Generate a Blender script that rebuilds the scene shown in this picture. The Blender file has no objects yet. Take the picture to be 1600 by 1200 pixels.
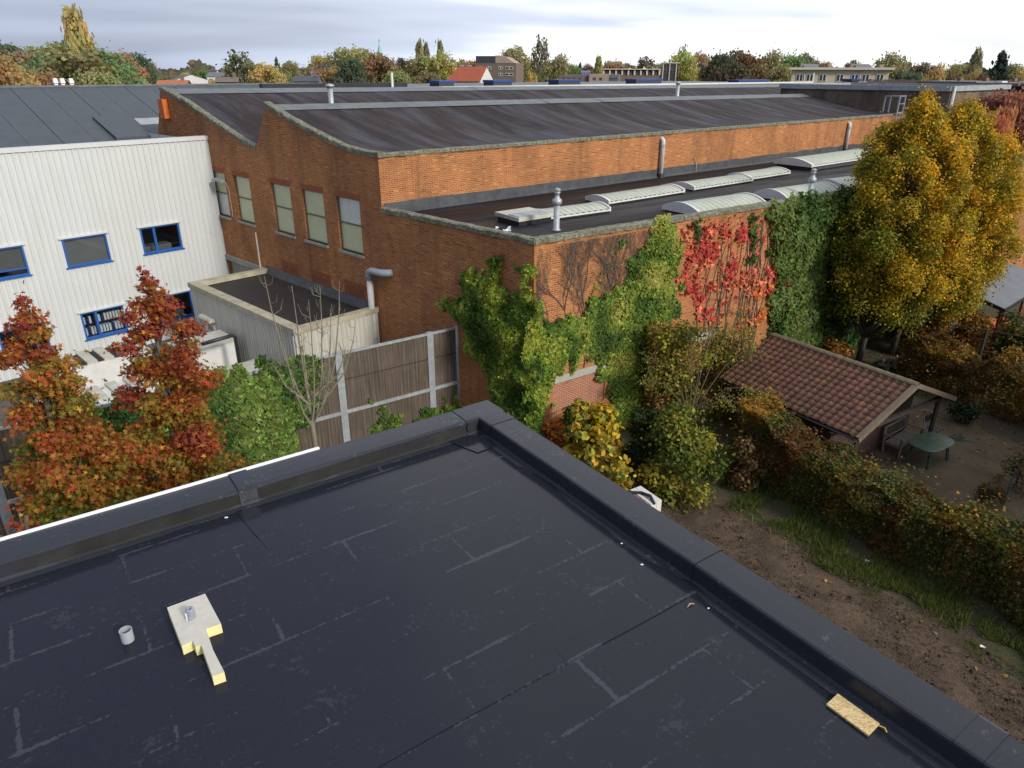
import bpy, math, random
import numpy as np
from mathutils import Vector, Matrix
from mathutils.geometry import tessellate_polygon

random.seed(7)
RNG = np.random.default_rng(11)
SC = bpy.context.scene
COL = SC.collection

# ------------------------------------------------------------------ camera
CAM_H = 11.8
FPX, PITCH, ROLL = 1108.4, 0.4158, -0.0026
_cp, _sp, _cr, _sr = math.cos(PITCH), math.sin(PITCH), math.cos(ROLL), math.sin(ROLL)
VIEW = np.array([[1, 0, 0], [0, -_sp, _cp], [0, -_cp, -_sp]]) @ np.array([[_cr, -_sr, 0], [_sr, _cr, 0], [0, 0, 1]])
cam_d = bpy.data.cameras.new('camera')
cam_d.sensor_fit = 'HORIZONTAL'
cam_d.sensor_width = 36.0
cam_d.lens = 36.0 * FPX / 1600.0
cam_d.clip_start = 0.05
cam_d.clip_end = 6000
cam = bpy.data.objects.new('camera', cam_d)
COL.objects.link(cam)
cam.matrix_world = Matrix(((VIEW[0, 0], -VIEW[0, 1], -VIEW[0, 2], 0), (VIEW[1, 0], -VIEW[1, 1], -VIEW[1, 2], 0),
                           (VIEW[2, 0], -VIEW[2, 1], -VIEW[2, 2], CAM_H), (0, 0, 0, 1)))
SC.camera = cam

# ------------------------------------------------------------------ sun, sky, exposure
SUN_AZ, SUN_EL = math.radians(134), math.radians(29)
SUN_DIR = Vector((math.sin(SUN_AZ) * math.cos(SUN_EL), math.cos(SUN_AZ) * math.cos(SUN_EL), math.sin(SUN_EL)))
sun_d = bpy.data.lights.new('sun', 'SUN')
sun_d.energy = 2.9
sun_d.angle = math.radians(10)
sun_d.color = (1.0, 0.95, 0.88)
sun = bpy.data.objects.new('sun', sun_d)
COL.objects.link(sun)
sun.rotation_euler = (-SUN_DIR).to_track_quat('-Z', 'Y').to_euler()
SC.view_settings.view_transform = 'Standard'
SC.view_settings.look = 'None'
SC.view_settings.exposure = 0.0
SC.view_settings.gamma = 1.0
SC.view_settings.use_curve_mapping = False


def nd(nt, typ, **kw):
    n = nt.nodes.new(typ)
    for k, v in kw.items():
        setattr(n, k, v)
    return n


def put(nt, sock, val):
    if isinstance(val, bpy.types.NodeSocket):
        nt.links.new(val, sock)
    elif isinstance(val, (tuple, list)) and len(val) == 3 and sock.type == 'RGBA':
        sock.default_value = (*val, 1)
    else:
        sock.default_value = val


def mathn(nt, op, a, b=0.0, clamp=False):
    n = nd(nt, 'ShaderNodeMath', operation=op, use_clamp=clamp)
    put(nt, n.inputs[0], a)
    put(nt, n.inputs[1], b)
    return n.outputs[0]


def mixc(nt, fac, a, b, blend='MIX'):
    n = nd(nt, 'ShaderNodeMix', data_type='RGBA', blend_type=blend)
    put(nt, n.inputs[0], fac)
    put(nt, n.inputs[6], a)
    put(nt, n.inputs[7], b)
    return n.outputs[2]


def ramp(nt, fac, stops, interp='LINEAR'):
    n = nd(nt, 'ShaderNodeValToRGB')
    n.color_ramp.interpolation = interp
    els = n.color_ramp.elements
    while len(els) < len(stops):
        els.new(0.5)
    for e, (p, c) in zip(els, stops):
        e.position = p
        e.color = (c, c, c, 1) if isinstance(c, (int, float)) else (*c, 1)
    put(nt, n.inputs[0], fac)
    return n.outputs[0]


def noise(nt, vec, scale, detail=4.0, rough=0.6, dist=0.0):
    n = nd(nt, 'ShaderNodeTexNoise')
    put(nt, n.inputs['Vector'], vec)
    n.inputs['Scale'].default_value = scale
    n.inputs['Detail'].default_value = detail
    n.inputs['Roughness'].default_value = rough
    n.inputs['Distortion'].default_value = dist
    return n.outputs['Fac']


def mapping(nt, vec, scale=(1, 1, 1), rot=(0, 0, 0), loc=(0, 0, 0)):
    n = nd(nt, 'ShaderNodeMapping')
    put(nt, n.inputs[0], vec)
    n.inputs['Location'].default_value = loc
    n.inputs['Rotation'].default_value = rot
    n.inputs['Scale'].default_value = scale
    return n.outputs[0]


world = bpy.data.worlds.new('World')
SC.world = world
world.use_nodes = True
wt = world.node_tree
bg = wt.nodes['Background']
bg.inputs['Strength'].default_value = 0.1
sky = nd(wt, 'ShaderNodeTexSky', sky_type='NISHITA', sun_disc=False)
sky.sun_elevation = SUN_EL
sky.sun_rotation = SUN_AZ
sky.air_density = 1.2
sky.dust_density = 2.0
tc = nd(wt, 'ShaderNodeTexCoord')
sep = nd(wt, 'ShaderNodeSeparateXYZ')
wt.links.new(tc.outputs['Generated'], sep.inputs[0])
zz = mathn(wt, 'ADD', mathn(wt, 'MAXIMUM', sep.outputs[2], 0.0), 0.16)
comb = nd(wt, 'ShaderNodeCombineXYZ')
wt.links.new(mathn(wt, 'DIVIDE', sep.outputs[0], zz), comb.inputs[0])
wt.links.new(mathn(wt, 'DIVIDE', sep.outputs[1], zz), comb.inputs[1])
cl_a = noise(wt, mapping(wt, comb.outputs[0], (0.55, 1.1, 1), (0, 0, 0.25), (3.1, 0.4, 0)), 0.34, 4.0, 0.42, 0.5)
cl_b = noise(wt, mapping(wt, comb.outputs[0], (0.5, 1.3, 1), (0, 0, 0.1), (8.3, 2.2, 0)), 0.45, 4.0, 0.45, 0.2)
# overcast cloud is lighter on the side where the veiled sun stands
sund = nd(wt, 'ShaderNodeVectorMath', operation='DOT_PRODUCT')
wt.links.new(tc.outputs['Generated'], sund.inputs[0])
sund.inputs[1].default_value = (math.sin(math.radians(62)), math.cos(math.radians(62)), 0.35)
lit = mathn(wt, 'MULTIPLY', sund.outputs['Value'], 0.46)
dens = mathn(wt, 'ADD', mathn(wt, 'ADD', mathn(wt, 'MULTIPLY', cl_a, 1.1), mathn(wt, 'MULTIPLY', cl_b, 0.5)), lit)
cloud = ramp(wt, dens, [(0.50, (3.1, 3.7, 5.2)), (0.77, (4.6, 5.3, 7.0)), (0.94, (7.8, 8.6, 10.3)), (1.0, (11.5, 11.8, 12.2))])
cover = ramp(wt, cl_b, [(0.30, 0.72), (0.5, 0.96)])
wt.links.new(mixc(wt, cover, sky.outputs[0], cloud), bg.inputs['Color'])

# ------------------------------------------------------------------ sight-line helpers (place things at real distances)


def ray(px, py):
    return VIEW @ np.array([(px - 800) / FPX, (py - 600) / FPX, 1.0])


def at(px, py, z):
    r = ray(px, py)
    t = (z - CAM_H) / r[2]
    return np.array([r[0] * t, r[1] * t, z])


def bearing(px, dist, py=115):
    r = ray(px, py)
    t = dist / math.hypot(r[0], r[1])
    return np.array([r[0] * t, r[1] * t])


def height_at(px, py, xy):
    r = ray(px, py)
    return CAM_H + math.hypot(*xy) / math.hypot(r[0], r[1]) * r[2]


def az(a):
    a = math.radians(a)
    return np.array([math.sin(a), math.cos(a)])


class Frame:
    """a vertical plane: s runs along it, o outward, z up"""

    def __init__(self, origin, direc, outward):
        self.p = np.array(origin, float)
        self.d = np.array(direc, float)
        n = np.array([self.d[1], -self.d[0]])
        self.n = n if n @ np.array(outward) > 0 else -n

    def __call__(self, s, z, o=0.0):
        q = self.p + self.d * s + self.n * o
        return (q[0], q[1], z)

    def hit(self, px, py, o=0.0):
        p = self.p + self.n * o
        r = ray(px, py)
        t = (self.n @ p) / (self.n @ r[:2])
        q = r * t
        return float((q[:2] - p) @ self.d), CAM_H + float(q[2])


# ------------------------------------------------------------------ mesh builder


class MB:
    def __init__(self):
        self.v, self.f, self.uv = [], [], []

    def pt(self, p, uv=None):
        self.v.append(tuple(float(x) for x in p))
        self.uv.append(uv if uv else (p[0], p[2] if len(p) > 2 else 0))
        return len(self.v) - 1

    def face(self, pts, uvs=None):
        i = [self.pt(p, uvs[k] if uvs else None) for k, p in enumerate(pts)]
        self.f.append(i)

    def hexa(self, p):  # 8 corners: bottom 0-3, top 4-7
        b = len(self.v)
        for q in p:
            self.pt(q)
        for q in ((3, 2, 1, 0), (4, 5, 6, 7), (0, 1, 5, 4), (1, 2, 6, 5), (2, 3, 7, 6), (3, 0, 4, 7)):
            self.f.append([b + k for k in q])

    def box(self, x0, x1, y0, y1, z0, z1):
        self.hexa([(x0, y0, z0), (x1, y0, z0), (x1, y1, z0), (x0, y1, z0), (x0, y0, z1), (x1, y0, z1), (x1, y1, z1), (x0, y1, z1)])

    def fbox(self, fr, s0, s1, z0, z1, o0, o1):
        self.hexa([fr(s0, z0, o0), fr(s1, z0, o0), fr(s1, z0, o1), fr(s0, z0, o1), fr(s0, z1, o0), fr(s1, z1, o0), fr(s1, z1, o1), fr(s0, z1, o1)])

    def obox(self, c, ax, ay, az_):
        c, ax, ay, az_ = (np.array(k, float) for k in (c, ax, ay, az_))
        self.hexa([c - ax - ay, c + ax - ay, c + ax + ay, c - ax + ay, c - ax - ay + az_, c + ax - ay + az_, c + ax + ay + az_, c - ax + ay + az_])

    def bar(self, a, b, w, h=None):
        a, b = np.array(a, float), np.array(b, float)
        h = h or w
        d = b - a
        d /= np.linalg.norm(d)
        up = np.array([0, 0, 1.0]) if abs(d[2]) < 0.95 else np.array([1.0, 0, 0])
        x = np.cross(d, up)
        x /= np.linalg.norm(x)
        y = np.cross(x, d)
        x, y = x * w / 2, y * h / 2
        self.hexa([a - x - y, a + x - y, a + x + y, a - x + y, b - x - y, b + x - y, b + x + y, b - x + y])

    def tube(self, pts, r, n=8, cap=True):
        pts = [np.array(p, float) for p in pts]
        rs = r if isinstance(r, (list, tuple)) else [r] * len(pts)
        rings = []
        ref = None
        for i, p in enumerate(pts):
            d = pts[min(i + 1, len(pts) - 1)] - pts[max(i - 1, 0)]
            d = d / (np.linalg.norm(d) + 1e-9)
            if ref is None:
                ref = np.array([0, 0, 1.0]) if abs(d[2]) < 0.9 else np.array([1.0, 0, 0])
            x = np.cross(d, ref)
            x /= np.linalg.norm(x) + 1e-9
            y = np.cross(x, d)
            ref = -np.cross(d, x) if False else y if abs(y @ d) < 0.9 else ref
            rings.append([self.pt(p + rs[i] * (math.cos(a) * x + math.sin(a) * y)) for a in [2 * math.pi * k / n for k in range(n)]])
        for a, b in zip(rings, rings[1:]):
            for k in range(n):
                self.f.append([a[k], a[(k + 1) % n], b[(k + 1) % n], b[k]])
        if cap:
            self.f.append(rings[0][::-1])
            self.f.append(rings[-1])

    def lathe(self, c, prof, n=16, cap=True):
        rings = [[self.pt((c[0] + r * math.cos(2 * math.pi * k / n), c[1] + r * math.sin(2 * math.pi * k / n), c[2] + z)) for k in range(n)] for r, z in prof]
        for a, b in zip(rings, rings[1:]):
            for k in range(n):
                self.f.append([a[k], a[(k + 1) % n], b[(k + 1) % n], b[k]])
        if cap:
            self.f.append(rings[0][::-1])
            self.f.append(rings[-1])

    def prism(self, poly, z0, z1):
        n = len(poly)
        a = [self.pt((x, y, z0)) for x, y in poly]
        b = [self.pt((x, y, z1)) for x, y in poly]
        self.f.append(b)
        self.f.append(a[::-1])
        for k in range(n):
            self.f.append([a[k], a[(k + 1) % n], b[(k + 1) % n], b[k]])

    def sweep(self, prof, stations, closed=True):
        """prof: list of 2D points mapped by each station(fn)->3D"""
        rings = [[self.pt(st(*p)) for p in prof] for st in stations]
        m = len(prof)
        for a, b in zip(rings, rings[1:]):
            for k in range(m if closed else m - 1):
                self.f.append([a[k], a[(k + 1) % m], b[(k + 1) % m], b[k]])
        if closed:
            self.f.append(rings[0][::-1])
            self.f.append(rings[-1])

    def wall(self, fr, outer, holes, o=0.0, reveal=0.0):
        polys = [outer] + holes
        allp = [p for q in polys for p in q]
        b = len(self.v)
        for s, z in allp:
            self.pt(fr(s, z, o), (s, z))
        for t in tessellate_polygon([[Vector((s, z, 0)) for s, z in q] for q in polys]):
            self.f.append([b + k for k in t])
        for h in holes:
            for (s0, z0), (s1, z1) in zip(h, h[1:] + h[:1]):
                self.face([fr(s0, z0, o), fr(s1, z1, o), fr(s1, z1, o - reveal), fr(s0, z0, o - reveal)], [(s0, z0), (s1, z1), (s1 + .1, z1 + .1), (s0 + .1, z0 + .1)])

    def build(self, name, mat, parent=None, smooth=False, recalc=True):
        me = bpy.data.meshes.new(name)
        me.from_pydata(self.v, [], self.f)
        uvl = me.uv_layers.new(name='UVMap')
        li = np.zeros(len(me.loops), dtype=np.int32)
        me.loops.foreach_get('vertex_index', li)
        uvl.data.foreach_set('uv', np.array(self.uv, dtype=np.float32)[li].ravel())
        if recalc:
            import bmesh
            bm = bmesh.new()
            bm.from_mesh(me)
            bmesh.ops.recalc_face_normals(bm, faces=bm.faces)
            bm.to_mesh(me)
            bm.free()
        if smooth:
            me.polygons.foreach_set('use_smooth', [True] * len(me.polygons))
        return link(name, me, mat, parent)


def link(name, me, mat, parent=None):
    if mat and not me.materials:
        me.materials.append(mat)
    o = bpy.data.objects.new(name, me)
    COL.objects.link(o)
    if parent is not None:
        adopt(o, parent)
    return o


def adopt(o, parent):
    o.parent = parent
    if parent.type == 'EMPTY':
        o.matrix_parent_inverse = Matrix.Translation(parent.location).inverted()


def tag(o, label=None, cat=None, group=None, kind=None):
    if label:
        o['label'] = label
    if cat:
        o['category'] = cat
    if group:
        o['group'] = group
    if kind:
        o['kind'] = kind
    return o


def thing(name, loc, label, cat, group=None):
    o = bpy.data.objects.new(name, None)
    o.empty_display_size = 0.2
    COL.objects.link(o)
    o.location = (float(loc[0]), float(loc[1]), float(loc[2]) if len(loc) > 2 else 0.0)
    return tag(o, label, cat, group)


# ------------------------------------------------------------------ leaf clouds
SHAPES = {
    'quad': [(-.5, -.35), (.5, -.5), (.45, .4), (-.4, .5)],
    'oval': [(0, -.55), (.34, -.2), (.36, .2), (0, .6), (-.36, .2), (-.34, -.2)],
    'ivy': [(0, -.3), (.42, -.45), (.5, .05), (.16, .12), (0, .6), (-.16, .12), (-.5, .05), (-.42, -.45)],
    'star': [(0, -.25), (.35, -.5), (.24, -.1), (.62, .12), (.2, .14), (0, .68), (-.2, .14), (-.62, .12), (-.24, -.1), (-.35, -.5)],
    'blade': [(-.05, 0), (.05, 0), (.012, 1.0)],
}


def unit(a):
    return a / (np.linalg.norm(a, axis=-1, keepdims=True) + 1e-9)


def leaf_mesh(name, P, N, size, tint, shape='quad', along=None):
    n = len(P)
    T2 = np.array(SHAPES[shape])
    k = len(T2)
    N = unit(N)
    if along is None:
        R = RNG.normal(size=(n, 3))
    else:
        R = along + RNG.normal(size=(n, 3)) * 0.25
    B = unit(R - (R * N).sum(1, keepdims=True) * N)
    T = np.cross(B, N)
    s = np.asarray(size).reshape(-1, 1, 1) * np.ones((n, 1, 1))
    V = P[:, None, :] + s * (T2[None, :, 0:1] * T[:, None, :] + T2[None, :, 1:2] * B[:, None, :])
    if shape != 'quad' and shape != 'blade':
        fold = np.abs(T2[:, 0])[None, :, None] * 0.35
        V = V + s * fold * N[:, None, :] * RNG.uniform(-0.6, 1.0, (n, 1, 1))
    me = bpy.data.meshes.new(name)
    me.vertices.add(n * k)
    me.vertices.foreach_set('co', V.astype(np.float32).ravel())
    me.loops.add(n * k)
    me.loops.foreach_set('vertex_index', np.arange(n * k, dtype=np.int32))
    me.polygons.add(n)
    me.polygons.foreach_set('loop_start', np.arange(0, n * k, k, dtype=np.int32))
    me.update(calc_edges=True)
    a = me.color_attributes.new('tint', 'FLOAT_COLOR', 'POINT')
    c = np.ones((n, k, 4), dtype=np.float32)
    c[:, :, :3] = np.clip(np.asarray(tint), 0, 4)[:, None, :]
    a.data.foreach_set('color', c.ravel())
    return me


def sph(n):
    return unit(RNG.normal(size=(n, 3)))


def palette(n, cols, jitter=0.22, w=None, clump=None, mix=0.16):
    cols = np.array(cols, float)
    if clump is None:
        i = RNG.choice(len(cols), n, p=None if w is None else np.array(w) / np.sum(w))
    else:
        i = np.clip((np.asarray(clump) + RNG.normal(0, mix, n)) * len(cols), 0, len(cols) - 0.01).astype(int)
    c = 1.3 * cols[i] * np.exp(RNG.normal(0, jitter, (n, 1))) * np.exp(RNG.normal(0, jitter * 0.35, (n, 3)))
    return c


def lumps(centers, radii, n, shell=0.55, up=0.35):
    """n leaf places on the shells of many small clumps"""
    centers, radii = np.array(centers, float), np.array(radii, float)
    w = radii.prod(1) ** 0.67
    i = RNG.choice(len(centers), n, p=w / w.sum())
    d = sph(n)
    d[:, 2] = np.where(RNG.random(n) < 0.3, np.abs(d[:, 2]), d[:, 2])
    r = shell + (1 - shell) * RNG.random(n) ** 0.5
    r *= 1 + 0.28 * np.sin(d @ np.array([5.1, 3.7, 6.3]) + i * 2.1) * RNG.random(n)
    P = centers[i] + radii[i] * d * r[:, None]
    P = P + RNG.normal(0, 0.2, (n, 3)) * radii[i] * np.where(RNG.random((n, 1)) < .12, 2.4, 1.0)
    N = d * .8 + np.array([0, 0, up]) + RNG.normal(0, 0.55, (n, 3))
    return P, N, i


# ------------------------------------------------------------------ materials


def mat(name):
    m = bpy.data.materials.new(name)
    m.use_nodes = True
    nt = m.node_tree
    b = nt.nodes['Principled BSDF']
    return m, nt, b


def coords(nt, which='Object'):
    return nd(nt, 'ShaderNodeTexCoord').outputs[which]


def bumpn(nt, b, h, strength=0.4, dist=0.01):
    n = nd(nt, 'ShaderNodeBump')
    n.inputs['Strength'].default_value = strength
    n.inputs['Distance'].default_value = dist
    put(nt, n.inputs['Height'], h)
    nt.links.new(n.outputs[0], b.inputs['Normal'])


def simple(name, col, rough=0.6, var=0.18, scale=6.0, metal=0.0, bump=0.0, dirt=None, dirt_amt=0.4, spec=0.5, dscale=1.3):
    m, nt, b = mat(name)
    co = coords(nt)
    f = noise(nt, co, scale, 6)
    lo = tuple(c * (1 - var) for c in col)
    hi = tuple(min(1, c * (1 + var)) for c in col)
    c = ramp(nt, f, [(0.3, lo), (0.7, hi)])
    if dirt:
        g = ramp(nt, noise(nt, co, dscale, 7, 0.7), [(0.42, 0.0), (0.72, dirt_amt)])
        c = mixc(nt, g, c, dirt)
    put(nt, b.inputs['Base Color'], c)
    put(nt, b.inputs['Roughness'], mathn(nt, 'ADD', mathn(nt, 'MULTIPLY', f, 0.25), rough - 0.12, True))
    b.inputs['Metallic'].default_value = metal
    b.inputs['Specular IOR Level'].default_value = spec
    if bump:
        bumpn(nt, b, noise(nt, co, scale * 6, 4), 0.5, bump)
    return m


def brick_mat(name, cols, mortar, bw=0.215, rh=0.064, ms=0.009, stain=0.5):
    m, nt, b = mat(name)
    uv = coords(nt, 'UV')
    bt = nd(nt, 'ShaderNodeTexBrick')
    put(nt, bt.inputs['Vector'], uv)
    put(nt, bt.inputs['Color1'], cols[0])
    put(nt, bt.inputs['Color2'], cols[1])
    put(nt, bt.inputs['Mortar'], mortar)
    for k, v in (('Scale', 1.0), ('Mortar Size', ms), ('Mortar Smooth', 0.15), ('Bias', 0.05), ('Brick Width', bw), ('Row Height', rh)):
        bt.inputs[k].default_value = v
    # each brick of its own firing: one random value per brick
    sp = nd(nt, 'ShaderNodeSeparateXYZ')
    put(nt, sp.inputs[0], uv)
    row = mathn(nt, 'FLOOR', mathn(nt, 'DIVIDE', sp.outputs[1], rh))
    half = mathn(nt, 'MULTIPLY', mathn(nt, 'MODULO', mathn(nt, 'ADD', row, 1000.0), 2.0), 0.5)
    colm = mathn(nt, 'FLOOR', mathn(nt, 'ADD', mathn(nt, 'DIVIDE', sp.outputs[0], bw), half))
    cb = nd(nt, 'ShaderNodeCombineXYZ')
    put(nt, cb.inputs[0], colm)
    put(nt, cb.inputs[1], row)
    wn = nd(nt, 'ShaderNodeTexWhiteNoise', noise_dimensions='2D')
    put(nt, wn.inputs['Vector'], cb.outputs[0])
    bc = ramp(nt, wn.outputs['Value'], [(0.0, cols[2]), (0.16, cols[0]), (0.5, cols[1]), (0.86, cols[0]), (1.0, cols[3])])
    c = mixc(nt, bt.outputs['Fac'], bc, mortar)
    # rain-washed soot and pale bloom
    s1 = ramp(nt, noise(nt, mapping(nt, uv, (1.0, 0.45, 1)), 0.7, 8, 0.65), [(0.42, 0.0), (0.7, stain)])
    c = mixc(nt, s1, c, (0.055, 0.032, 0.022))
    run = ramp(nt, noise(nt, mapping(nt, uv, (2.6, 0.16, 1), loc=(3, 1, 0)), 1.0, 6, 0.6), [(0.52, 0.0), (0.74, stain)])
    c = mixc(nt, run, c, (0.10, 0.05, 0.03))
    s2 = ramp(nt, noise(nt, mapping(nt, uv, loc=(5, 9, 0)), 1.9, 8, 0.7), [(0.52, 0.0), (0.75, 0.35)])
    c = mixc(nt, s2, c, (0.36, 0.17, 0.07))
    put(nt, b.inputs['Base Color'], c)
    b.inputs['Roughness'].default_value = 0.85
    b.inputs['Specular IOR Level'].default_value = 0.25
    h = mathn(nt, 'ADD', mathn(nt, 'SUBTRACT', 1.0, bt.outputs['Fac']), mathn(nt, 'MULTIPLY', noise(nt, uv, 90, 3), 0.5))
    bumpn(nt, b, h, 0.7, 0.012)
    return m


M = {}
M['brick'] = brick_mat('brickwork', [(0.40, 0.112, 0.030), (0.48, 0.158, 0.042), (0.22, 0.06, 0.022), (0.60, 0.28, 0.085)], (0.50, 0.315, 0.16), 0.215, 0.066, 0.010, 0.45)
M['brick_infill'] = brick_mat('infill_brickwork', [(0.42, 0.12, 0.06), (0.36, 0.10, 0.05), (0.46, 0.18, 0.08), (0.20, 0.06, 0.04)], (0.50, 0.36, 0.25), 0.2, 0.066, 0.011, 0.15)
M['brick_dull'] = brick_mat('dull_brickwork', [(0.27, 0.085, 0.04), (0.31, 0.10, 0.045), (0.22, 0.07, 0.035), (0.34, 0.13, 0.055)], (0.25, 0.13, 0.075), 0.215, 0.064, 0.006, 0.25)
M['brick_dark'] = brick_mat('dark_brickwork', [(0.10, 0.042, 0.030), (0.13, 0.055, 0.036), (0.06, 0.03, 0.024), (0.15, 0.07, 0.05)], (0.13, 0.10, 0.08), 0.4, 0.12, 0.015, 0.3)
M['soldier'] = simple('soldier_course_brick', (0.30, 0.088, 0.032), 0.85, 0.35, 22, bump=0.004)


def coping_mat():
    m, nt, b = mat('mossy_concrete_coping')
    co = coords(nt)
    f = noise(nt, co, 9, 8, 0.75)
    c = ramp(nt, f, [(0.3, (0.05, 0.047, 0.03)), (0.45, (0.13, 0.125, 0.085)), (0.58, (0.24, 0.235, 0.18)), (0.75, (0.42, 0.41, 0.34))])
    c = mixc(nt, ramp(nt, noise(nt, co, 3.3, 6), [(0.5, 0.0), (0.7, 0.6)]), c, (0.10, 0.10, 0.03))
    put(nt, b.inputs['Base Color'], c)
    b.inputs['Roughness'].default_value = 0.95
    bumpn(nt, b, f, 0.9, 0.03)
    return m


M['coping'] = coping_mat()


def felt_mat(name, base, streak, streak2, rot, rough=0.42, amt=0.8):
    m, nt, b = mat(name)
    co = coords(nt)
    # streaks run down the slope: stretch along it
    st = noise(nt, mapping(nt, mapping(nt, co, rot=(0, 0, rot)), (0.11, 0.95, 0.4)), 1.25, 7, 0.62, 0.4)
    st2 = noise(nt, mapping(nt, mapping(nt, co, rot=(0, 0, rot)), (0.22, 1.0, 0.4), loc=(7, 3, 0)), 1.2, 6, 0.6, 0.3)
    c = mixc(nt, ramp(nt, st, [(0.38, 0.0), (0.66, amt)]), base, streak)
    c = mixc(nt, ramp(nt, st2, [(0.46, 0.0), (0.68, amt)]), c, streak2)
    c = mixc(nt, ramp(nt, noise(nt, co, 30, 4), [(0.35, 0.35), (0.6, 0.0)]), c, (0.012, 0.01, 0.01))
    put(nt, b.inputs['Base Color'], c)
    put(nt, b.inputs['Roughness'], ramp(nt, st, [(0.35, rough + 0.22), (0.65, rough - 0.08)]))
    b.inputs['Specular IOR Level'].default_value = 0.16
    bumpn(nt, b, noise(nt, co, 40, 4), 0.35, 0.006)
    return m


UP_AZ, LOW_AZ, FAC_AZ, WHITE_AZ, NEAR_AZ = 49.5, 54.5, -46.0, 41.8, 55.0
M['felt_upper'] = felt_mat('weathered_roof_felt', (0.031, 0.026, 0.027), (0.040, 0.020, 0.017), (0.078, 0.081, 0.098), math.radians(44.0), 0.68)
M['felt_low'] = felt_mat('wet_roof_felt', (0.013, 0.010, 0.010), (0.022, 0.013, 0.012), (0.03, 0.03, 0.036), math.radians(-(90 - LOW_AZ)), 0.55)
M['felt_grey'] = simple('grey_roof_sheet', (0.068, 0.078, 0.088), 0.6, 0.14, 5, bump=0.003, dirt=(0.04, 0.045, 0.05), dirt_amt=0.5)
M['ridge_felt'] = simple('pale_ridge_felt', (0.135, 0.15, 0.155), 0.6, 0.2, 3, bump=0.004, dirt=(0.07, 0.075, 0.075), dirt_amt=0.6)
M['flashing'] = simple('bitumen_flashing', (0.066, 0.07, 0.076), 0.55, 0.3, 4, bump=0.006, dirt=(0.025, 0.025, 0.028), dirt_amt=0.7)
M['annex_felt'] = simple('annex_roof_felt', (0.022, 0.018, 0.017), 0.6, 0.4, 3, bump=0.004)


def membrane_mat(name, joints=True, fleck_amt=0.5):
    """wet black roofing sheet; paler grey marks follow the board joints below it"""
    m, nt, b = mat(name)
    co = coords(nt)
    rot = mapping(nt, co, rot=(0, 0, math.radians(-(90 - NEAR_AZ)) + math.pi))
    grain = noise(nt, co, 230, 3, 0.7)
    fleck = ramp(nt, noise(nt, co, 75, 3, 0.6), [(0.60, 0.0), (0.72, 0.5)])
    base = ramp(nt, grain, [(0.35, (0.0075, 0.0085, 0.0135)), (0.7, (0.027, 0.030, 0.044))] if joints else [(0.35, (0.016, 0.017, 0.022)), (0.7, (0.050, 0.053, 0.066))])
    base = mixc(nt, ramp(nt, noise(nt, co, 0.8, 5), [(0.35, 0.0), (0.7, 0.5)]), base, (0.019, 0.020, 0.028) if joints else (0.034, 0.036, 0.045))
    blotch = noise(nt, co, 13, 5, 0.65)
    marks = mathn(nt, 'MULTIPLY', fleck, ramp(nt, noise(nt, co, 1.6, 4), [(0.36, 0.0), (0.62, fleck_amt)]))
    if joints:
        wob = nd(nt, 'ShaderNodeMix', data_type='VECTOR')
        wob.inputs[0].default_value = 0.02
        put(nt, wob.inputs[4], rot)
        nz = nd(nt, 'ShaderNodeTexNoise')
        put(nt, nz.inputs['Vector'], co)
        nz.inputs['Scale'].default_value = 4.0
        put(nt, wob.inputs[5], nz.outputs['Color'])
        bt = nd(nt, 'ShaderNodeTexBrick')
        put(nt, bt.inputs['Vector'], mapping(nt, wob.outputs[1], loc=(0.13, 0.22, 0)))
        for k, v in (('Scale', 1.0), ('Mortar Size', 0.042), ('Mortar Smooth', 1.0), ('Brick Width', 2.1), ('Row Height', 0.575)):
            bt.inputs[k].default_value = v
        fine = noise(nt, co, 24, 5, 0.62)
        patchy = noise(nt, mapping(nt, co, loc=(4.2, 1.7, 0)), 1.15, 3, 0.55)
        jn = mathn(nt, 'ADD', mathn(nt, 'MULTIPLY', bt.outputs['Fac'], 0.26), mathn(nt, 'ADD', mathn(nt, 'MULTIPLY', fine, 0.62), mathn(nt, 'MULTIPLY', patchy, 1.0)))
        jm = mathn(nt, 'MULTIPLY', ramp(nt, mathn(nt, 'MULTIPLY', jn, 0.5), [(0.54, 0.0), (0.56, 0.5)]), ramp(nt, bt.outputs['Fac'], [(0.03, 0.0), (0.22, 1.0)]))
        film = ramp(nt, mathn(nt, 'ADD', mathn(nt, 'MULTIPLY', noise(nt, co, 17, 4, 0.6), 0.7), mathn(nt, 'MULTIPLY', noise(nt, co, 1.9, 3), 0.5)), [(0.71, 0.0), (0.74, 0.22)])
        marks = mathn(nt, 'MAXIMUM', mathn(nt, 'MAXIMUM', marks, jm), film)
    else:
        marks = mathn(nt, 'MAXIMUM', marks, ramp(nt, mathn(nt, 'ADD', mathn(nt, 'MULTIPLY', blotch, 0.6), mathn(nt, 'MULTIPLY', noise(nt, co, 1.7, 3), 0.4)), [(0.585, 0.0), (0.63, 0.5)]))
    col = mixc(nt, marks, base, (0.072, 0.078, 0.092) if joints else (0.105, 0.112, 0.13))  # paler grey along the joints and in the flecks
    put(nt, b.inputs['Base Color'], col)
    wet = ramp(nt, noise(nt, co, 1.1, 4), [(0.35, 0.07), (0.7, 0.17)])
    put(nt, b.inputs['Roughness'], mathn(nt, 'ADD', mathn(nt, 'ADD', wet, 0.0 if joints else 0.14), mathn(nt, 'MULTIPLY', marks, 0.2)))
    b.inputs['Specular IOR Level'].default_value = 0.2
    bumpn(nt, b, mathn(nt, 'ADD', mathn(nt, 'MULTIPLY', grain, 0.5), mathn(nt, 'MULTIPLY', noise(nt, co, 2.0, 3), 2.0)), 0.12, 0.003)
    return m


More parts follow.
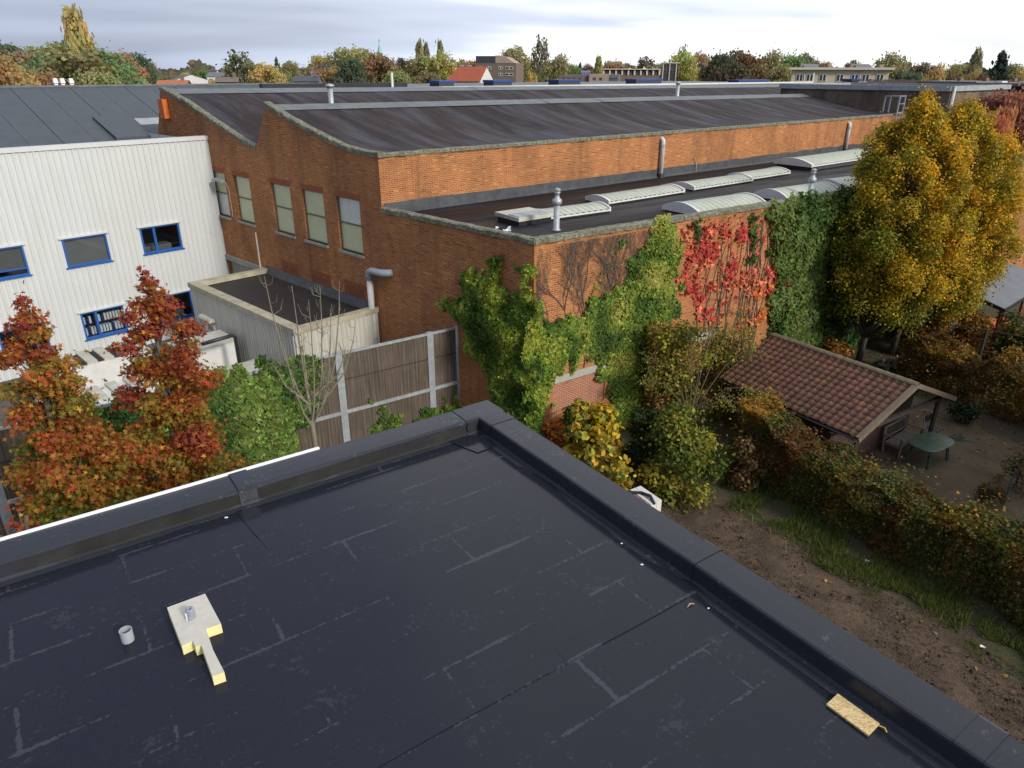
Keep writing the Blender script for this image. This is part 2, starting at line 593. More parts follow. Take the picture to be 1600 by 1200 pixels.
M['membrane'] = membrane_mat('wet_roof_membrane')
M['membrane_kerb'] = membrane_mat('wet_upstand_membrane', False, 0.9)
M['upstand_grey'] = simple('grey_upstand_sheet', (0.030, 0.030, 0.028), 0.75, 0.25, 3, dirt=(0.018, 0.018, 0.017), dirt_amt=0.6, spec=0.15)
M['white_trim'] = simple('white_aluminium_trim', (0.86, 0.86, 0.86), 0.35, 0.02)
M['render_wall'] = simple('grey_render', (0.35, 0.34, 0.32), 0.9, 0.1)
M['foam'] = simple('yellow_insulation_foam', (0.82, 0.74, 0.36), 0.9, 0.1, 40, bump=0.003)
M['foam_face'] = simple('insulation_facer', (0.56, 0.53, 0.45), 0.75, 0.08, 12, dirt=(0.42, 0.40, 0.35), dirt_amt=0.4)
M['pvc'] = simple('grey_pvc', (0.36, 0.39, 0.42), 0.4, 0.08, 9, dirt=(0.2, 0.2, 0.2), dirt_amt=0.3)
M['pvc_white'] = simple('pale_pvc', (0.58, 0.57, 0.55), 0.5, 0.1, 5, dirt=(0.33, 0.31, 0.28), dirt_amt=0.5)
M['dark_hole'] = simple('dark_hollow', (0.02, 0.02, 0.02), 0.9, 0.1)
M['galv'] = simple('galvanised_steel', (0.42, 0.45, 0.47), 0.45, 0.15, 8, metal=0.35, dirt=(0.30, 0.31, 0.31), dirt_amt=0.5)
M['galv_dull'] = simple('dull_galvanised_steel', (0.36, 0.38, 0.39), 0.6, 0.2, 6, metal=0.15, dirt=(0.2, 0.2, 0.19), dirt_amt=0.5)


def osb_mat():
    m, nt, b = mat('oriented_strand_board')
    co = coords(nt)
    v = nd(nt, 'ShaderNodeTexVoronoi')
    put(nt, v.inputs['Vector'], mapping(nt, co, (1, 2.2, 1), (0, 0, 0.7)))
    v.inputs['Scale'].default_value = 42
    f = mathn(nt, 'ADD', mathn(nt, 'MULTIPLY', v.outputs['Color'], 0.6), mathn(nt, 'MULTIPLY', noise(nt, co, 25, 5), 0.4))
    put(nt, b.inputs['Base Color'], ramp(nt, f, [(0.2, (0.42, 0.24, 0.08)), (0.5, (0.66, 0.47, 0.21)), (0.8, (0.80, 0.64, 0.36))]))
    b.inputs['Roughness'].default_value = 0.6
    return m


M['osb'] = osb_mat()
M['yellow_strap'] = simple('yellow_strap', (0.75, 0.48, 0.03), 0.5)


def clad_mat(name, col, dirt, amt, zlo=0.0, zhi=3.0):
    m, nt, b = mat(name)
    co = coords(nt)
    st = noise(nt, mapping(nt, co, (2.2, 2.2, 0.18)), 1.6, 7, 0.65)
    c = mixc(nt, ramp(nt, st, [(0.45, 0.0), (0.78, amt)]), col, dirt)
    c = mixc(nt, ramp(nt, noise(nt, co, 0.7, 4), [(0.4, 0.0), (0.75, amt * 0.6)]), c, tuple(0.85 * x for x in col))
    put(nt, b.inputs['Base Color'], c)
    b.inputs['Roughness'].default_value = 0.5
    return m


M['clad_white'] = clad_mat('white_steel_cladding', (0.60, 0.612, 0.595), (0.47, 0.46, 0.41), 0.4)
M['clad_cream'] = clad_mat('cream_steel_cladding', (0.56, 0.54, 0.47), (0.34, 0.31, 0.24), 0.7)
M['cream_coping'] = simple('stained_cream_coping', (0.48, 0.43, 0.31), 0.75, 0.18, 5, dirt=(0.16, 0.14, 0.085), dirt_amt=0.8, dscale=2.5)
M['blue'] = simple('blue_window_frame', (0.018, 0.105, 0.36), 0.4, 0.12, 5)
M['blue_dark'] = simple('dark_blue_shelf', (0.02, 0.035, 0.13), 0.6)
M['blind'] = simple('grey_window_blind', (0.155, 0.15, 0.145), 0.85, 0.1, 3, bump=0.002)
M['room'] = simple('dim_room_wall', (0.045, 0.05, 0.06), 0.9, 0.2)
M['binder'] = simple('white_binder', (0.72, 0.72, 0.70), 0.6, 0.05)


def glass_mat(name='window_glass', tint=(0.75, 0.8, 0.82)):
    m, nt, b = mat(name)
    out = nt.nodes['Material Output']
    tr = nd(nt, 'ShaderNodeBsdfTransparent')
    tr.inputs[0].default_value = (*tint, 1)
    gl = nd(nt, 'ShaderNodeBsdfGlossy')
    gl.inputs['Roughness'].default_value = 0.04
    fr = nd(nt, 'ShaderNodeFresnel')
    fr.inputs['IOR'].default_value = 1.5
    mx = nd(nt, 'ShaderNodeMixShader')
    put(nt, mx.inputs[0], mathn(nt, 'ADD', mathn(nt, 'MULTIPLY', fr.outputs[0], 1.1), 0.02, True))
    nt.links.new(tr.outputs[0], mx.inputs[1])
    nt.links.new(gl.outputs[0], mx.inputs[2])
    nt.links.new(mx.outputs[0], out.inputs['Surface'])
    return m


M['glass'] = glass_mat()
M['far_glass'] = simple('far_window_glass', (0.035, 0.042, 0.05), 0.12, 0.3, 0.6)
M['pane_green'] = simple('painted_over_glass', (0.60, 0.60, 0.36), 0.45, 0.08, 1.2, spec=0.2, dirt=(0.60, 0.62, 0.48), dirt_amt=0.5)
M['pane_pale'] = simple('pale_painted_glass', (0.60, 0.63, 0.57), 0.3, 0.08, 1.2)
M['old_frame'] = simple('weathered_steel_frame', (0.17, 0.15, 0.10), 0.7, 0.2)
M['concrete'] = simple('stained_concrete', (0.33, 0.32, 0.28), 0.9, 0.2, 6, bump=0.004, dirt=(0.16, 0.15, 0.12), dirt_amt=0.6)
M['concrete_pale'] = simple('pale_concrete_band', (0.40, 0.40, 0.34), 0.9, 0.15, 9, bump=0.004, dirt=(0.24, 0.24, 0.19), dirt_amt=0.5)


def sky_mat():
    m, nt, b = mat('polycarbonate_sheet')
    co = coords(nt)
    c = ramp(nt, noise(nt, co, 2.5, 6), [(0.3, (0.36, 0.385, 0.29)), (0.7, (0.48, 0.50, 0.41))])
    c = mixc(nt, ramp(nt, noise(nt, co, 14, 5), [(0.55, 0.0), (0.75, 0.4)]), c, (0.30, 0.31, 0.22))
    put(nt, b.inputs['Base Color'], c)
    b.inputs['Roughness'].default_value = 0.38
    return m


M['poly'] = sky_mat()
M['white_paint'] = simple('grubby_white_paint', (0.72, 0.71, 0.67), 0.55, 0.06, 4, dirt=(0.5, 0.48, 0.42), dirt_amt=0.4)
M['unit_white'] = simple('white_sheet_steel', (0.66, 0.66, 0.63), 0.45, 0.06, 3, dirt=(0.45, 0.43, 0.36), dirt_amt=0.5)
M['unit_top'] = simple('dirty_steel_lid', (0.50, 0.48, 0.41), 0.7, 0.12, 3, dirt=(0.30, 0.27, 0.20), dirt_amt=0.6)
M['black'] = simple('black_paint', (0.018, 0.019, 0.024), 0.45, 0.3)
M['orange_box'] = simple('orange_enamel', (0.62, 0.15, 0.03), 0.4, 0.12)
M['logo_blue'] = simple('blue_sticker', (0.03, 0.25, 0.66), 0.4, 0.05)
M['logo_white'] = simple('white_sticker', (0.78, 0.80, 0.82), 0.4, 0.03)
M['white_bag'] = simple('white_plastic', (0.82, 0.83, 0.85), 0.35, 0.05)
M['blue_frame_far'] = simple('blue_rooflight_frame', (0.012, 0.055, 0.24), 0.45, 0.1)


def reed_mat():
    m, nt, b = mat('weathered_reed_panel')
    co = coords(nt)
    f = noise(nt, mapping(nt, co, (26, 26, 0.7)), 1.0, 4)
    c = ramp(nt, f, [(0.3, (0.065, 0.046, 0.034)), (0.5, (0.125, 0.095, 0.07)), (0.72, (0.20, 0.16, 0.125))])
    c = mixc(nt, ramp(nt, noise(nt, co, 1.5, 6), [(0.4, 0.0), (0.7, 0.5)]), c, (0.06, 0.042, 0.03))
    put(nt, b.inputs['Base Color'], c)
    b.inputs['Roughness'].default_value = 0.95
    return m


M['reed'] = reed_mat()


def tile_mat():
    m, nt, b = mat('old_clay_tile')
    co = nd(nt, 'ShaderNodeNewGeometry').outputs['Position']
    oi = nd(nt, 'ShaderNodeObjectInfo')
    c = ramp(nt, oi.outputs['Random'], [(0.0, (0.15, 0.058, 0.042)), (0.35, (0.19, 0.072, 0.048)), (0.7, (0.22, 0.086, 0.054)), (0.95, (0.26, 0.10, 0.06)), (1.0, (0.36, 0.13, 0.075))])
    c = mixc(nt, ramp(nt, noise(nt, co, 18, 6, 0.7), [(0.42, 0.0), (0.66, 0.75)]), c, (0.055, 0.04, 0.028))
    moss = mathn(nt, 'MULTIPLY', ramp(nt, noise(nt, co, 9, 6, 0.7), [(0.46, 0.0), (0.6, 1.0)]), ramp(nt, noise(nt, co, 0.9, 4), [(0.42, 0.1), (0.62, 0.95)]))
    c = mixc(nt, moss, c, (0.085, 0.078, 0.018))
    c = mixc(nt, ramp(nt, noise(nt, co, 26, 2, 0.5), [(0.70, 0.0), (0.735, 0.9)]), c, (0.50, 0.47, 0.40))
    put(nt, b.inputs['Base Color'], c)
    b.inputs['Roughness'].default_value = 0.8
    bumpn(nt, b, noise(nt, co, 60, 4), 0.5, 0.006)
    return m


M['tile'] = tile_mat()
M['tile_moss'] = simple('mossy_ridge_tile', (0.12, 0.085, 0.045), 0.9, 0.4, 8, bump=0.01, dirt=(0.20, 0.18, 0.11), dirt_amt=0.7, dscale=5)
M['verge'] = simple('weathered_verge_board', (0.15, 0.11, 0.075), 0.85, 0.3, 5, dirt=(0.12, 0.10, 0.05), dirt_amt=0.7, dscale=4)
M['shed_wood'] = simple('dark_stained_boards', (0.052, 0.024, 0.02), 0.7, 0.3, 6)
M['dark_wood'] = simple('dark_timber', (0.045, 0.033, 0.024), 0.8, 0.3)
M['gutter'] = simple('dark_gutter', (0.03, 0.028, 0.028), 0.4, 0.2)
M['teak'] = simple('weathered_teak', (0.20, 0.165, 0.13), 0.8, 0.25, 10, dirt=(0.09, 0.075, 0.06), dirt_amt=0.5)
M['green_plastic'] = simple('dark_green_resin', (0.04, 0.085, 0.07), 0.28, 0.15, 3, dirt=(0.10, 0.14, 0.12), dirt_amt=0.6, dscale=2.2)
M['green_hose'] = simple('green_hose', (0.012, 0.075, 0.055), 0.4, 0.1)
M['log'] = simple('cut_log', (0.21, 0.175, 0.13), 0.9, 0.35, 9, bump=0.008)
M['bark'] = simple('grey_bark', (0.115, 0.10, 0.075), 0.95, 0.35, 12, bump=0.012, dirt=(0.08, 0.085, 0.04), dirt_amt=0.5)
M['bark_pale'] = simple('pale_twig_bark', (0.22, 0.20, 0.145), 0.9, 0.2, 14, dirt=(0.25, 0.22, 0.06), dirt_amt=0.5, dscale=3)
M['bark_grey'] = simple('dry_stem', (0.135, 0.105, 0.08), 0.95, 0.3, 14)
M['bark_far'] = simple('far_bark', (0.09, 0.075, 0.06), 0.95, 0.3)
M['birch_far'] = simple('birch_bark', (0.42, 0.40, 0.35), 0.9, 0.2)
M['white_block'] = simple('white_sand_lime_brick', (0.66, 0.63, 0.58), 0.9, 0.1, 12, bump=0.003)
M['orange_brick'] = simple('orange_brick', (0.50, 0.16, 0.06), 0.9, 0.2, 14)
M['rust'] = simple('rusty_iron', (0.20, 0.075, 0.03), 0.85, 0.4)
M['timber_new'] = simple('sawn_timber', (0.42, 0.30, 0.16), 0.8, 0.2)
M['slate'] = simple('grey_corrugated_sheet', (0.17, 0.18, 0.20), 0.55, 0.12, 4, dirt=(0.11, 0.11, 0.11), dirt_amt=0.4)
M['cream_render'] = simple('cream_render', (0.62, 0.53, 0.36), 0.9, 0.05, 1.0)
M['cream_trim'] = simple('cream_trim', (0.66, 0.58, 0.44), 0.8, 0.06, 1.0)
M['far_brown'] = simple('brown_brick_far', (0.17, 0.125, 0.10), 0.9, 0.12, 1.5)
M['far_tan'] = simple('tan_panel_far', (0.36, 0.27, 0.21), 0.9, 0.08, 1.5)
M['far_white'] = simple('white_render_far', (0.62, 0.61, 0.58), 0.9, 0.08, 1.0)
M['far_grey'] = simple('grey_roof_far', (0.14, 0.145, 0.15), 0.7, 0.1, 1.0)
M['far_dark'] = simple('dark_roof_far', (0.045, 0.047, 0.055), 0.6, 0.2, 1.0)
M['far_tile'] = simple('red_roof_tiles_far', (0.36, 0.085, 0.04), 0.85, 0.14, 3, dirt=(0.24, 0.06, 0.035), dirt_amt=0.5)
M['far_tile_orange'] = simple('orange_roof_tiles_far', (0.42, 0.13, 0.055), 0.85, 0.14, 3)
M['copper'] = simple('green_copper', (0.20, 0.50, 0.38), 0.6, 0.1)
M['solar'] = simple('solar_cell', (0.03, 0.05, 0.13), 0.15, 0.1)


def ground_mat():
    m, nt, b = mat('garden_ground')
    co = coords(nt)
    g = ramp(nt, noise(nt, co, 30, 6, 0.7), [(0.3, (0.022, 0.035, 0.008)), (0.7, (0.07, 0.09, 0.022))])
    s = ramp(nt, noise(nt, co, 12, 7, 0.7), [(0.3, (0.030, 0.020, 0.012)), (0.7, (0.085, 0.060, 0.036))])
    f = ramp(nt, noise(nt, co, 0.55, 6, 0.65), [(0.42, 0.0), (0.58, 1.0)])
    c = mixc(nt, f, g, s)
    litter = ramp(nt, noise(nt, co, 55, 3, 0.6), [(0.62, 0.0), (0.68, 0.7)])
    c = mixc(nt, litter, c, (0.16, 0.085, 0.025))
    put(nt, b.inputs['Base Color'], c)
    b.inputs['Roughness'].default_value = 1.0
    bumpn(nt, b, noise(nt, co, 14, 6), 0.8, 0.06)
    return m


def soil_mat(name, lo, hi):
    m, nt, b = mat(name)
    co = coords(nt)
    f = noise(nt, co, 7, 8, 0.7)
    c = ramp(nt, f, [(0.3, lo), (0.7, hi)])
    c = mixc(nt, ramp(nt, noise(nt, co, 1.1, 5), [(0.4, 0.0), (0.65, 0.6)]), c, tuple(0.55 * x for x in lo))
    c = mixc(nt, ramp(nt, noise(nt, co, 60, 2), [(0.70, 0.0), (0.74, 0.8)]), c, (0.25, 0.18, 0.09))
    put(nt, b.inputs['Base Color'], c)
    put(nt, b.inputs['Roughness'], ramp(nt, f, [(0.35, 0.75), (0.6, 1.0)]))
    bumpn(nt, b, noise(nt, co, 22, 7), 0.9, 0.05)
    return m


M['ground'] = ground_mat()
M['soil'] = soil_mat('bare_wet_earth', (0.055, 0.034, 0.019), (0.15, 0.096, 0.056))
M['patio'] = soil_mat('trodden_garden_earth', (0.075, 0.050, 0.027), (0.16, 0.11, 0.06))
M['yard'] = simple('worn_yard_asphalt', (0.10, 0.098, 0.09), 0.9, 0.2, 3, bump=0.005, dirt=(0.05, 0.06, 0.03), dirt_amt=0.6)


def leaf_mat(name, trans=0.3, rough=0.5, object_colour=False, spec=0.35):
    m, nt, b = mat(name)
    out = nt.nodes['Material Output']
    a = nd(nt, 'ShaderNodeAttribute', attribute_name='tint')
    c = a.outputs['Color']
    if object_colour:
        c = mixc(nt, 1.0, c, nd(nt, 'ShaderNodeObjectInfo').outputs['Color'], 'MULTIPLY')
    put(nt, b.inputs['Base Color'], c)
    b.inputs['Roughness'].default_value = rough
    b.inputs['Specular IOR Level'].default_value = spec
    t = nd(nt, 'ShaderNodeBsdfTranslucent')
    put(nt, t.inputs['Color'], mixc(nt, 1.0, c, (1.25, 1.2, 0.7), 'MULTIPLY'))
    mx = nd(nt, 'ShaderNodeMixShader')
    mx.inputs[0].default_value = trans
    nt.links.new(b.outputs[0], mx.inputs[1])
    nt.links.new(t.outputs[0], mx.inputs[2])
    nt.links.new(mx.outputs[0], out.inputs['Surface'])
    return m


def soil_mat_leaf():
    return leaf_mat('earth_clod', 0.0, 0.95, spec=0.1)


M['leaf'] = leaf_mat('autumn_leaf', 0.36, 0.6, spec=0.2)
M['ivy_leaf'] = leaf_mat('ivy_leaf', 0.2, 0.6, spec=0.18)
M['far_leaf'] = leaf_mat('far_leaf', 0.4, 0.8, True, 0.1)

# ================================================================== SETTING: ground
mb = MB()
R0 = 3000
mb.face([(-R0, -R0, 0), (R0, -R0, 0), (R0, R0, 0), (-R0, R0, 0)])
tag(mb.build('ground', M['ground']), kind='structure')


def bumpy_sheet(name, poly_fn, nu, nv, z, amp, m, seed):
    mb = MB()
    r = np.random.default_rng(seed)
    ph = r.uniform(0, 6.28, 12)
    fr = r.uniform(0.8, 5.0, 12)
    an = r.uniform(0, 6.28, 12)
    idx = {}
    for i in range(nu + 1):
        for j in range(nv + 1):
            x, y = poly_fn(i / nu, j / nv)
            h = sum(math.sin(fr[k] * (x * math.cos(an[k]) + y * math.sin(an[k])) + ph[k]) / (1 + fr[k] * 0.4) for k in range(12)) * amp
            e = min(i / nu, 1 - i / nu, j / nv, 1 - j / nv) * 8
            idx[i, j] = mb.pt((x, y, z + max(0, (h + amp)) * min(1, e)))
    for i in range(nu):
        for j in range(nv):
            mb.f.append([idx[i, j], idx[i + 1, j], idx[i + 1, j + 1], idx[i, j + 1]])
    return mb.build(name, m, smooth=True)


HB = az(145.0)      # the direction in which hedge, near roof edge and shed ridge run
HN = az(55.0)       # square to it, away from the near building


def strip(p0, length, w, wob=0.0):
    p0 = np.array(p0, float)

    def fn(a, b):
        q = p0 + HB * (a * length) + HN * (b * w + wob * math.sin(a * 17 + b * 5) + wob * math.sin(a * 41))
        return q[0], q[1]
    return fn


tag(bumpy_sheet('soil_path', strip((1.9, 18.6), 15.0, 3.35, 0.16), 110, 30, 0.006, 0.035, M['soil'], 3), 'bare wet earth strip between near building and hedge', kind='structure')
tag(bumpy_sheet('garden_path', strip((8.94, 19.87), 9.0, 8.3, 0.2), 60, 50, 0.006, 0.02, M['patio'], 4), 'trodden earth patio around the garden table', kind='structure')
mb = MB()
mb.prism([(-30, 8), (-9.2, 17.6), (-1.9, 22.7), (-14.1, 34.5), (-34, 22)], -0.02, 0.006)
tag(mb.build('yard_pavement', M['yard']), kind='structure')

# ================================================================== FACTORY frames
K = np.array([0.64, 20.32])
FAC = Frame(K, az(FAC_AZ), (-1, -1))
LOW = Frame(K, az(LOW_AZ), (1, -1))
CD = az(FAC_AZ)
DU = az(UP_AZ)
UPP = Frame(K + 7.3 * CD, DU, (1, -1))
LEN_U, LEN_L = 42.0, 40.0
LOWTOP, ROOFZ = 7.26, 7.12


def fac3(s, z, L=0.0, drop=0.0):
    q = K + CD * s + DU * L
    return (q[0], q[1], z - drop * max(L, 0) / LEN_U)


factory = thing('brick_factory', (*K, 0), 'long brown brick factory with two dark sawtooth roofs and ivied low wing', 'factory')

G1 = [(7.42, 9.1), (8.4, 9.12), (9.4, 9.22), (10.3, 9.40), (11.7, 9.72), (13.4, 10.14), (14.65, 10.5)]
G2 = [(16.0, 8.76), (16.8, 8.9), (17.6, 9.12), (19.8, 9.7), (22.2, 10.38), (24.9, 10.92)]
SILL, HEAD = 5.42, 7.46
WINS = [(8.66, 10.2), (11.08, 12.66), (13.56, 15.12), (17.0, 18.5), (19.36, 20.9)]
holes = [[(a, SILL), (b, SILL), (b, HEAD), (a, HEAD)] for a, b in WINS]
DOOR = [(16.95, 0.02), (20.42, 0.02), (20.42, 3.25), (16.95, 3.25)]
outer = [(0, 0), (26.4, 0), (26.4, 8.5), (24.95, 10.9)] + [(s, z) for s, z in G2[::-1][1:]] + [(15.95, 8.76), (14.7, 10.48)] + [(s, z) for s, z in G1[::-1]] + [(7.3, 9.1), (7.3, LOWTOP), (0, LOWTOP)]
mb = MB()
mb.wall(FAC, outer, holes + [DOOR], 0.0, 0.22)
front = mb.build('front_wall', M['brick'], factory, recalc=False)

for i, (a, b) in enumerate(WINS):
    mb = MB()
    for s0, s1, z0, z1 in ((a, a + .05, SILL, HEAD), (b - .05, b, SILL, HEAD), (a + .05, b - .05, SILL, SILL + .05), (a + .05, b - .05, HEAD - .05, HEAD), (a + .05, b - .05, 6.46, 6.52)):
        mb.fbox(FAC, s0, s1, z0, z1, -.16, -.09)
    wf = mb.build('window', M['old_frame'], factory)
    for k, (z0, z1) in enumerate(((SILL + .05, 6.46), (6.52, HEAD - .05))):
        mb = MB()
        mb.fbox(FAC, a + .05, b - .05, z0, z1, -.15, -.125)
        mb.build('pane', M['pane_pale'] if (i == 0 and k == 1) or (i == 4 and k == 0) else M['pane_green'], wf)
    mb = MB()
    mb.fbox(FAC, a - .06, b + .06, SILL - .09, SILL + .0, -.1, .09)
    mb.build('sill', M['concrete'], wf)
    mb = MB()
    n = 17
    for k in range(n):
        s0 = a - .08 + (b - a + .16) * k / n
        mb.fbox(FAC, s0 + .006, s0 + (b - a + .16) / n - .006, HEAD + .003, HEAD + .215, -.02, .006)
    mb.build('lintel', M['soldier'], wf)

for a, b, z0, z1 in ((8.75, 10.15, 3.5, 4.05), (11.15, 12.6, 3.5, 4.0), (13.62, 15.0, 3.48, 3.98)):
    mb = MB()
    mb.face([FAC(a, z0, .004), FAC(b, z0, .004), FAC(b, z1, .004), FAC(a, z1, .004)], [(a, z0), (b, z0), (b, z1), (a, z1)])
    ip = mb.build('infill_panel', M['brick_dull'], factory)
    mb = MB()
    n = 15
    for k in range(n):
        s0 = a - .06 + (b - a + .12) * k / n
        mb.fbox(FAC, s0 + .006, s0 + (b - a + .12) / n - .006, z1 + .004, z1 + .2, -.02, .005)
    mb.build('lintel', M['soldier'], ip)

# cart doorway beside the white building
mb = MB()
mb.fbox(FAC, 16.7, 20.5, 3.28, 3.52, -.1, .1)
mb.build('door_lintel', M['concrete'], factory)
mb = MB()
mb.fbox(FAC, 18.3, 20.40, 0.04, 3.24, -.2, -.15)
dr = mb.build('door', M['concrete'], factory)
mb = MB()
mb.fbox(FAC, 16.97, 18.28, 0.04, 3.24, -.2, -.16)
mb.build('door_leaf', M['blue_dark'], dr)
# closed wall around the bays behind the front
mb = MB()
mb.face([UPP(0, 0), UPP(LEN_U, 0), UPP(LEN_U, 9.1), UPP(0, 9.1)], [(0, 0), (LEN_U, 0), (LEN_U, 9.1), (0, 9.1)])
mb.build('upper_side_wall', M['brick'], factory, recalc=False)
mb = MB()
LH = [(0.82, 1.45), (3.1, 1.45), (3.1, 2.6), (0.82, 2.6)]
mb.wall(LOW, [(0, 0), (LEN_L, 0), (LEN_L, LOWTOP), (0, LOWTOP)], [LH], 0.0, 0.05)
side = mb.build('side_wall', M['brick'], factory, recalc=False)
mb = MB()
mb.face([LOW(0.82, 1.45, -.05), LOW(3.1, 1.45, -.05), LOW(3.1, 2.6, -.05), LOW(0.82, 2.6, -.05)], [(0.82, 1.45), (3.1, 1.45), (3.1, 2.6), (0.82, 2.6)])
tag(mb.build('infill_panel', M['brick_infill'], factory, recalc=False), 'bright red brick infill of a blocked window')
mb = MB()
mb.fbox(LOW, 0.55, 3.3, 2.61, 2.86, -.04, .03)
mb.build('concrete_lintel', M['concrete_pale'], factory)
mb = MB()
mb.fbox(LOW, 5.7, 9.0, 2.62, 2.88, -.04, .03)
mb.build('concrete_lintel', M['concrete_pale'], factory)
# far and rear closing walls
mb = MB()
e0, e1 = LOW(LEN_L, 0), UPP(LEN_U, 0)
mb.face([e0, e1, (e1[0], e1[1], LOWTOP), (e0[0], e0[1], LOWTOP)], [(0, 0), (12, 0), (12, LOWTOP), (0, LOWTOP)])
mb.build('end_wall', M['brick'], factory)

# low wing roof
mb = MB()
a, b, c_, d = LOW(0.12, ROOFZ, -.12), LOW(LEN_L, ROOFZ, -.12), UPP(LEN_U, ROOFZ, -.02), UPP(0.12, ROOFZ, -.02)
mb.face([a, b, c_, d])
tag(mb.build('low_roof', M['felt_low'], factory), 'wet dark felt roof of the low wing')


def coping_run(pts, w_in, w_out, h, name, nrm, step=0.6):
    """mossy uneven coping stones along a polyline of (fn(s)->xyz)"""
    mb = MB()
    prev = None
    for p, (nx, ny) in pts:
        j = random.uniform(-.03, .03)
        jz = random.uniform(-.02, .028)
        ring = [(p[0] + nx * (w_out + j), p[1] + ny * (w_out + j), p[2] - .03), (p[0] + nx * (w_out + j), p[1] + ny * (w_out + j), p[2] + h * .75 + jz),
                (p[0] + nx * (w_out - .05), p[1] + ny * (w_out - .05), p[2] + h + jz), (p[0] - nx * (w_in - .05), p[1] - ny * (w_in - .05), p[2] + h + jz * .5),
                (p[0] - nx * (w_in + j), p[1] - ny * (w_in + j), p[2] + h * .6), (p[0] - nx * (w_in + j), p[1] - ny * (w_in + j), p[2] - .03)]
        cur = [mb.pt(q) for q in ring]
        if prev:
            for k in range(6):
                mb.f.append([prev[k], prev[(k + 1) % 6], cur[(k + 1) % 6], cur[k]])
        else:
            mb.f.append(cur[::-1])
        prev = cur
    mb.f.append(prev)
    return mb.build(name, M['coping'], factory)


def resample(pl, step):
    out = [pl[0]]
    for (s0, z0), (s1, z1) in zip(pl, pl[1:]):
        n = max(1, int(math.hypot(s1 - s0, z1 - z0) / step))
        out += [(s0 + (s1 - s0) * k / n, z0 + (z1 - z0) * k / n) for k in range(1, n + 1)]
    return out


fn_ = tuple(FAC.n)
ln_ = tuple(LOW.n)
un_ = tuple(UPP.n)
coping_run([(FAC(s, z), fn_) for s, z in resample([(-.05, LOWTOP), (7.25, LOWTOP)], .22)], .24, .08, .13, 'coping', None)
coping_run([(LOW(s, LOWTOP), ln_) for s in np.arange(-.02, LEN_L, .25)], .26, .08, .13, 'coping', None)
coping_run([(FAC(s, z), fn_) for s, z in resample([(7.2, 9.1)] + G1, .2)], .26, .07, .14, 'coping', None)
coping_run([(FAC(s, z), fn_) for s, z in resample(G2, .2)], .26, .07, .14, 'coping', None)
coping_run([(UPP(s, 9.1), un_) for s in np.arange(0.05, LEN_U, .3)], .2, .06, .1, 'coping', None)

# sawtooth roofs, a little sag towards the far end
for prof, dr_, ridge_s in ((G1, 0.26, 14.65), (G2, 0.22, 24.9)):
    mb = MB()
    LEN = LEN_U if prof is G1 else 60.0
    Ls = [0.2, 6, 12, 18, 24, 30, 36, LEN_U] + ([] if prof is G1 else [50, 60.0])
    rows = []
    P2 = [(s, z - .02) for s, z in prof]
    for L in Ls:
        rows.append([mb.pt(fac3(s, z, L, dr_ * (z - P2[0][1]) / (P2[-1][1] - P2[0][1]))) for s, z in P2])
    for r0, r1 in zip(rows, rows[1:]):
        for k in range(len(P2) - 1):
            mb.f.append([r0[k], r0[k + 1], r1[k + 1], r1[k]])
    mb.build('roof', M['felt_upper'], factory, smooth=True)
    mb = MB()          # ridge felt: a paler strip in lengths, lapped
    s1, z1 = prof[-1]
    s0, z0 = prof[-2]
    f = 0.62 if prof is G1 else 0.95
    sl = math.hypot(s1 - s0, z1 - z0)
    sa, za = s1 - (s1 - s0) * f / sl, z1 - (z1 - z0) * f / sl
    L = 0.1
    while L < LEN:
        e = min(L + random.uniform(1.9, 2.3), LEN)
        ja, up = random.uniform(-.05, .05), random.uniform(.008, .016)
        dz0, dz1 = dr_ * L / LEN_U, dr_ * e / LEN_U
        mb.face([fac3(sa - ja, za + up - dz0, L), fac3(s1 + .12, z1 + up + .02 - dz0, L), fac3(s1 + .12, z1 + up + .02 - dz1, e + .05), fac3(sa - ja, za + up - dz1, e + .05)])
        mb.face([fac3(s1 + .12, z1 + up + .02 - dz0, L), fac3(s1 + .22, z1 - .25 - dz0, L), fac3(s1 + .22, z1 - .25 - dz1, e + .05), fac3(s1 + .12, z1 + up + .02 - dz1, e + .05)])
        L = e
    mb.build('ridge_flashing', M['ridge_felt'], factory)
    mb = MB()          # glazed back of the tooth
    sb, zb = (15.95, 8.74) if prof is G1 else (26.4, 8.5)
    mb.face([fac3(s1 + .1, z1 - .1, .1), fac3(s1 + .1, z1 - .1 - dr_, LEN), fac3(sb, zb, LEN), fac3(sb, zb, .1)])
    mb.build('north_light', M['far_grey'], factory)

# flashing where the low roof meets the upper wall
mb = MB()
for s in np.arange(0.1, LEN_U - 1, 1.0):
    zt = ROOFZ + .40 + random.uniform(-.015, .015)
    mb.face([UPP(s, ROOFZ + .004, .16), UPP(s + 1.02, ROOFZ + .004, .16), UPP(s + 1.02, ROOFZ + .09, .035), UPP(s, ROOFZ + .09, .035)])
    mb.face([UPP(s, ROOFZ + .09, .035), UPP(s + 1.02, ROOFZ + .09, .035), UPP(s + 1.02, zt, .02), UPP(s, zt, .02)])
mb.build('flashing', M['flashing'], factory)

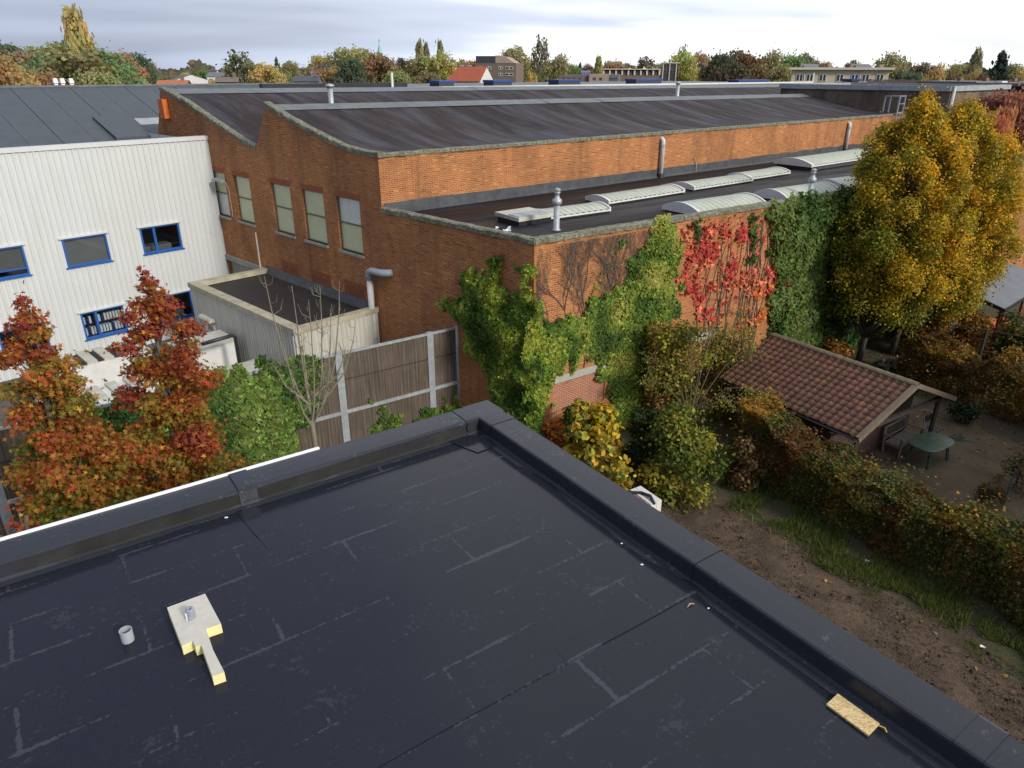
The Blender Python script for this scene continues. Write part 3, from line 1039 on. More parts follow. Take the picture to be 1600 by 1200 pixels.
# cross block at the far end of the bays
mb = MB()
FE = [(4.85, LEN_U), (16.6, LEN_U), (16.6, LEN_U + 11), (4.85, LEN_U + 11)]
pts = [fac3(s, 0, L)[:2] for s, L in FE]
ZF = 10.66
for k in range(4):
    (x0, y0), (x1, y1) = pts[k], pts[(k + 1) % 4]
    w = math.hypot(x1 - x0, y1 - y0)
    mb.face([(x0, y0, 0), (x1, y1, 0), (x1, y1, ZF), (x0, y0, ZF)], [(0, 0), (w, 0), (w, ZF), (0, ZF)])
mb.face([(*p, ZF) for p in pts])
endb = thing('end_block', (*pts[0], 0), 'taller sooty block closing the far end of the sawtooth roofs', 'building')
mb.build('wall', brick_mat('sooty_brickwork', [(0.21, 0.155, 0.115), (0.18, 0.13, 0.095), (0.12, 0.09, 0.07), (0.24, 0.18, 0.13)], (0.22, 0.19, 0.15), stain=0.75), endb)
mb = MB()
for k in range(4):
    (x0, y0), (x1, y1) = pts[k], pts[(k + 1) % 4]
    mb.bar((x0, y0, ZF + .12), (x1, y1, ZF + .12), .35, .32)
mb.build('roof_edge', M['galv_dull'], endb)
mb = MB()
q = np.array(fac3(4.73, 0, LEN_U + .2))
mb.tube([(q[0], q[1], .2), (q[0], q[1], ZF + .2)], .11, 8)
mb.build('downpipe', M['white_paint'], endb)

# rear flat bay behind the second ridge, with its roof things
mb = MB()
pts = [fac3(s, 0, L)[:2] for s, L in ((26.45, 14.5), (26.45, 66), (44, 66), (44, 14.5))]
REARZ = 10.72
for k in range(4):
    (x0, y0), (x1, y1) = pts[k], pts[(k + 1) % 4]
    mb.face([(x0, y0, 0), (x1, y1, 0), (x1, y1, REARZ), (x0, y0, REARZ)], [(0, 0), (20, 0), (20, REARZ), (0, REARZ)])
mb.face([(*p, REARZ) for p in pts])
rear = thing('rear_hall', (*pts[0], 0), 'flat roofed hall behind the sawtooth roofs, only its roof edge showing', 'building')
mb.build('wall', M['far_grey'], rear)
mb = MB()
mb.fbox(Frame(K + 26.6 * CD, DU, (1, -1)), 14.5, 66, REARZ + .002, REARZ + .12, -.2, .12)
mb.build('roof_edge', M['white_paint'], rear)

REARF = Frame(K + 30.0 * CD, DU, (1, -1))
for px0, px1, py, where in ((686, 709, 123, 'by the red roof'), (771, 800, 122, 'in front of the brown flats'), (873, 907, 123, 'before the low brown school'),
                            (994, 1034, 124, 'before the glazed school'), (1154, 1202, 126.5, 'before the dark trees'), (1330, 1391, 130, 'before the cream flats')):
    s0, z0 = REARF.hit(px0, py)
    s1, z1 = REARF.hit(px1, py)
    t = thing('roof_skylight', REARF((s0 + s1) / 2, REARZ), 'low rooflight with blue frame on far roof edge, ' + where, 'skylight', 'blue rooflights on the far roof edge')
    zt = max(min(z0, REARZ + .34), REARZ + .16)
    mb = MB()
    mb.fbox(REARF, s0, s1, REARZ, zt - .06, -1.2, 0)
    mb.build('kerb', M['far_dark'], t)
    mb = MB()
    mb.fbox(REARF, s0 - .05, s1 + .05, zt - .06, zt + .1, -1.25, .05)
    mb.build('frame', M['blue_frame_far'], t)
s0, _ = REARF.hit(400, 128)
s1, _ = REARF.hit(625, 124)
mb = MB()
mb.fbox(REARF, s0, s1, REARZ, REARZ + .34, .4, .9)
tag(mb.build('roof_kerb', M['black']), 'long low black kerb along the far roof edge', 'roof kerb')
for px, lab in ((600, 'thin white stub pipe beside the long black roof kerb'), (1257, 'thin white stub pipe on far roof edge before the dark trees')):
    s0, _ = REARF.hit(px, 125)
    mb = MB()
    q = REARF(s0, REARZ, 1.0)
    mb.tube([q, (q[0], q[1], REARZ + .95)], .09, 8)
    tag(mb.build('vent_pipe', M['white_paint']), lab, 'pipe')

# chimney flues standing in the valley between the bays
VAL = Frame(K + 16.4 * CD, DU, (1, -1))
for px, ytop, lab in ((515, 133, 'pale metal flue with cap between the two dark roofs, nearer the gable'), (1060, 129, 'pale metal flue with cap between the two dark roofs, further along')):
    s0, z0 = VAL.hit(px, ytop)
    q = VAL(s0, 8.8)
    t = thing('roof_flue', q, lab, 'flue', 'flues between the sawtooth roofs')
    mb = MB()
    mb.tube([q, (q[0], q[1], z0 - .12)], .115, 14)
    mb.build('pipe', M['galv'], t, smooth=True)
    mb = MB()
    mb.lathe((q[0], q[1], z0 - .12), [(.14, 0), (.14, .05), (.21, .07), (.19, .13), (.05, .18)], 16)
    mb.build('cap', M['galv'], t, smooth=True)

# cowl box on the first ridge near the end
r1 = Frame(K + 14.3 * CD, DU, (1, -1))
s0, z0 = r1.hit(1363, 150)
t = thing('ridge_vent', r1(s0, 10.0), 'small grey tilted vent box on the first ridge near the end block', 'vent')
mb = MB()
mb.fbox(r1, s0 - .55, s0 + .55, 9.95, 10.35, -.3, .35)
mb.build('base', M['galv_dull'], t)
mb = MB()
mb.hexa([r1(s0 - .7, 10.3, -.4), r1(s0 + .7, 10.3, -.4), r1(s0 + .7, 10.3, .5), r1(s0 - .7, 10.3, .5), r1(s0 - .7, 10.8, -.4), r1(s0 + .7, 10.8, -.4), r1(s0 + .7, 10.42, .5), r1(s0 - .7, 10.42, .5)])
mb.build('hood', M['galv'], t)

# downpipes on the upper wall
for px, pt_, pb, lab in ((1033, 217, 270, 'pale plastic downpipe with bent top on upper brick wall, nearer the corner'), (1325, 192, 234, 'pale plastic downpipe with bent top on upper brick wall, by the far skylights')):
    s0, z0 = UPP.hit(px, pt_)
    t = thing('wall_downpipe', UPP(s0, ROOFZ, .14), lab, 'downpipe', 'downpipes on the upper brick wall')
    mb = MB()
    mb.tube([UPP(s0, ROOFZ + .02, .14), UPP(s0, z0 - .22, .14), UPP(s0, z0 - .06, .13), UPP(s0, z0, .05), UPP(s0, z0 + .0, -.05)], .11, 12)
    mb.build('pipe', M['pvc_white'], t, smooth=True)
    mb = MB()
    mb.lathe(UPP(s0, z0 - .36, .14), [(.125, 0), (.125, .12)], 12)
    mb.build('collar', M['pvc'], t)
    mb = MB()
    mb.lathe(UPP(s0, ROOFZ, .14), [(.17, 0), (.14, .2)], 12)
    mb.build('boot', M['black'], t)

# ladder over the far upper wall
s0, z0 = UPP.hit(1397, 190)
t = thing('roof_ladder', UPP(s0, ROOFZ, .25), 'pale metal access ladder rising above the upper wall by the yellow trees', 'ladder')
for k in (-.42, .42):
    mb = MB()
    mb.fbox(UPP, s0 + k - .04, s0 + k + .04, ROOFZ, 10.35, .2, .28)
    mb.build('stile', M['galv'], t)
    mb = MB()
    mb.fbox(UPP, s0 + k - .035, s0 + k + .035, 9.25, 10.3, -.75, -.68)
    mb.build('handrail', M['galv'], t)
    mb = MB()
    mb.fbox(UPP, s0 + k - .03, s0 + k + .03, 10.27, 10.34, -.68, .2)
    mb.build('handrail', M['galv'], t)
for z in np.arange(ROOFZ + .3, 9.3, .3):
    mb = MB()
    mb.fbox(UPP, s0 - .38, s0 + .38, z, z + .035, .22, .26)
    mb.build('rung', M['galv'], t)
for z in (9.25, 9.8, 10.28):
    mb = MB()
    mb.fbox(UPP, s0 - .38, s0 + .38, z, z + .05, .205, .265)
    mb.build('rung', M['galv'], t)

# orange box high on the second gable
s0, s1 = 24.25, 24.8
t = thing('alarm_box', FAC(s0, 9.6), 'orange metal box on the brick gable end by the grey roof', 'wall box')
mb = MB()
mb.fbox(FAC, s0, s1, 9.62, 10.5, .02, .28)
mb.build('case', M['orange_box'], t)
mb = MB()
mb.fbox(FAC, s1 - .04, s1 + .12, 10.38, 10.46, .05, .1)
mb.build('bracket', M['white_paint'], t)

# grey wall lamp and conduit between the left windows
s0, z0 = FAC.hit(345, 281)
t = thing('wall_lamp', FAC(s0, z0), 'grey floodlight with thin conduit over the leftmost brick window', 'lamp')
mb = MB()
mb.hexa([FAC(s0 - .55, z0 - .05, .05), FAC(s0 + .3, z0 - .05, .05), FAC(s0 + .3, z0 - .05, .3), FAC(s0 - .55, z0 - .05, .25), FAC(s0 - .55, z0 + .09, .05), FAC(s0 + .3, z0 + .09, .05), FAC(s0 + .3, z0 + .04, .3), FAC(s0 - .55, z0 + .04, .25)])
mb.build('head', M['galv_dull'], t)
mb = MB()
mb.tube([FAC(s0 - .55, z0, .08), FAC(s0 - .75, z0 - .3, .03), FAC(s0 - .75, z0 - 1.6, .03)], .012, 6)
mb.build('conduit', M['pvc_white'], t)
# thin pole on the annex corner
s0, z0 = FAC.hit(408, 424, .2)
mb = MB()
mb.tube([FAC(s0, 3.4, .2), FAC(s0, 5.15, .2)], .035, 6)
tag(mb.build('wall_pipe', M['pvc_white']), 'thin pale pipe rising beside the annex roof corner', 'pipe')

# grey waste pipe elbow at the annex
t = thing('waste_pipe', FAC(8.05, 0, .2), 'grey plastic waste pipe with elbow standing at the annex corner', 'pipe')
mb = MB()
mb.tube([FAC(8.08, .1, .22), FAC(8.08, 4.72, .22)], .115, 14)
mb.build('stack', M['pvc_white'], t, smooth=True)
mb = MB()
mb.tube([FAC(8.08, 4.66, .22), FAC(8.08, 4.85, .22), FAC(8.02, 4.98, .23), FAC(7.85, 5.04, .25), FAC(7.3, 5.06, .22), FAC(7.05, 5.08, .12), FAC(6.98, 5.09, -.02)], .135, 14)
mb.build('elbow', M['pvc'], t, smooth=True)
mb = MB()
mb.lathe(FAC(8.08, 1.9, .22), [(.14, 0), (.14, .5)], 14)
mb.build('collar', M['pvc'], t)
mb = MB()
mb.tube([FAC(8.18, 3.1, .14), FAC(8.3, 3.2, .1), FAC(8.32, 3.0, .1)], .1, 10)
mb.build('hopper', M['galv_dull'], t)
# black cable scar on the brick
mb = MB()
pts = [(7.7, 2.13), (7.1, 2.2), (6.5, 2.42), (5.9, 2.52), (5.4, 2.85), (4.9, 3.0), (4.6, 2.7), (4.1, 2.25), (3.6, 1.9)]
mb.tube([FAC(s, z, .03) for s, z in pts], [.03, .04, .07, .08, .06, .05, .03, .02, .02], 6)
tag(mb.build('wall_cable', M['black']), 'black cable sagging across the brick wall behind the reed fence', 'cable')
mb = MB()
mb.fbox(FAC, 4.55, 4.95, 2.75, 3.05, .0, .14)
tag(mb.build('cable_box', M['concrete']), 'broken grey cable box on brick wall above the reed fence', 'junction box')

# ------------------------------------------------------------------ skylights on the low roof


def lo3(s, i, z):
    return LOW(s, z, -i)


def vault(label, c0, c1, c2, c3, rise, kerb_h=0.10, ribs=None, flat=0.0):
    """barrel rooflight: corners near-left c0, near-right c1, far-right c2, far-left c3 in (along, in)"""
    c0, c1, c2, c3 = (np.array(c, float) for c in (c0, c1, c2, c3))
    ctr = (c0 + c1 + c2 + c3) / 4
    t = thing('barrel_skylight', lo3(*ctr, ROOFZ), label, 'skylight', 'barrel skylights on the low roof')
    mb = MB()
    k = [c + (ctr - c) * .05 for c in (c0, c1, c2, c3)]
    mb.hexa([lo3(*q, ROOFZ) for q in k] + [lo3(*q, ROOFZ + kerb_h) for q in k])
    mb.build('kerb', M['flashing'], t)
    n = 14
    length = np.linalg.norm((c2 - c1))
    ribs = ribs or max(8, int(length / .27))
    mb = MB()
    zb = ROOFZ + kerb_h

    def arc(f, g, lift=0.0, w=1.0):
        a = c0 + (c3 - c0) * f
        b = c1 + (c2 - c1) * f
        m_ = (a + b) / 2
        q = m_ + (a + (b - a) * g - m_) * w
        return lo3(q[0], q[1], zb + .02 + (rise * (1 - (2 * g - 1) ** 2)) * 1.0 + lift)
    rows = []
    m = ribs * 4
    for i in range(m + 1):
        lift = .03 if (i % 4) in (1, 2) else 0.0
        rows.append([mb.pt(arc(i / m, j / n, lift, 1.03)) for j in range(n + 1)])
    for r0, r1 in zip(rows, rows[1:]):
        for j in range(n):
            mb.f.append([r0[j], r0[j + 1], r1[j + 1], r1[j]])
    mb.build('vault', M['poly'], t)
    for f0, f1 in ((-.008, .012), (.988, 1.008)):
        mb = MB()
        ring = []
        for f in (f0, f1):
            up = [mb.pt(arc(f, j / n, .06, 1.05)) for j in range(n + 1)]
            lo = [mb.pt(tuple(list(arc(f, j / n, 0, 1.05)[:2]) + [zb - .06])) for j in range(n + 1)]
            ring.append((up, lo))
        (u0, l0), (u1, l1) = ring
        for j in range(n):
            mb.f.append([u0[j], u0[j + 1], u1[j + 1], u1[j]])
            mb.f.append([u0[j], u0[j + 1], l0[j + 1], l0[j]])
            mb.f.append([u1[j], u1[j + 1], l1[j + 1], l1[j]])
        mb.f.append([u0[0], u1[0], l1[0], l0[0]])
        mb.f.append([u0[n], u1[n], l1[n], l0[n]])
        mb.build('end_cap', M['white_paint'], t)
    mb = MB()
    for side_ in (0, 1):
        a, b = arc(0, side_, 0, 1.04), arc(1, side_, 0, 1.04)
        mb.bar((a[0], a[1], zb - .01), (b[0], b[1], zb - .01), .07, .05)
    mb.build('edge_trim', M['white_paint'], t)
    return t


vault('ribbed barrel skylight with moss, directly above the red creeper', (7.55, 2.15), (7.55, .5), (11.3, .5), (11.3, 2.15), .23)
vault('ribbed barrel skylight beside the slim flue above the ivy', (12.75, 2.1), (12.75, .6), (16.4, .6), (16.4, 2.1), .25)
vault('ribbed barrel skylight at the parapet, nearest the yellow trees', (17.2, 2.5), (17.2, .85), (21.2, .85), (21.2, 2.5), .25)
tv = vault('ribbed barrel skylight with flat grey hatch at the roof corner', (2.9, 4.1), (2.9, 2.95), (5.65, 2.95), (5.65, 4.1), .13)
mb = MB()
mb.hexa([lo3(1.45, 2.75, ROOFZ), lo3(2.86, 2.85, ROOFZ), lo3(2.86, 4.1, ROOFZ), lo3(1.45, 4.0, ROOFZ), lo3(1.45, 2.75, ROOFZ + .16), lo3(2.86, 2.85, ROOFZ + .16), lo3(2.86, 4.1, ROOFZ + .16), lo3(1.45, 4.0, ROOFZ + .16)])
hk = mb.build('hatch_kerb', M['black'], tv)
mb = MB()
mb.hexa([lo3(1.38, 2.68, ROOFZ + .164), lo3(2.9, 2.78, ROOFZ + .164), lo3(2.9, 4.17, ROOFZ + .164), lo3(1.38, 4.07, ROOFZ + .164), lo3(1.38, 2.68, ROOFZ + .29), lo3(2.9, 2.78, ROOFZ + .29), lo3(2.9, 4.17, ROOFZ + .29), lo3(1.38, 4.07, ROOFZ + .29)])
hl = mb.build('hatch_lid', M['unit_top'], tv)
mb = MB()
mb.hexa([lo3(1.44, 2.74, ROOFZ + .293), lo3(2.84, 2.84, ROOFZ + .293), lo3(2.84, 3.4, ROOFZ + .293), lo3(1.44, 3.35, ROOFZ + .293), lo3(1.44, 2.74, ROOFZ + .315), lo3(2.84, 2.84, ROOFZ + .315), lo3(2.84, 3.4, ROOFZ + .315), lo3(1.44, 3.35, ROOFZ + .315)])
mb.build('lid_panel', M['galv_dull'], hl)
vault('narrow ribbed barrel skylight in the back row, nearest the upper wall corner', (6.6, 5.35), (6.6, 4.05), (11.15, 4.4), (11.15, 5.7), .13)
vault('narrow ribbed barrel skylight in the back row beyond the first downpipe', (12.0, 5.9), (12.0, 4.6), (16.3, 4.9), (16.3, 6.13), .13)
vault('short ribbed barrel skylight between its neighbour and the large raised one', (16.6, 6.5), (16.6, 5.2), (20.0, 5.5), (20.0, 6.8), .13)
vault('large raised barrel skylight on a dark kerb in the back row', (22.1, 7.9), (22.1, 5.7), (29.6, 6.3), (29.6, 8.5), .24, .24)
vault('furthest barrel skylight, half behind the yellow trees', (30.8, 8.5), (30.8, 6.5), (37.0, 6.9), (37.0, 8.9), .24, .24)

for s, i, h, lab in ((2.1, 1.62, 1.22, 'slim metal flue with bulbous cap on the roof corner'), (13.85, .32, 1.08, 'slim metal flue with bulbous cap above the ivied wall')):
    q = lo3(s, i, ROOFZ)
    t = thing('slim_flue', q, lab, 'flue', 'slim flues on the low roof')
    mb = MB()
    mb.lathe(q, [(.15, 0), (.13, .03), (.098, .05), (.098, h * .64)], 18)
    mb.build('pipe', M['galv'], t, smooth=True)
    mb = MB()
    mb.lathe((q[0], q[1], q[2] + h * .64), [(.10, 0), (.15, .06), (.16, .13), (.14, .19), (.08, .24), (.07, .36), (.10, .38), (.10, .42)], 18)
    mb.build('cowl', M['galv'], t, smooth=True)
    mb = MB()
    mb.lathe((q[0], q[1], q[2] + h * .64 + .45), [(.105, 0), (.105, .05), (.04, .09)], 18)
    mb.build('cap', M['galv_dull'], t, smooth=True)
# scrap of white sheet on the coping
mb = MB()
q0 = lo3(.5, 2.3, ROOFZ + .02)
pts = []
for k in range(9):
    for j in range(5):
        pts.append((q0[0] + k * .06 - .24 + .02 * math.sin(j * 3), q0[1] + j * .06 + .03 * math.sin(k * 2), q0[2] + .12 * max(0, math.sin(k * .75 + j * .5)) + .02))
b0 = len(mb.v)
for p in pts:
    mb.pt(p)
for k in range(8):
    for j in range(4):
        mb.f.append([b0 + k * 5 + j, b0 + k * 5 + j + 1, b0 + (k + 1) * 5 + j + 1, b0 + (k + 1) * 5 + j])
tag(mb.build('plastic_sheet', M['white_bag'], smooth=True), 'crumpled white plastic sheet lying behind the low roof coping', 'plastic sheet')
q0 = UPP(19.0, 0, .05)
mb = MB()
mb.tube([UPP(18.2, ROOFZ + .05, .06), UPP(18.2, ROOFZ + .4, .05), UPP(18.0, ROOFZ + .75, .04)], .018, 5)
tag(mb.build('hanging_cord', M['pvc_white']), 'short pale cord hanging on upper brick wall right of the first downpipe', 'cord')

# ================================================================== WHITE CLAD BUILDING
WH = Frame(K + 20.49 * CD, -az(WHITE_AZ), (1, -1))
WTOP, WLEN = 8.86, 22.0
white = thing('white_building', WH(0, 0), 'white ribbed steel clad building with blue framed windows', 'building')
WW = [(2.06, 3.82, 4.17, 5.35, 'split'), (5.24, 6.98, 4.15, 5.35, 'blind'), (8.4, 10.14, 4.15, 5.36, 'halfblind'), (11.6, 13.3, 4.15, 5.36, 'blind'),
      (2.08, 3.82, .9, 2.13, 'split'), (5.21, 6.98, .92, 2.13, 'binders'), (8.37, 10.1, .9, 2.1, 'split'), (11.6, 13.3, .9, 2.1, 'split')]
holes = [[(a, z0), (b, z0), (b, z1), (a, z1)] for a, b, z0, z1, _ in WW]
mb = MB()
mb.wall(WH, [(0, 0), (WLEN, 0), (WLEN, WTOP), (0, WTOP)], holes, 0, .14)
# trapezoid ribs, broken at the windows
s = .06
while s < WLEN - .1:
    cuts = [(0.02, WTOP)]
    for a, b, z0, z1, _ in WW:
        if a - .1 < s < b + .02:
            nc = []
            for c0, c1 in cuts:
                if c0 < z0 - .06 and z1 + .06 < c1:
                    nc += [(c0, z0 - .06), (z1 + .06, c1)]
                else:
                    nc.append((c0, c1))
            cuts = nc
    for c0, c1 in cuts:
        p = [(s, 0.001), (s + .025, .034), (s + .085, .034), (s + .11, .001)]
        for (a0, o0), (a1, o1) in zip(p, p[1:]):
            mb.face([WH(a0, c0, o0), WH(a1, c0, o1), WH(a1, c1, o1), WH(a0, c1, o0)])
        mb.face([WH(a0, c1, o0) for a0, o0 in p])
        mb.face([WH(a0, c0, o0) for a0, o0 in p])
    s += .235
mb.build('cladding', M['clad_white'], white)
mb = MB()
mb.fbox(WH, -.05, WLEN, WTOP, WTOP + .17, -.3, .07)
mb.build('parapet_cap', M['clad_white'], white)
mb = MB()
q = [WH(0, 0, 0), WH(0, 0, -14), WH(WLEN, 0, -14), WH(WLEN, 0, 0)]
for k in (0, 1, 2):
    a, b = q[k], q[k + 1]
    mb.face([a, b, (b[0], b[1], WTOP - .05), (a[0], a[1], WTOP - .05)])
mb.build('side_walls', M['clad_white'], white)
mb = MB()
mb.face([WH(0, 8.55, -.02), WH(WLEN, 8.55, -.02), WH(WLEN, 8.55, -6), WH(0, 8.55, -6)])
mb.build('gutter_roof', M['felt_grey'], white)

for a, b, z0, z1, kind in WW:
    mb = MB()
    fw = .07
    for s0, s1, y0, y1 in ((a, a + fw, z0, z1), (b - fw, b, z0, z1), (a + fw, b - fw, z0, z0 + fw), (a + fw, b - fw, z1 - fw, z1)):
        mb.fbox(WH, s0, s1, y0, y1, -.1, .045)
    if kind in ('split', 'binders'):
        mb.fbox(WH, b - .66, b - .56, z0 + fw, z1 - fw, -.1, .03)
    if kind == 'halfblind':
        mb.fbox(WH, a + fw, b - fw, z0 + .26, z0 + .32, -.1, .03)
    w = mb.build('window', M['blue'], white)
    mb = MB()
    mb.fbox(WH, a - .1, b + .1, z1 + .005, z1 + .06, -.02, .11)
    mb.build('drip_cap', M['clad_white'], w)
    mb = MB()
    mb.fbox(WH, a - .07, b + .07, z0 - .05, z0 - .004, -.02, .09)
    mb.build('sill', M['blue'], w)
    mb = MB()
    mb.face([WH(a + fw, z0 + fw, -.03), WH(b - fw, z0 + fw, -.03), WH(b - fw, z1 - fw, -.03), WH(a + fw, z1 - fw, -.03)])
    mb.build('pane', M['glass'], w)
    if kind in ('blind', 'halfblind'):
        mb = MB()
        zb = z0 + fw if kind == 'blind' else z0 + .3
        mb.face([WH(a + .04, zb, -.07), WH(b - .04, zb, -.07), WH(b - .04, z1 - .04, -.07), WH(a + .04, z1 - .04, -.07)])
        mb.build('blind', M['blind'], w)
    # the room behind
    mb = MB()
    c = [WH(a - .4, z0 - .5, -.15), WH(b + .4, z0 - .5, -.15), WH(b + .4, z0 - .5, -2.4), WH(a - .4, z0 - .5, -2.4)]
    c2 = [(p[0], p[1], z1 + .5) for p in c]
    for i0, i1 in ((0, 3), (3, 2), (2, 1)):
        mb.face([c[i0], c[i1], c2[i1], c2[i0]])
    mb.face(c)
    mb.face(c2)
    mb.build('room', M['room'], w)
    if kind == 'binders':
        sh = thing('binder_shelf', WH(a + .9, z0, -.6), 'dark blue shelf of white binders behind the lower window', 'shelf')
        mb = MB()
        for z in (z0 + .06, z0 + .58, z0 + 1.08):
            mb.fbox(WH, a - .05, b + .05, z - .03, z, -.62, -.3)
        mb.fbox(WH, a - .05, b + .05, z0 - .3, z1, -.66, -.63)
        mb.build('shelf_board', M['blue_dark'], sh)
        for z in (z0 + .062, z0 + .582):
            s = a + .04
            while s < b - .1:
                if random.random() < .86:
                    mb = MB()
                    mb.fbox(WH, s, s + .085, z, z + .32, -.6, -.34)
                    mb.build('binder', M['binder'], sh)
                s += .125
    if kind == 'split':
        mb = MB()
        mb.fbox(WH, a + .2, b - .2, z0 - .1, z0 + .16, -1.3, -.7)
        mb.build('desk', M['far_grey'], w)

# the grey sheeted roof behind the white parapet
RF = Frame(K + 26.4 * CD, az(45.0), (1, -1))
groof = thing('grey_sheet_roof', RF(-8, 8.4), 'plain grey sheeted roof slope behind the white parapet', 'roof')
RZ0, RZ1, RW = 8.45, 10.93, 8.4
mb = MB()
mb.hexa([RF(-26, 7.5, 0), RF(14.0, 7.5, 0), RF(14.0, 7.5, -RW - .3), RF(-26, 7.5, -RW - .3), RF(-26, RZ0 - .06, 0), RF(14.0, RZ0 - .06, 0), RF(14.0, RZ1 - .06, -RW - .3), RF(-26, RZ1 - .06, -RW - .3)])
mb.build('roof_deck', M['far_dark'], groof)
s = -26.0
k = 0
while s < 13.9:
    e = s + 1.45
    mb = MB()
    lift = .012 * (k % 2)
    z0, z1 = RZ0 + lift, RZ1 + lift
    mb.hexa([RF(s + .01, z0 - .05, .02), RF(e - .012, z0 - .05, .02), RF(e - .012, z1 - .05, -RW), RF(s + .01, z1 - .05, -RW), RF(s + .01, z0, .02), RF(e - .012, z0, .02), RF(e - .012, z1, -RW), RF(s + .01, z1, -RW)])
    mb.build('roof_sheet', M['felt_grey'], groof)
    s = e
    k += 1
mb = MB()
mb.bar(RF(-26, RZ1 + .02, -RW - .1), RF(14.0, RZ1 + .02, -RW - .1), .45, .1)
mb.build('ridge_cap', M['ridge_felt'], groof)


def rfp(s, o, up=0.0):
    return RF(s, RZ0 + (RZ1 - RZ0) * (-o / RW) + up, o)


mb = MB()
a0, a1, o0, o1 = -1.9, -.2, -.25, -3.35
mb.hexa([rfp(a0, o0, .012), rfp(a1, o0, .012), rfp(a1, o1, .012), rfp(a0, o1, .012), rfp(a0, o0, .17), rfp(a1, o0, .17), rfp(a1, o1, .13), rfp(a0, o1, .13)])
mb.build('raised_sheet', M['felt_grey'], groof)
mb = MB()
a0, a1, o0, o1 = .05, 1.5, -2.2, -3.1
mb.hexa([rfp(a0, o0, .013), rfp(a1, o0, .013), rfp(a1, o1, .013), rfp(a0, o1, .013), rfp(a0, o0, .03), rfp(a1, o0, .03), rfp(a1, o1, .03), rfp(a0, o1, .03)])
mb.build('patch', M['galv_dull'], groof)

for px, py, w in ((92, 128, 5), (103, 128, 5), (116, 128, 5)):
    s0, z0 = {92: -1.95, 103: -1.6, 116: -1.15}[px], RZ1 + .3
    t = thing('roof_cowl', RF(s0, RZ1, -RW + .1), {92: 'first of three white roof cowls on the grey roof ridge', 103: 'middle of three white roof cowls on the grey roof ridge', 116: 'last of three white roof cowls, nearest the tall poplar'}[px], 'roof cowl', 'white cowls on the grey roof')
    mb = MB()
    mb.fbox(RF, s0 - .09, s0 + .09, RZ1 - .1, z0 - .1, -RW - .1, -RW + .1)
    mb.build('duct', M['white_paint'], t)
    mb = MB()
    mb.hexa([RF(s0 - .12, z0 - .12, -RW + .16), RF(s0 + .12, z0 - .12, -RW + .16), RF(s0 + .12, z0 - .12, -RW - .16), RF(s0 - .12, z0 - .12, -RW - .16),
             RF(s0 - .09, z0 + .12, -RW + .1), RF(s0 + .09, z0 + .12, -RW + .1), RF(s0 + .09, z0 + .12, -RW - .12), RF(s0 - .09, z0 + .12, -RW - .12)])
    mb.build('hood', M['white_paint'], t)

# ================================================================== ANNEX
AN0, AN1, AND, ANZ = 8.0, 16.5, 3.55, 3.5
annex = thing('cream_annex', FAC(12, 0, 1.7), 'low cream ribbed steel annex with dark flat roof against the brick wall', 'annex')


def ribbed(mb, p, q, z0, z1, nrm, pitch=.19, depth=.03):
    p, q, nrm = np.array(p[:2]), np.array(q[:2]), np.array(nrm)
    L = np.linalg.norm(q - p)
    d = (q - p) / L
    n = int(L / pitch)
    prof = []
    for k in range(n):
        s0 = k * L / n
        prof += [(s0, 0), (s0 + pitch * .45, 0), (s0 + pitch * .58, depth), (s0 + pitch * .87, depth)]
    prof.append((L, 0))
    for (s0, o0), (s1, o1) in zip(prof, prof[1:]):
        a, b = p + d * s0 + nrm * o0, p + d * s1 + nrm * o1
        mb.face([(*a, z0), (*b, z0), (*b, z1), (*a, z1)])


mb = MB()
ribbed(mb, FAC(AN0, 0, AND), FAC(AN1, 0, AND), 0, ANZ - .12, FAC.n)
mb.build('front_cladding', M['clad_cream'], annex)
mb = MB()
ribbed(mb, FAC(AN0, 0, AND), FAC(AN0, 0, .02), 0, ANZ - .12, -CD)
mb.build('end_cladding', M['clad_cream'], annex)
mb = MB()
ribbed(mb, FAC(AN1, 0, AND), FAC(AN1, 0, .02), 0, ANZ - .12, CD)
mb.build('end_cladding', M['clad_cream'], annex)
mb = MB()
mb.fbox(FAC, AN0 - .05, AN1 + .05, ANZ - .14, ANZ + .06, AND - .34, AND + .06)
mb.fbox(FAC, AN0 - .05, AN0 + .27, ANZ - .14, ANZ + .058, .0, AND - .34)
mb.fbox(FAC, AN1 - .27, AN1 + .05, ANZ - .14, ANZ + .058, .0, AND - .34)
mb.build('coping', M['cream_coping'], annex)
mb = MB()
mb.face([FAC(AN0 + .2, ANZ - .16, .02), FAC(AN1 - .2, ANZ - .16, .02), FAC(AN1 - .2, ANZ - .16, AND - .3), FAC(AN0 + .2, ANZ - .16, AND - .3)])
mb.build('roof', M['annex_felt'], annex)
mb = MB()
for s in np.arange(AN0 + .1, AN1 - .5, 1.05):
    mb.hexa([FAC(s, ANZ - .155, .02), FAC(s + 1.06, ANZ - .155, .02), FAC(s + 1.06, ANZ - .155, .2), FAC(s, ANZ - .155, .2), FAC(s, ANZ + .16, .012), FAC(s + 1.06, ANZ + .16, .012), FAC(s + 1.06, ANZ + .14, .05), FAC(s, ANZ + .14, .05)])
mb.build('wall_flashing', M['flashing'], annex)
mb = MB()
mb.fbox(FAC, 14.55, 15.45, .05, 2.12, AND + .032, AND + .07)
dr = mb.build('door', M['unit_white'], annex)
mb = MB()
mb.fbox(FAC, 14.4, 15.5, 2.3, 2.36, AND + .03, AND + .3)
for k in range(6):
    mb.fbox(FAC, 14.45 + k * .19, 14.5 + k * .19, 2.36, 2.44, AND + .05, AND + .25)
mb.build('canopy', M['unit_top'], dr)
mb = MB()
mb.fbox(FAC, 14.62, 15.1, 1.85, 2.05, AND + .072, AND + .1)
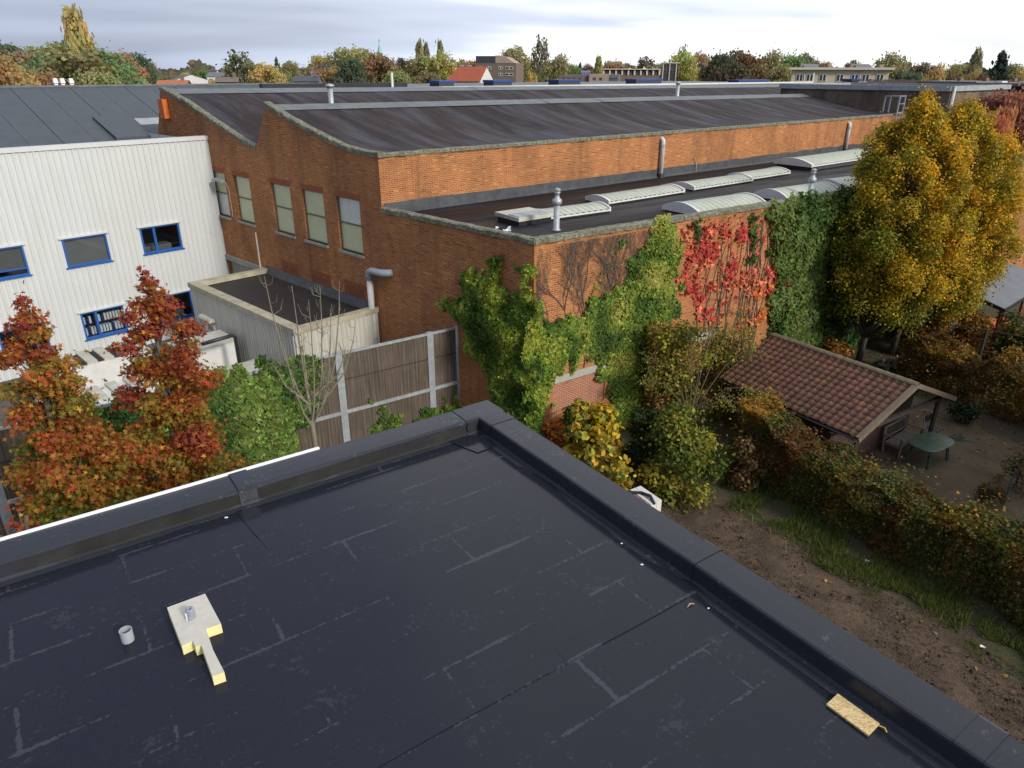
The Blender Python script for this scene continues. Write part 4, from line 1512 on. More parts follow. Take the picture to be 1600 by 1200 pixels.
mb.build('sign_plate', M['concrete'], dr)

# ================================================================== YARD UNITS
yx = np.array(az(45.0))
yn = np.array([yx[1], -yx[0]])


def unit_box(c, lx, ly, h):
    mb = MB()
    mb.obox((c[0], c[1], .12), (*(yx * lx / 2), 0), (*(yn * ly / 2), 0), (0, 0, h - .12))
    return mb


c = np.array([-15.6, 24.2])
t = thing('chiller_unit', c, 'white chiller with slatted top below the binder window', 'chiller', 'white chillers in the yard')
unit_box(c, 4.0, 1.5, 2.1).build('casing', M['unit_white'], t)
for k in range(7):
    mb = MB()
    q = c + yx * (-1.7 + k * .56)
    mb.obox((*q, 2.103), (*(yx * .17), 0), (*(yn * .72), 0), (0, 0, .09))
    mb.build('slat', M['unit_top'], t)
mb = MB()
mb.obox((*c, 2.101), (*(yx * 1.9), 0), (*(yn * .66), 0), (0, 0, .006))
mb.build('grille', M['dark_hole'], t)
q = c + yx * 1.2 + yn * .76
mb = MB()
mb.tube([(*q, 1.55), (*(q + yn * .012), 1.55)], .26, 24)
lg = mb.build('round_badge', M['logo_white'], t)
mb = MB()
pts = []
q2 = q + yn * .016
for k in range(17):
    a = math.pi * k / 16
    pts.append((*(q2 + yx * .22 * math.cos(a)), 1.53 + .22 * math.sin(a)))
mb.face(pts)
mb.build('badge_mark', M['logo_blue'], lg)
c = np.array([-14.3, 22.3])
t = thing('chiller_unit', c, 'white chiller with open slats in front of the badged one', 'chiller', 'white chillers in the yard')
unit_box(c, 3.2, 1.3, 1.55).build('casing', M['unit_white'], t)
for k in range(5):
    mb = MB()
    q = c + yx * (-1.25 + k * .6)
    mb.obox((*q, 1.553), (*(yx * .17), 0), (*(yn * .6), 0), (0, 0, .09))
    mb.build('slat', M['unit_top'], t)
q = c + yn * .66 + yx * 1.1
mb = MB()
mb.obox((*q, .6), (*(yx * .25), 0), (*(yn * .006), 0), (0, 0, .6))
mb.build('blue_label', M['logo_blue'], t)
for c, lx, ly, h, lab in (((-11.9, 25.6), 2.0, 1.5, 2.25, 'taller white cabinet with stained lid beside the annex'), ((-9.9, 23.2), 2.2, 1.3, 1.95, 'lower white cabinet with stained lid behind the ivied fence')):
    c = np.array(c)
    t = thing('plant_cabinet', c, lab, 'cabinet', 'white plant cabinets in the yard')
    unit_box(c, lx, ly, h - .04).build('body', M['unit_white'], t)
    mb = MB()
    mb.obox((*c, h - .038), (*(yx * (lx / 2 + .04)), 0), (*(yn * (ly / 2 + .04)), 0), (0, 0, .06))
    mb.build('lid', M['unit_top'], t)
# dark pipe rail beside the cabinets
a, b = np.array([-12.6, 25.9]), np.array([-10.6, 26.5])
b = at(367, 523, 2.9)[:2]
a = at(315, 537, 2.9)[:2]
t = thing('pipe_rail', (*b, 0), 'dark blue pipe bent down beside the white cabinets', 'pipe')
mb = MB()
mb.tube([(*a, 2.88), (*(b + (a - b) * .08), 2.9), (*b, 2.8), (*b, 1.2), (*b, .05)], .07, 10)
mb.build('pipe', M['black'], t, smooth=True)

# ================================================================== REED SCREEN FENCE
FEN = Frame((-1.82, 22.76), -az(54.7), (.58, -.81))
FH, FMID = 3.88, 1.86
PSTS = [0.04, 1.14, 4.34, 7.33, 10.35, 13.4, 16.4]
fence = thing('reed_fence', FEN(6, 0), 'tall brown reed screen fence with galvanised posts and rails', 'fence')
for i, s in enumerate(PSTS):
    mb = MB()
    w = .05 if i == 0 else .1
    mb.fbox(FEN, s - w, s + w, 0, FH + .03, -.05, .06)
    mb.fbox(FEN, s - w - .03, s - w, 0, FH + .028, .03, .06)
    mb.build('post', M['galv'], fence)
for a, b in zip(PSTS, PSTS[1:]):
    for z0, z1, nm in ((FH - .07, FH, 'rail'), (FMID - .06, FMID + .05, 'rail'), (.12, .2, 'rail')):
        mb = MB()
        mb.fbox(FEN, a + .1, b - .1, z0, z1, -.03, .05)
        mb.build(nm, M['galv_dull'], fence)
    for z0, z1 in ((.21, FMID - .07), (FMID + .06, FH - .08)):
        mb = MB()
        n = int((b - a - .2) / .055)
        prof = []
        for k in range(n + 1):
            s = a + .1 + (b - a - .2) * k / n
            prof.append((s, 0.0 if k % 2 else .028))
        zm = (z0 + z1) / 2 + (.1 if z1 > 3 else -.4)
        for (s0, o0), (s1, o1) in zip(prof, prof[1:]):
            j = random.uniform(-.006, .006)
            mb.face([FEN(s0, z0, o0 + j), FEN(s1, z0, o1 + j), FEN(s1, z1, o1 + j), FEN(s0, z1, o0 + j)])
        p = mb.build('reed_panel', M['reed'], fence)
        if z1 > 3:
            mb = MB()
            mb.fbox(FEN, a + .11, b - .11, zm, zm + .025, .028, .04)
            mb.build('binding_wire', M['dark_wood'], p)

# ================================================================== NEAR BUILDING (flat roof in the foreground)
NO = np.array([-.39, 10.16])
NU, NV = -az(NEAR_AZ), np.array([az(NEAR_AZ)[1], -az(NEAR_AZ)[0]])
NZ, NP, NPW = 6.8, 7.025, .44
EXT = 13.0


def nr(s, t, z):
    q = NO + NU * s + NV * t
    return (q[0], q[1], z)


near = thing('near_building', nr(6, 6, 0), 'black flat roofed building in the foreground', 'building')
mb = MB()
mb.hexa([nr(.03, .03, 0), nr(EXT, .03, 0), nr(EXT, EXT, 0), nr(.03, EXT, 0), nr(.03, .03, NZ - .02), nr(EXT, .03, NZ - .02), nr(EXT, EXT, NZ - .02), nr(.03, EXT, NZ - .02)])
mb.build('wall', M['render_wall'], near)


def seam_t(s):
    return 1.78 - .128 * (s - .9) if s > .9 else 1.78


def sheet(name, ta, tb, z, n=24, s0=.4, s1=EXT - .4):
    mb = MB()
    S = np.linspace(s0, s1, n)
    for a, b in zip(S, S[1:]):
        mb.face([nr(a, ta(a), z), nr(b, ta(b), z), nr(b, tb(b), z), nr(a, tb(a), z)])
    for a, b in zip(S, S[1:]):
        mb.face([nr(a, ta(a), z), nr(b, ta(b), z), nr(b, ta(b), z - .012), nr(a, ta(a), z - .012)])
        mb.face([nr(a, tb(a), z), nr(b, tb(b), z), nr(b, tb(b), z - .012), nr(a, tb(a), z - .012)])
    return mb.build(name, M['membrane'], near)


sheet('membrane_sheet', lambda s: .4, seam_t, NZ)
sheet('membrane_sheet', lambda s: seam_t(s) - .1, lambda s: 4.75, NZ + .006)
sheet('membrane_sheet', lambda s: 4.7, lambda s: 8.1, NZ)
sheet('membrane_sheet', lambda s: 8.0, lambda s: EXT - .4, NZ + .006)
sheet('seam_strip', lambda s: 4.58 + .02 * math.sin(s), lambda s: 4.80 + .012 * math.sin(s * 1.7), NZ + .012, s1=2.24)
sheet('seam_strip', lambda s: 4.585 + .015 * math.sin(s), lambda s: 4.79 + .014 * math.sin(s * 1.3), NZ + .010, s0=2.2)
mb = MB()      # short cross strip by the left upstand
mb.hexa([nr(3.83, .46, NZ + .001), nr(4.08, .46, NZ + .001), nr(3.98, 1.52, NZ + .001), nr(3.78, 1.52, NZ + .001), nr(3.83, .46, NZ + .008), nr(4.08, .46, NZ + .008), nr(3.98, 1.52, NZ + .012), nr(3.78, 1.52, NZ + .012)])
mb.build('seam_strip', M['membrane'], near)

# upstand profile: (across, height) from the outer lip over the top to the floor
UPR = [(-.012, -.16), (-.014, -.03), (-.002, -.006), (.022, 0.004), (NPW * .5, .006), (NPW - .03, .003), (NPW - .007, -.008), (NPW, -.03), (NPW + .006, -.185), (NPW + .03, -.214), (NPW + .12, -.222)]


def upstand(name, along_left, a, b, m, lift=0.0, seglen=.35):
    mb = MB()
    n = max(1, int((b - a) / seglen))
    st = []
    for k in range(n + 1):
        s = a + (b - a) * k / n
        w = .008 * math.sin(s * 2.3) + .006 * math.sin(s * 5.1) + .003 * math.sin(s * 13.7)

        def fn(x, z, s=s, w=w):
            x2, z2 = x + (lift if x > NPW * .9 else (-lift if x < 0 else 0)) + (w if x > .2 else w * .5), z + (lift if x < NPW else lift * .3) + w * .4
            return nr(s, x2, NP + z2) if along_left else nr(x2, s, NP + z2)
        st.append(fn)
    mb.sweep(UPR, st, closed=False)
    return mb.build(name, m, near)


for a, b in ((NPW - .005, 3.9), (3.88, 8.4), (8.38, EXT)):
    upstand('upstand_sheet', True, a, b, M['membrane_kerb'])
for a, b in ((NPW - .005, 4.55), (4.53, 7.42), (7.40, EXT)):
    upstand('upstand_sheet', False, a, b, M['membrane_kerb'])
mb = MB()      # grey inner face strip of the left upstand
st = [(lambda x, z, s=s: nr(s, x, z)) for s in np.arange(.62, EXT, .5)]
mb.sweep([(NPW + .012, NP - .045), (NPW + .018, NP - .19), (NPW + .034, NP - .213)], st, closed=False)
tag(mb.build('upstand_face', M['upstand_grey'], near), 'dull grey inner face strip of the upstand')
for a, b in ((3.76, 3.98),):
    upstand('lap_strip', True, a, b, M['membrane_kerb'], .02, .2)
for a, b in ((.5, .66),):
    upstand('lap_strip', True, a, b, M['membrane_kerb'], .008, .2)
for a, b in ((4.44, 4.66), (7.30, 7.52)):
    upstand('lap_strip', False, a, b, M['membrane_kerb'], .008, .2)
for a, b in ((.6, .76),):
    upstand('lap_strip', False, a, b, M['membrane_kerb'], .007, .2)
mb = MB()      # corner piece
mb.hexa([nr(-.012, -.012, NP - .16), nr(NPW + .02, -.012, NP - .16), nr(NPW + .02, NPW + .02, NP - .2), nr(-.012, NPW + .02, NP - .16), nr(-.012, -.012, NP + .006), nr(NPW + .02, -.012, NP + .006), nr(NPW, NPW, NP + .009), nr(-.012, NPW + .02, NP + .006)])
mb.build('corner_piece', M['membrane_kerb'], near)
mb = MB()      # drain sleeve let into the corner
q0 = nr(.60, NPW + .03, NZ + .13)
q1 = nr(.60, NPW + .045, NZ + .13)
mb.tube([q0, q1], .075, 20)
ds = mb.build('drain_flange', M['membrane_kerb'], near)
mb = MB()
mb.tube([nr(.59, NPW + .03, NZ + .1), nr(.59, NPW + .049, NZ + .1)], .03, 16)
mb.build('drain_hole', M['dark_hole'], ds)
mb = MB()
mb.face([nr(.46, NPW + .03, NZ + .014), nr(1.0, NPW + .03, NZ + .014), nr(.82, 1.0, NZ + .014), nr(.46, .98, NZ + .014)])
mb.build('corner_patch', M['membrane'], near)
mb = MB()      # white edge trim on the left outer edge
mb.sweep([(-.035, -.08), (-.035, .02), (-.028, .028), (.012, .028), (.014, .008), (-.02, .004), (-.02, -.08)], [(lambda x, z, s=s: nr(s, x, NP + z)) for s in (2.76, 5, 8, EXT)])
tag(mb.build('edge_trim', M['white_trim'], near), 'bright white metal edge trim')

# things left on the near roof
t = thing('pipe_stub', nr(5.52, 2.17, NZ), 'open grey plastic pipe stub standing on the black roof', 'pipe')
mb = MB()
q = nr(5.52, 2.17, NZ + .004)
mb.lathe(q, [(.049, 0), (.049, .125), (.05, .13), (.057, .13), (.057, .1), (.056, 0)], 28, cap=False)
mb.build('socket', M['pvc'], t, smooth=False)
mb = MB()
mb.lathe(q, [(.048, .03), (.001, .03)], 20, cap=False)
mb.build('bottom', M['dark_hole'], t)
t = thing('insulation_board', nr(5.0, 2.4, NZ), 'notched yellow foam insulation board lying around a pipe', 'insulation board')
poly = [(5.13, 2.05), (4.77, 2.05), (4.75, 2.59), (4.83, 2.57), (4.86, 2.6), (4.88, 2.68), (4.87, 2.75), (4.865, 3.22), (4.985, 3.22), (4.985, 2.78), (5.035, 2.78), (5.035, 2.70), (5.13, 2.70)]
poly = [(5.13, 2.05), (4.77, 2.05), (4.75, 2.585), (4.885, 2.575), (4.90, 2.9), (4.885, 3.22), (4.985, 3.21), (4.975, 2.76), (5.025, 2.755), (5.03, 2.665), (5.125, 2.675)]
foam_xy = [nr(s, tt, 0)[:2] for s, tt in poly]
mb = MB()
mb.prism(foam_xy, NZ + .008, NZ + .116)
mb.build('foam_core', M['foam'], t)
mb = MB()
mb.prism(foam_xy, NZ + .117, NZ + .121)
mb.build('facer', M['foam_face'], t)
t = thing('vent_stub', nr(4.965, 2.34, NZ + .121), 'small grey lagged pipe poking up through the insulation board', 'pipe')
q = nr(4.965, 2.34, NZ + .118)
mb = MB()
mb.lathe(q, [(.043, 0), (.041, .1), (.036, .118), (.018, .118), (.017, .03)], 20, cap=False)
mb.build('lagging', simple('grey_foam_lagging', (0.27, 0.29, 0.34), 0.85, 0.2, 30, bump=0.002), t, smooth=True)
mb = MB()
mb.lathe((q[0], q[1], q[2]), [(.0165, .04), (.001, .04)], 14, cap=False)
mb.build('bore', M['dark_hole'], t)
mb = MB()
mb.obox((q[0] - .02, q[1] - .035, q[2] + .003), (.012, 0, 0), (0, .003, 0), (0, 0, .085))
mb.build('tape', M['white_trim'], t)
t = thing('strand_board', nr(.52, 6.6, NZ), 'small offcut of yellow strand board lying by the upstand', 'board offcut')
mb = MB()
mb.hexa([nr(.42, 6.43, NZ + .008), nr(.42, 6.81, NZ + .008), nr(.605, 6.82, NZ + .008), nr(.605, 6.44, NZ + .008), nr(.42, 6.43, NZ + .028), nr(.42, 6.81, NZ + .028), nr(.605, 6.82, NZ + .028), nr(.605, 6.44, NZ + .028)])
for i, v in enumerate(mb.v):
    q = np.array(v) - np.array(nr(.5, 6.6, 0))
    s_, t_ = q[:2] @ NU, q[:2] @ NV
    mb.v[i] = nr(.62 + s_, 6.6 + t_, v[2])
mb.build('panel', M['osb'], t)
mb = MB()
mb.tube([nr(.565, 6.80, NZ + .02), nr(.55, 6.86, NZ + .03), nr(.56, 6.885, NZ + .012)], .006, 6)
mb.build('strap', M['yellow_strap'], t)
for k, (s, tt, sz, lab) in enumerate(((.72, 4.92, .05, 'curled straw coloured shaving on the black roof by the upstand'), (.62, 5.05, .02, 'small white crumb on the black roof near the curled shaving'), (.60, 3.75, .022, 'tiny white chip on the black roof along the upstand'), (.68, 4.16, .03, 'small white sliver on the roof between chip and shaving'), (4.2, .62, .035, 'pale crumbs at the foot of the left upstand'))):
    mb = MB()
    q = nr(s, tt, NZ + .012)
    if sz > .045:
        mb.tube([(q[0] - .05, q[1] - .03, q[2]), (q[0] - .02, q[1] + .01, q[2] + .012), (q[0] + .03, q[1] + .02, q[2])], [.004, .008, .004], 5)
    else:
        mb.obox(q, (sz * .5, sz * .15, 0), (-sz * .1, sz * .22, 0), (0, 0, .008))
    tag(mb.build('debris', M['timber_new'] if sz > .045 else M['white_trim']), lab, 'debris')

# ================================================================== GARDEN SHED
SA, SB = np.array([9.54, 24.45]), np.array([12.46, 19.96])
SL = np.linalg.norm(SB - SA)
SD = (SB - SA) / SL
SN = np.array([-SD[1], SD[0]])     # towards the far slope
if SN @ np.array([1, 0.6]) < 0:
    SN = -SN
SRZ, SEZ, SHW = 3.0, 1.9, 2.64


def sh3(l, o, z):
    q = SA + SD * l + SN * o
    return (q[0], q[1], z)


shed = thing('garden_shed', sh3(SL / 2, 0, 0), 'dark timber garden shed with mossy red tiled roof', 'shed')
slope = math.hypot(SHW, SRZ - SEZ)
COLS, ROWS = 21, 12
tw, tl = SL / COLS, slope / ROWS
me = None
mb = MB()       # one clay tile: x across, y down the slope, z out
prof = [(0, .012), (.10, .002), (.3, 0), (.48, .004), (.60, .024), (.74, .038), (.88, .028), (1.0, .014), (1.06, .01)]
rows = []
for y, dz in ((-.02, -.004), (tl * 1.12, .014)):
    rows.append([mb.pt((x * tw, y, z + dz)) for x, z in prof])
for k in range(len(prof) - 1):
    mb.f.append([rows[0][k], rows[0][k + 1], rows[1][k + 1], rows[1][k]])
low = [mb.pt((x * tw, tl * 1.12, z + .014 - .018)) for x, z in prof]
for k in range(len(prof) - 1):
    mb.f.append([rows[1][k], rows[1][k + 1], low[k + 1], low[k]])
tile_me = bpy.data.meshes.new('tile')
tile_me.from_pydata(mb.v, [], mb.f)
tile_me.polygons.foreach_set('use_smooth', [True] * len(tile_me.polygons))
tile_me.materials.append(M['tile'])
mb = MB()
mb.face([sh3(-.02, 0, SRZ - .05), sh3(SL + .02, 0, SRZ - .05), sh3(SL + .02, -SHW, SEZ - .05), sh3(-.02, -SHW, SEZ - .05)])
mb.face([sh3(-.02, 0, SRZ - .05), sh3(SL + .02, 0, SRZ - .05), sh3(SL + .02, SHW, SEZ - .05), sh3(-.02, SHW, SEZ - .05)])
roof = mb.build('roof', M['dark_wood'], shed)


def tile_mw(side, r, c):
    o = side * (SHW * (r * tl) / slope)
    z = SRZ - (SRZ - SEZ) * (r * tl) / slope
    down = Vector((SN[0] * side * SHW / slope, SN[1] * side * SHW / slope, -(SRZ - SEZ) / slope))
    across = Vector((SD[0], SD[1], 0)) * (1 if side < 0 else -1)
    out = across.cross(down)
    if out.z < 0:
        out = -out
    base = Vector(sh3(c * tw if side < 0 else (c + 1) * tw, o, z))
    j = random.uniform(-.012, .012)
    return Matrix(((across.x, down.x, out.x, base.x), (across.y, down.y, out.y, base.y), (across.z, down.z, out.z, base.z + random.uniform(0, .008)), (0, 0, 0, 1))) @ Matrix.Translation((0, j, 0)) @ Matrix.Rotation(random.uniform(-.02, .02), 4, 'Z')


for r in range(ROWS):
    for c in range(COLS):
        o = bpy.data.objects.new('tile', tile_me)
        COL.objects.link(o)
        o.parent = roof
        o.matrix_basis = tile_mw(-1, r, c)
V, Fc = [], []
tv = np.array([v.co[:] for v in tile_me.vertices])
for r in range(ROWS):
    for c in range(COLS):
        mw = np.array(tile_mw(1, r, c))
        b = len(V)
        V += [tuple(p) for p in (tv @ mw[:3, :3].T + mw[:3, 3])]
        Fc += [[b + i for i in p.vertices] for p in tile_me.polygons]
tm = bpy.data.meshes.new('far_slope_tiles')
tm.from_pydata(V, [], Fc)
tag(link('far_slope_tiles', tm, M['tile'], roof), kind='stuff')
L = 0
while L < SL - .05:
    e = min(SL + .02, L + .36)
    mb = MB()
    for k in range(6):
        a0, a1 = math.pi * k / 6, math.pi * (k + 1) / 6
        z_ = lambda a: SRZ - .02 + .09 * math.sin(a)
        o_ = lambda a: .15 * math.cos(a)
        up = .012
        mb.face([sh3(L, o_(a0), z_(a0) + up), sh3(e + .03, o_(a0), z_(a0)), sh3(e + .03, o_(a1), z_(a1)), sh3(L, o_(a1), z_(a1) + up)])
    mb.build('ridge_tile', M['tile_moss'], roof, smooth=True)
    L = e
for side in (-1, 1):
    mb = MB()
    a, b = np.array(sh3(SL + .05, 0, SRZ - .02)), np.array(sh3(SL + .05, side * (SHW + .08), SEZ - .055))
    mb.bar(a, b, .035, .15)
    mb.build('verge_board', M['verge'], roof)
    mb = MB()
    mb.bar(np.array(sh3(SL - .02, 0, SRZ + .045)), np.array(sh3(SL - .02, side * (SHW + .05), SEZ + .03)), .12, .03)
    mb.build('verge_cap', M['verge'], roof)
    mb = MB()
    pr = [(.06 * math.cos(a), .05 * math.sin(a)) for a in [math.pi + math.pi * k / 6 for k in range(7)]]
    mb.sweep(pr, [(lambda x, z, l=l: sh3(l, side * (SHW + .1) + x, SEZ - .03 + z)) for l in (0, SL)], closed=False)
    mb.build('gutter', M['gutter'], roof)
WEND = SL - 1.1
mb = MB()
n = 9
for side in (-1, 1):
    o = side * (SHW - .35)
    for k in range(12):
        z0 = .1 + k * .14
        mb.hexa([sh3(.25, o - side * .03, z0), sh3(WEND, o - side * .03, z0), sh3(WEND, o + side * .005, z0), sh3(.25, o + side * .005, z0), sh3(.25, o - side * .03, z0 + .132), sh3(WEND, o - side * .03, z0 + .132), sh3(WEND, o - side * .012, z0 + .132), sh3(.25, o - side * .012, z0 + .132)])
sw = mb.build('wall', M['shed_wood'], shed)
k = 0
z = .1
while z < 2.75:
    w = SHW - .36 if z < 1.7 else (SHW - .1) * (SRZ - .1 - z) / (SRZ - SEZ)
    if w > .05:
        mb = MB()
        w2 = SHW - .36 if z + .132 < 1.75 else max(.02, (SHW - .1) * (SRZ - .1 - z - .132) / (SRZ - SEZ))
        mb.hexa([sh3(WEND, -w, z), sh3(WEND, w, z), sh3(WEND + .03, w, z), sh3(WEND + .03, -w, z), sh3(WEND, -w2, z + .132), sh3(WEND, w2, z + .132), sh3(WEND + .012, w2, z + .132), sh3(WEND + .012, -w2, z + .132)])
        mb.build('gable_board', M['shed_wood'], shed)
    z += .14
for o in (-SHW + .4, SHW - .4):
    mb = MB()
    mb.bar(sh3(SL - .25, o, 0), sh3(SL - .25, o, SEZ + .05), .1)
    mb.build('post', M['dark_wood'], shed)
mb = MB()
mb.bar(sh3(SL - .25, -SHW + .3, SEZ - .02), sh3(SL - .25, SHW - .3, SEZ - .02), .1, .12)
mb.build('tie_beam', M['dark_wood'], shed)

# ------------------------------------------------------------------ bench, table, chair, hose
bb0, bb1 = np.array([12.44, 21.16]), np.array([13.68, 22.13])
bd = (bb1 - bb0) / np.linalg.norm(bb1 - bb0)
bn = np.array([bd[1], -bd[0]])
if bn @ SD < 0:
    bn = -bn
bb0 = bb0 + bn * .05
BW = 1.5


def bn3(l, o, z):
    q = bb0 + bd * l + bn * o
    return (q[0], q[1], z)


bench = thing('garden_bench', bn3(BW / 2, .3, 0), 'weathered slatted timber bench on the shed porch', 'bench')
for l in (.03, BW - .03):
    mb = MB()
    mb.bar(bn3(l, .62, 0), bn3(l, .62, .66), .06)
    mb.build('leg', M['teak'], bench)
    mb = MB()
    mb.bar(bn3(l, .08, 0), bn3(l, 0, .93), .06)
    mb.build('leg', M['teak'], bench)
    mb = MB()
    mb.bar(bn3(l, .0, .66), bn3(l, .68, .68), .065, .03)
    mb.build('armrest', M['teak'], bench)
    mb = MB()
    mb.bar(bn3(l, .1, .36), bn3(l, .6, .38), .04, .07)
    mb.build('side_rail', M['teak'], bench)
for k in range(6):
    mb = MB()
    mb.bar(bn3(.0, .13 + k * .095, .42), bn3(BW, .13 + k * .095, .42), .07, .022)
    mb.build('seat_slat', M['teak'], bench)
for z in (.52, .91):
    mb = MB()
    mb.bar(bn3(.05, .05 - (z - .5) * .1, z), bn3(BW - .05, .05 - (z - .5) * .1, z), .03, .07)
    mb.build('back_rail', M['teak'], bench)
for k in range(16):
    mb = MB()
    l = .1 + k * (BW - .2) / 15
    mb.bar(bn3(l, .05, .54), bn3(l, .012, .88), .045, .018)
    mb.build('back_slat', M['teak'], bench)
    bench.children[-1].data.update()

tcx = np.array([13.74, 20.5])
ta, tb = az(57), az(147)
table = thing('garden_table', tcx, 'dark green oval resin garden table on the bare patio', 'table')


def superell(a, b, n, k=40):
    out = []
    for i in range(k):
        t_ = 2 * math.pi * i / k
        c_, s_ = math.cos(t_), math.sin(t_)
        out.append((a * math.copysign(abs(c_) ** n, c_), b * math.copysign(abs(s_) ** n, s_)))
    return out


mb = MB()
rings = []
for sc_, z in ((.97, .685), (1.0, .70), (1.0, .722), (.975, .735), (.6, .738)):
    rings.append([mb.pt((*(tcx + ta * x * sc_ + tb * y * sc_), z)) for x, y in superell(.80, .50, .62)])
for r0, r1 in zip(rings, rings[1:]):
    for k in range(40):
        mb.f.append([r0[k], r0[(k + 1) % 40], r1[(k + 1) % 40], r1[k]])
mb.f.append(rings[-1])
mb.f.append(rings[0][::-1])
mb.build('table_top', M['green_plastic'], table)
for sx in (-1, 1):
    for sy in (-1, 1):
        mb = MB()
        a, b = tcx + ta * sx * .5 + tb * sy * .28, tcx + ta * sx * .6 + tb * sy * .36
        mb.bar((*a, .69), (*b, 0), .07, .07)
        mb.build('leg', M['green_plastic'], table)
ccx = at(1466, 672, .45)[:2] - tb * .12
ch = thing('folding_chair', ccx, 'grey metal chair tucked behind the green table', 'chair')
cf = tb
cs = ta
for sx in (-1, 1):
    mb = MB()
    mb.tube([(*(ccx + cs * .24 * sx + cf * .22), 0), (*(ccx + cs * .24 * sx + cf * .2), .44), (*(ccx + cs * .24 * sx - cf * .22), .45), (*(ccx + cs * .24 * sx - cf * .34), .88)], .016, 8)
    mb.build('frame', M['galv_dull'], ch)
    mb = MB()
    mb.tube([(*(ccx + cs * .23 * sx - cf * .3), 0), (*(ccx + cs * .23 * sx - cf * .18), .44)], .015, 8)
    mb.build('leg', M['galv_dull'], ch)
mb = MB()
mb.obox((*ccx, .445), (*(cs * .23), 0), (*(cf * .21), 0), (0, 0, .025))
mb.build('seat', M['black'], ch)
mb = MB()
q0 = ccx - cf * .3
mb.obox((*q0, .62), (*(cs * .23), 0), (*(cf * .012), 0), (0, 0, .27))
mb.build('backrest', M['black'], ch)
mb = MB()
hc = at(1496, 686, .03)[:2]
mb.tube([(hc[0] + (.12 + .05 * (k % 5)) * math.cos(k * .53) * 1.3, hc[1] + (.08 + .035 * (k % 7)) * math.sin(k * .61), .03 + .012 * (k // 14)) for k in range(44)] + [(hc[0] + .5, hc[1] - .25, .02), (hc[0] + .8, hc[1] - .1, .02)], .012, 6)
tag(mb.build('garden_hose', M['green_hose']), 'coiled green hose on the ground beyond the garden table', 'hose')

# ------------------------------------------------------------------ log pile
lc = np.array([17.0, 28.3])
pile = thing('log_pile', lc, 'jumbled pile of grey cut logs by the tree trunks', 'log pile')
for k in range(30):
    layer = k // 11
    a = math.radians(random.uniform(40, 75))
    c = lc + np.array([random.uniform(-.75, .8), random.uniform(-.5, .55)]) * (1 - .22 * layer)
    ln = random.uniform(.5, 1.2)
    r = random.uniform(.05, .1)
    d = np.array([math.cos(a), math.sin(a)]) if random.random() < .7 else np.array([math.cos(-.3), math.sin(-.3)])
    z = .1 + layer * .17
    mb = MB()
    tl_ = random.uniform(-.12, .12)
    mb.tube([(*(c - d * ln / 2), z - tl_ * ln / 2 + .05), (*c, z + .06), (*(c + d * ln / 2), z + tl_ * ln / 2 + .06)], [r, r * .96, r * .9], 8)
    mb.build('log', M['log'], pile)

# ------------------------------------------------------------------ white brick stack below the parapet
pc = at(996, 780, 1.0)[:2]
px_, py_ = az(148), az(58)
t = thing('brick_pallet', pc, 'strapped stack of white bricks standing behind the roof edge', 'brick stack')
mb = MB()
for k in range(5):
    q = pc + py_ * (-.44 + k * .22)
    mb.obox((*q, .1), (*(px_ * .5), 0), (*(py_ * .07), 0), (0, 0, .025))
for k in (-1, 0, 1):
    q = pc + px_ * (.44 * k)
    mb.obox((*q, 0), (*(px_ * .05), 0), (*(py_ * .5), 0), (0, 0, .1))
mb.build('pallet', M['timber_new'], t)
blk = None
for lz in range(10):
    for i in range(2):
        for j in range(5):
            if lz < 9 and 0 < j < 4 and i == 0:
                pass
            mb = MB()
            q = pc + px_ * (-.22 + i * .44) + py_ * (-.4 + j * .2)
            if lz == 9 and (i, j) in ((0, 2), (1, 2), (0, 1)):
                continue
            mb.obox((*q, .127 + lz * .092), (*(px_ * .213), 0), (*(py_ * .095), 0), (0, 0, .086))
            mb.build('brick', M['white_block'], t)
mb = MB()
q = pc - py_ * .05
mb.obox((*q, .96), (*(px_ * .2), 0), (*(py_ * .1), 0), (0, 0, .07))
tag(mb.build('clay_brick', M['orange_brick']), 'single orange brick lying on the white brick stack', 'brick')
mb = MB()
mb.tube([(*(pc + px_ * .45 + py_ * .2), 1.03), (*(pc + px_ * .2 + py_ * .28), 1.12), (*(pc - px_ * .1 + py_ * .22), 1.08), (*(pc - px_ * .3 + py_ * .0), 1.06), (*(pc - px_ * .5 - py_ * .1), 1.02)], .045, 8)
tag(mb.build('black_hose', M['black']), 'black hose slung over the white brick stack', 'hose')

# ------------------------------------------------------------------ neighbour's plot on the right
sr = thing('grey_roofed_shed', at(1580, 470, 1.0), 'neighbouring open shed with grey corrugated roof behind the yellow trees', 'shed')
A_, B_, C_ = at(1533, 478, 2.35), at(1570, 483, 2.35), at(1640, 440, 2.35)
SRX = (C_ - B_)[:2] / np.linalg.norm((C_ - B_)[:2])
SRY = np.array([-SRX[1], SRX[0]])
o0 = B_[:2]
mb = MB()
prof = []
for k in range(71):
    prof.append((k * .1, .03 if k % 2 else 0))
for (a0, z0), (a1, z1) in zip(prof, prof[1:]):
    p0, p1 = o0 + SRX * a0, o0 + SRX * a1
    mb.face([(*p0, 2.35 + z0), (*p1, 2.35 + z1), (*(p1 + SRY * 4.2), 3.5 + z1), (*(p0 + SRY * 4.2), 3.5 + z0)])
mb.build('roof', M['slate'], sr)
mb = MB()
mb.bar((*o0, 2.28), (*(o0 + SRX * 7), 2.28), .06, .16)
mb.bar((*o0, 2.28), (*(o0 + SRY * 4.2), 3.4), .06, .16)
mb.build('fascia', M['black'], sr)
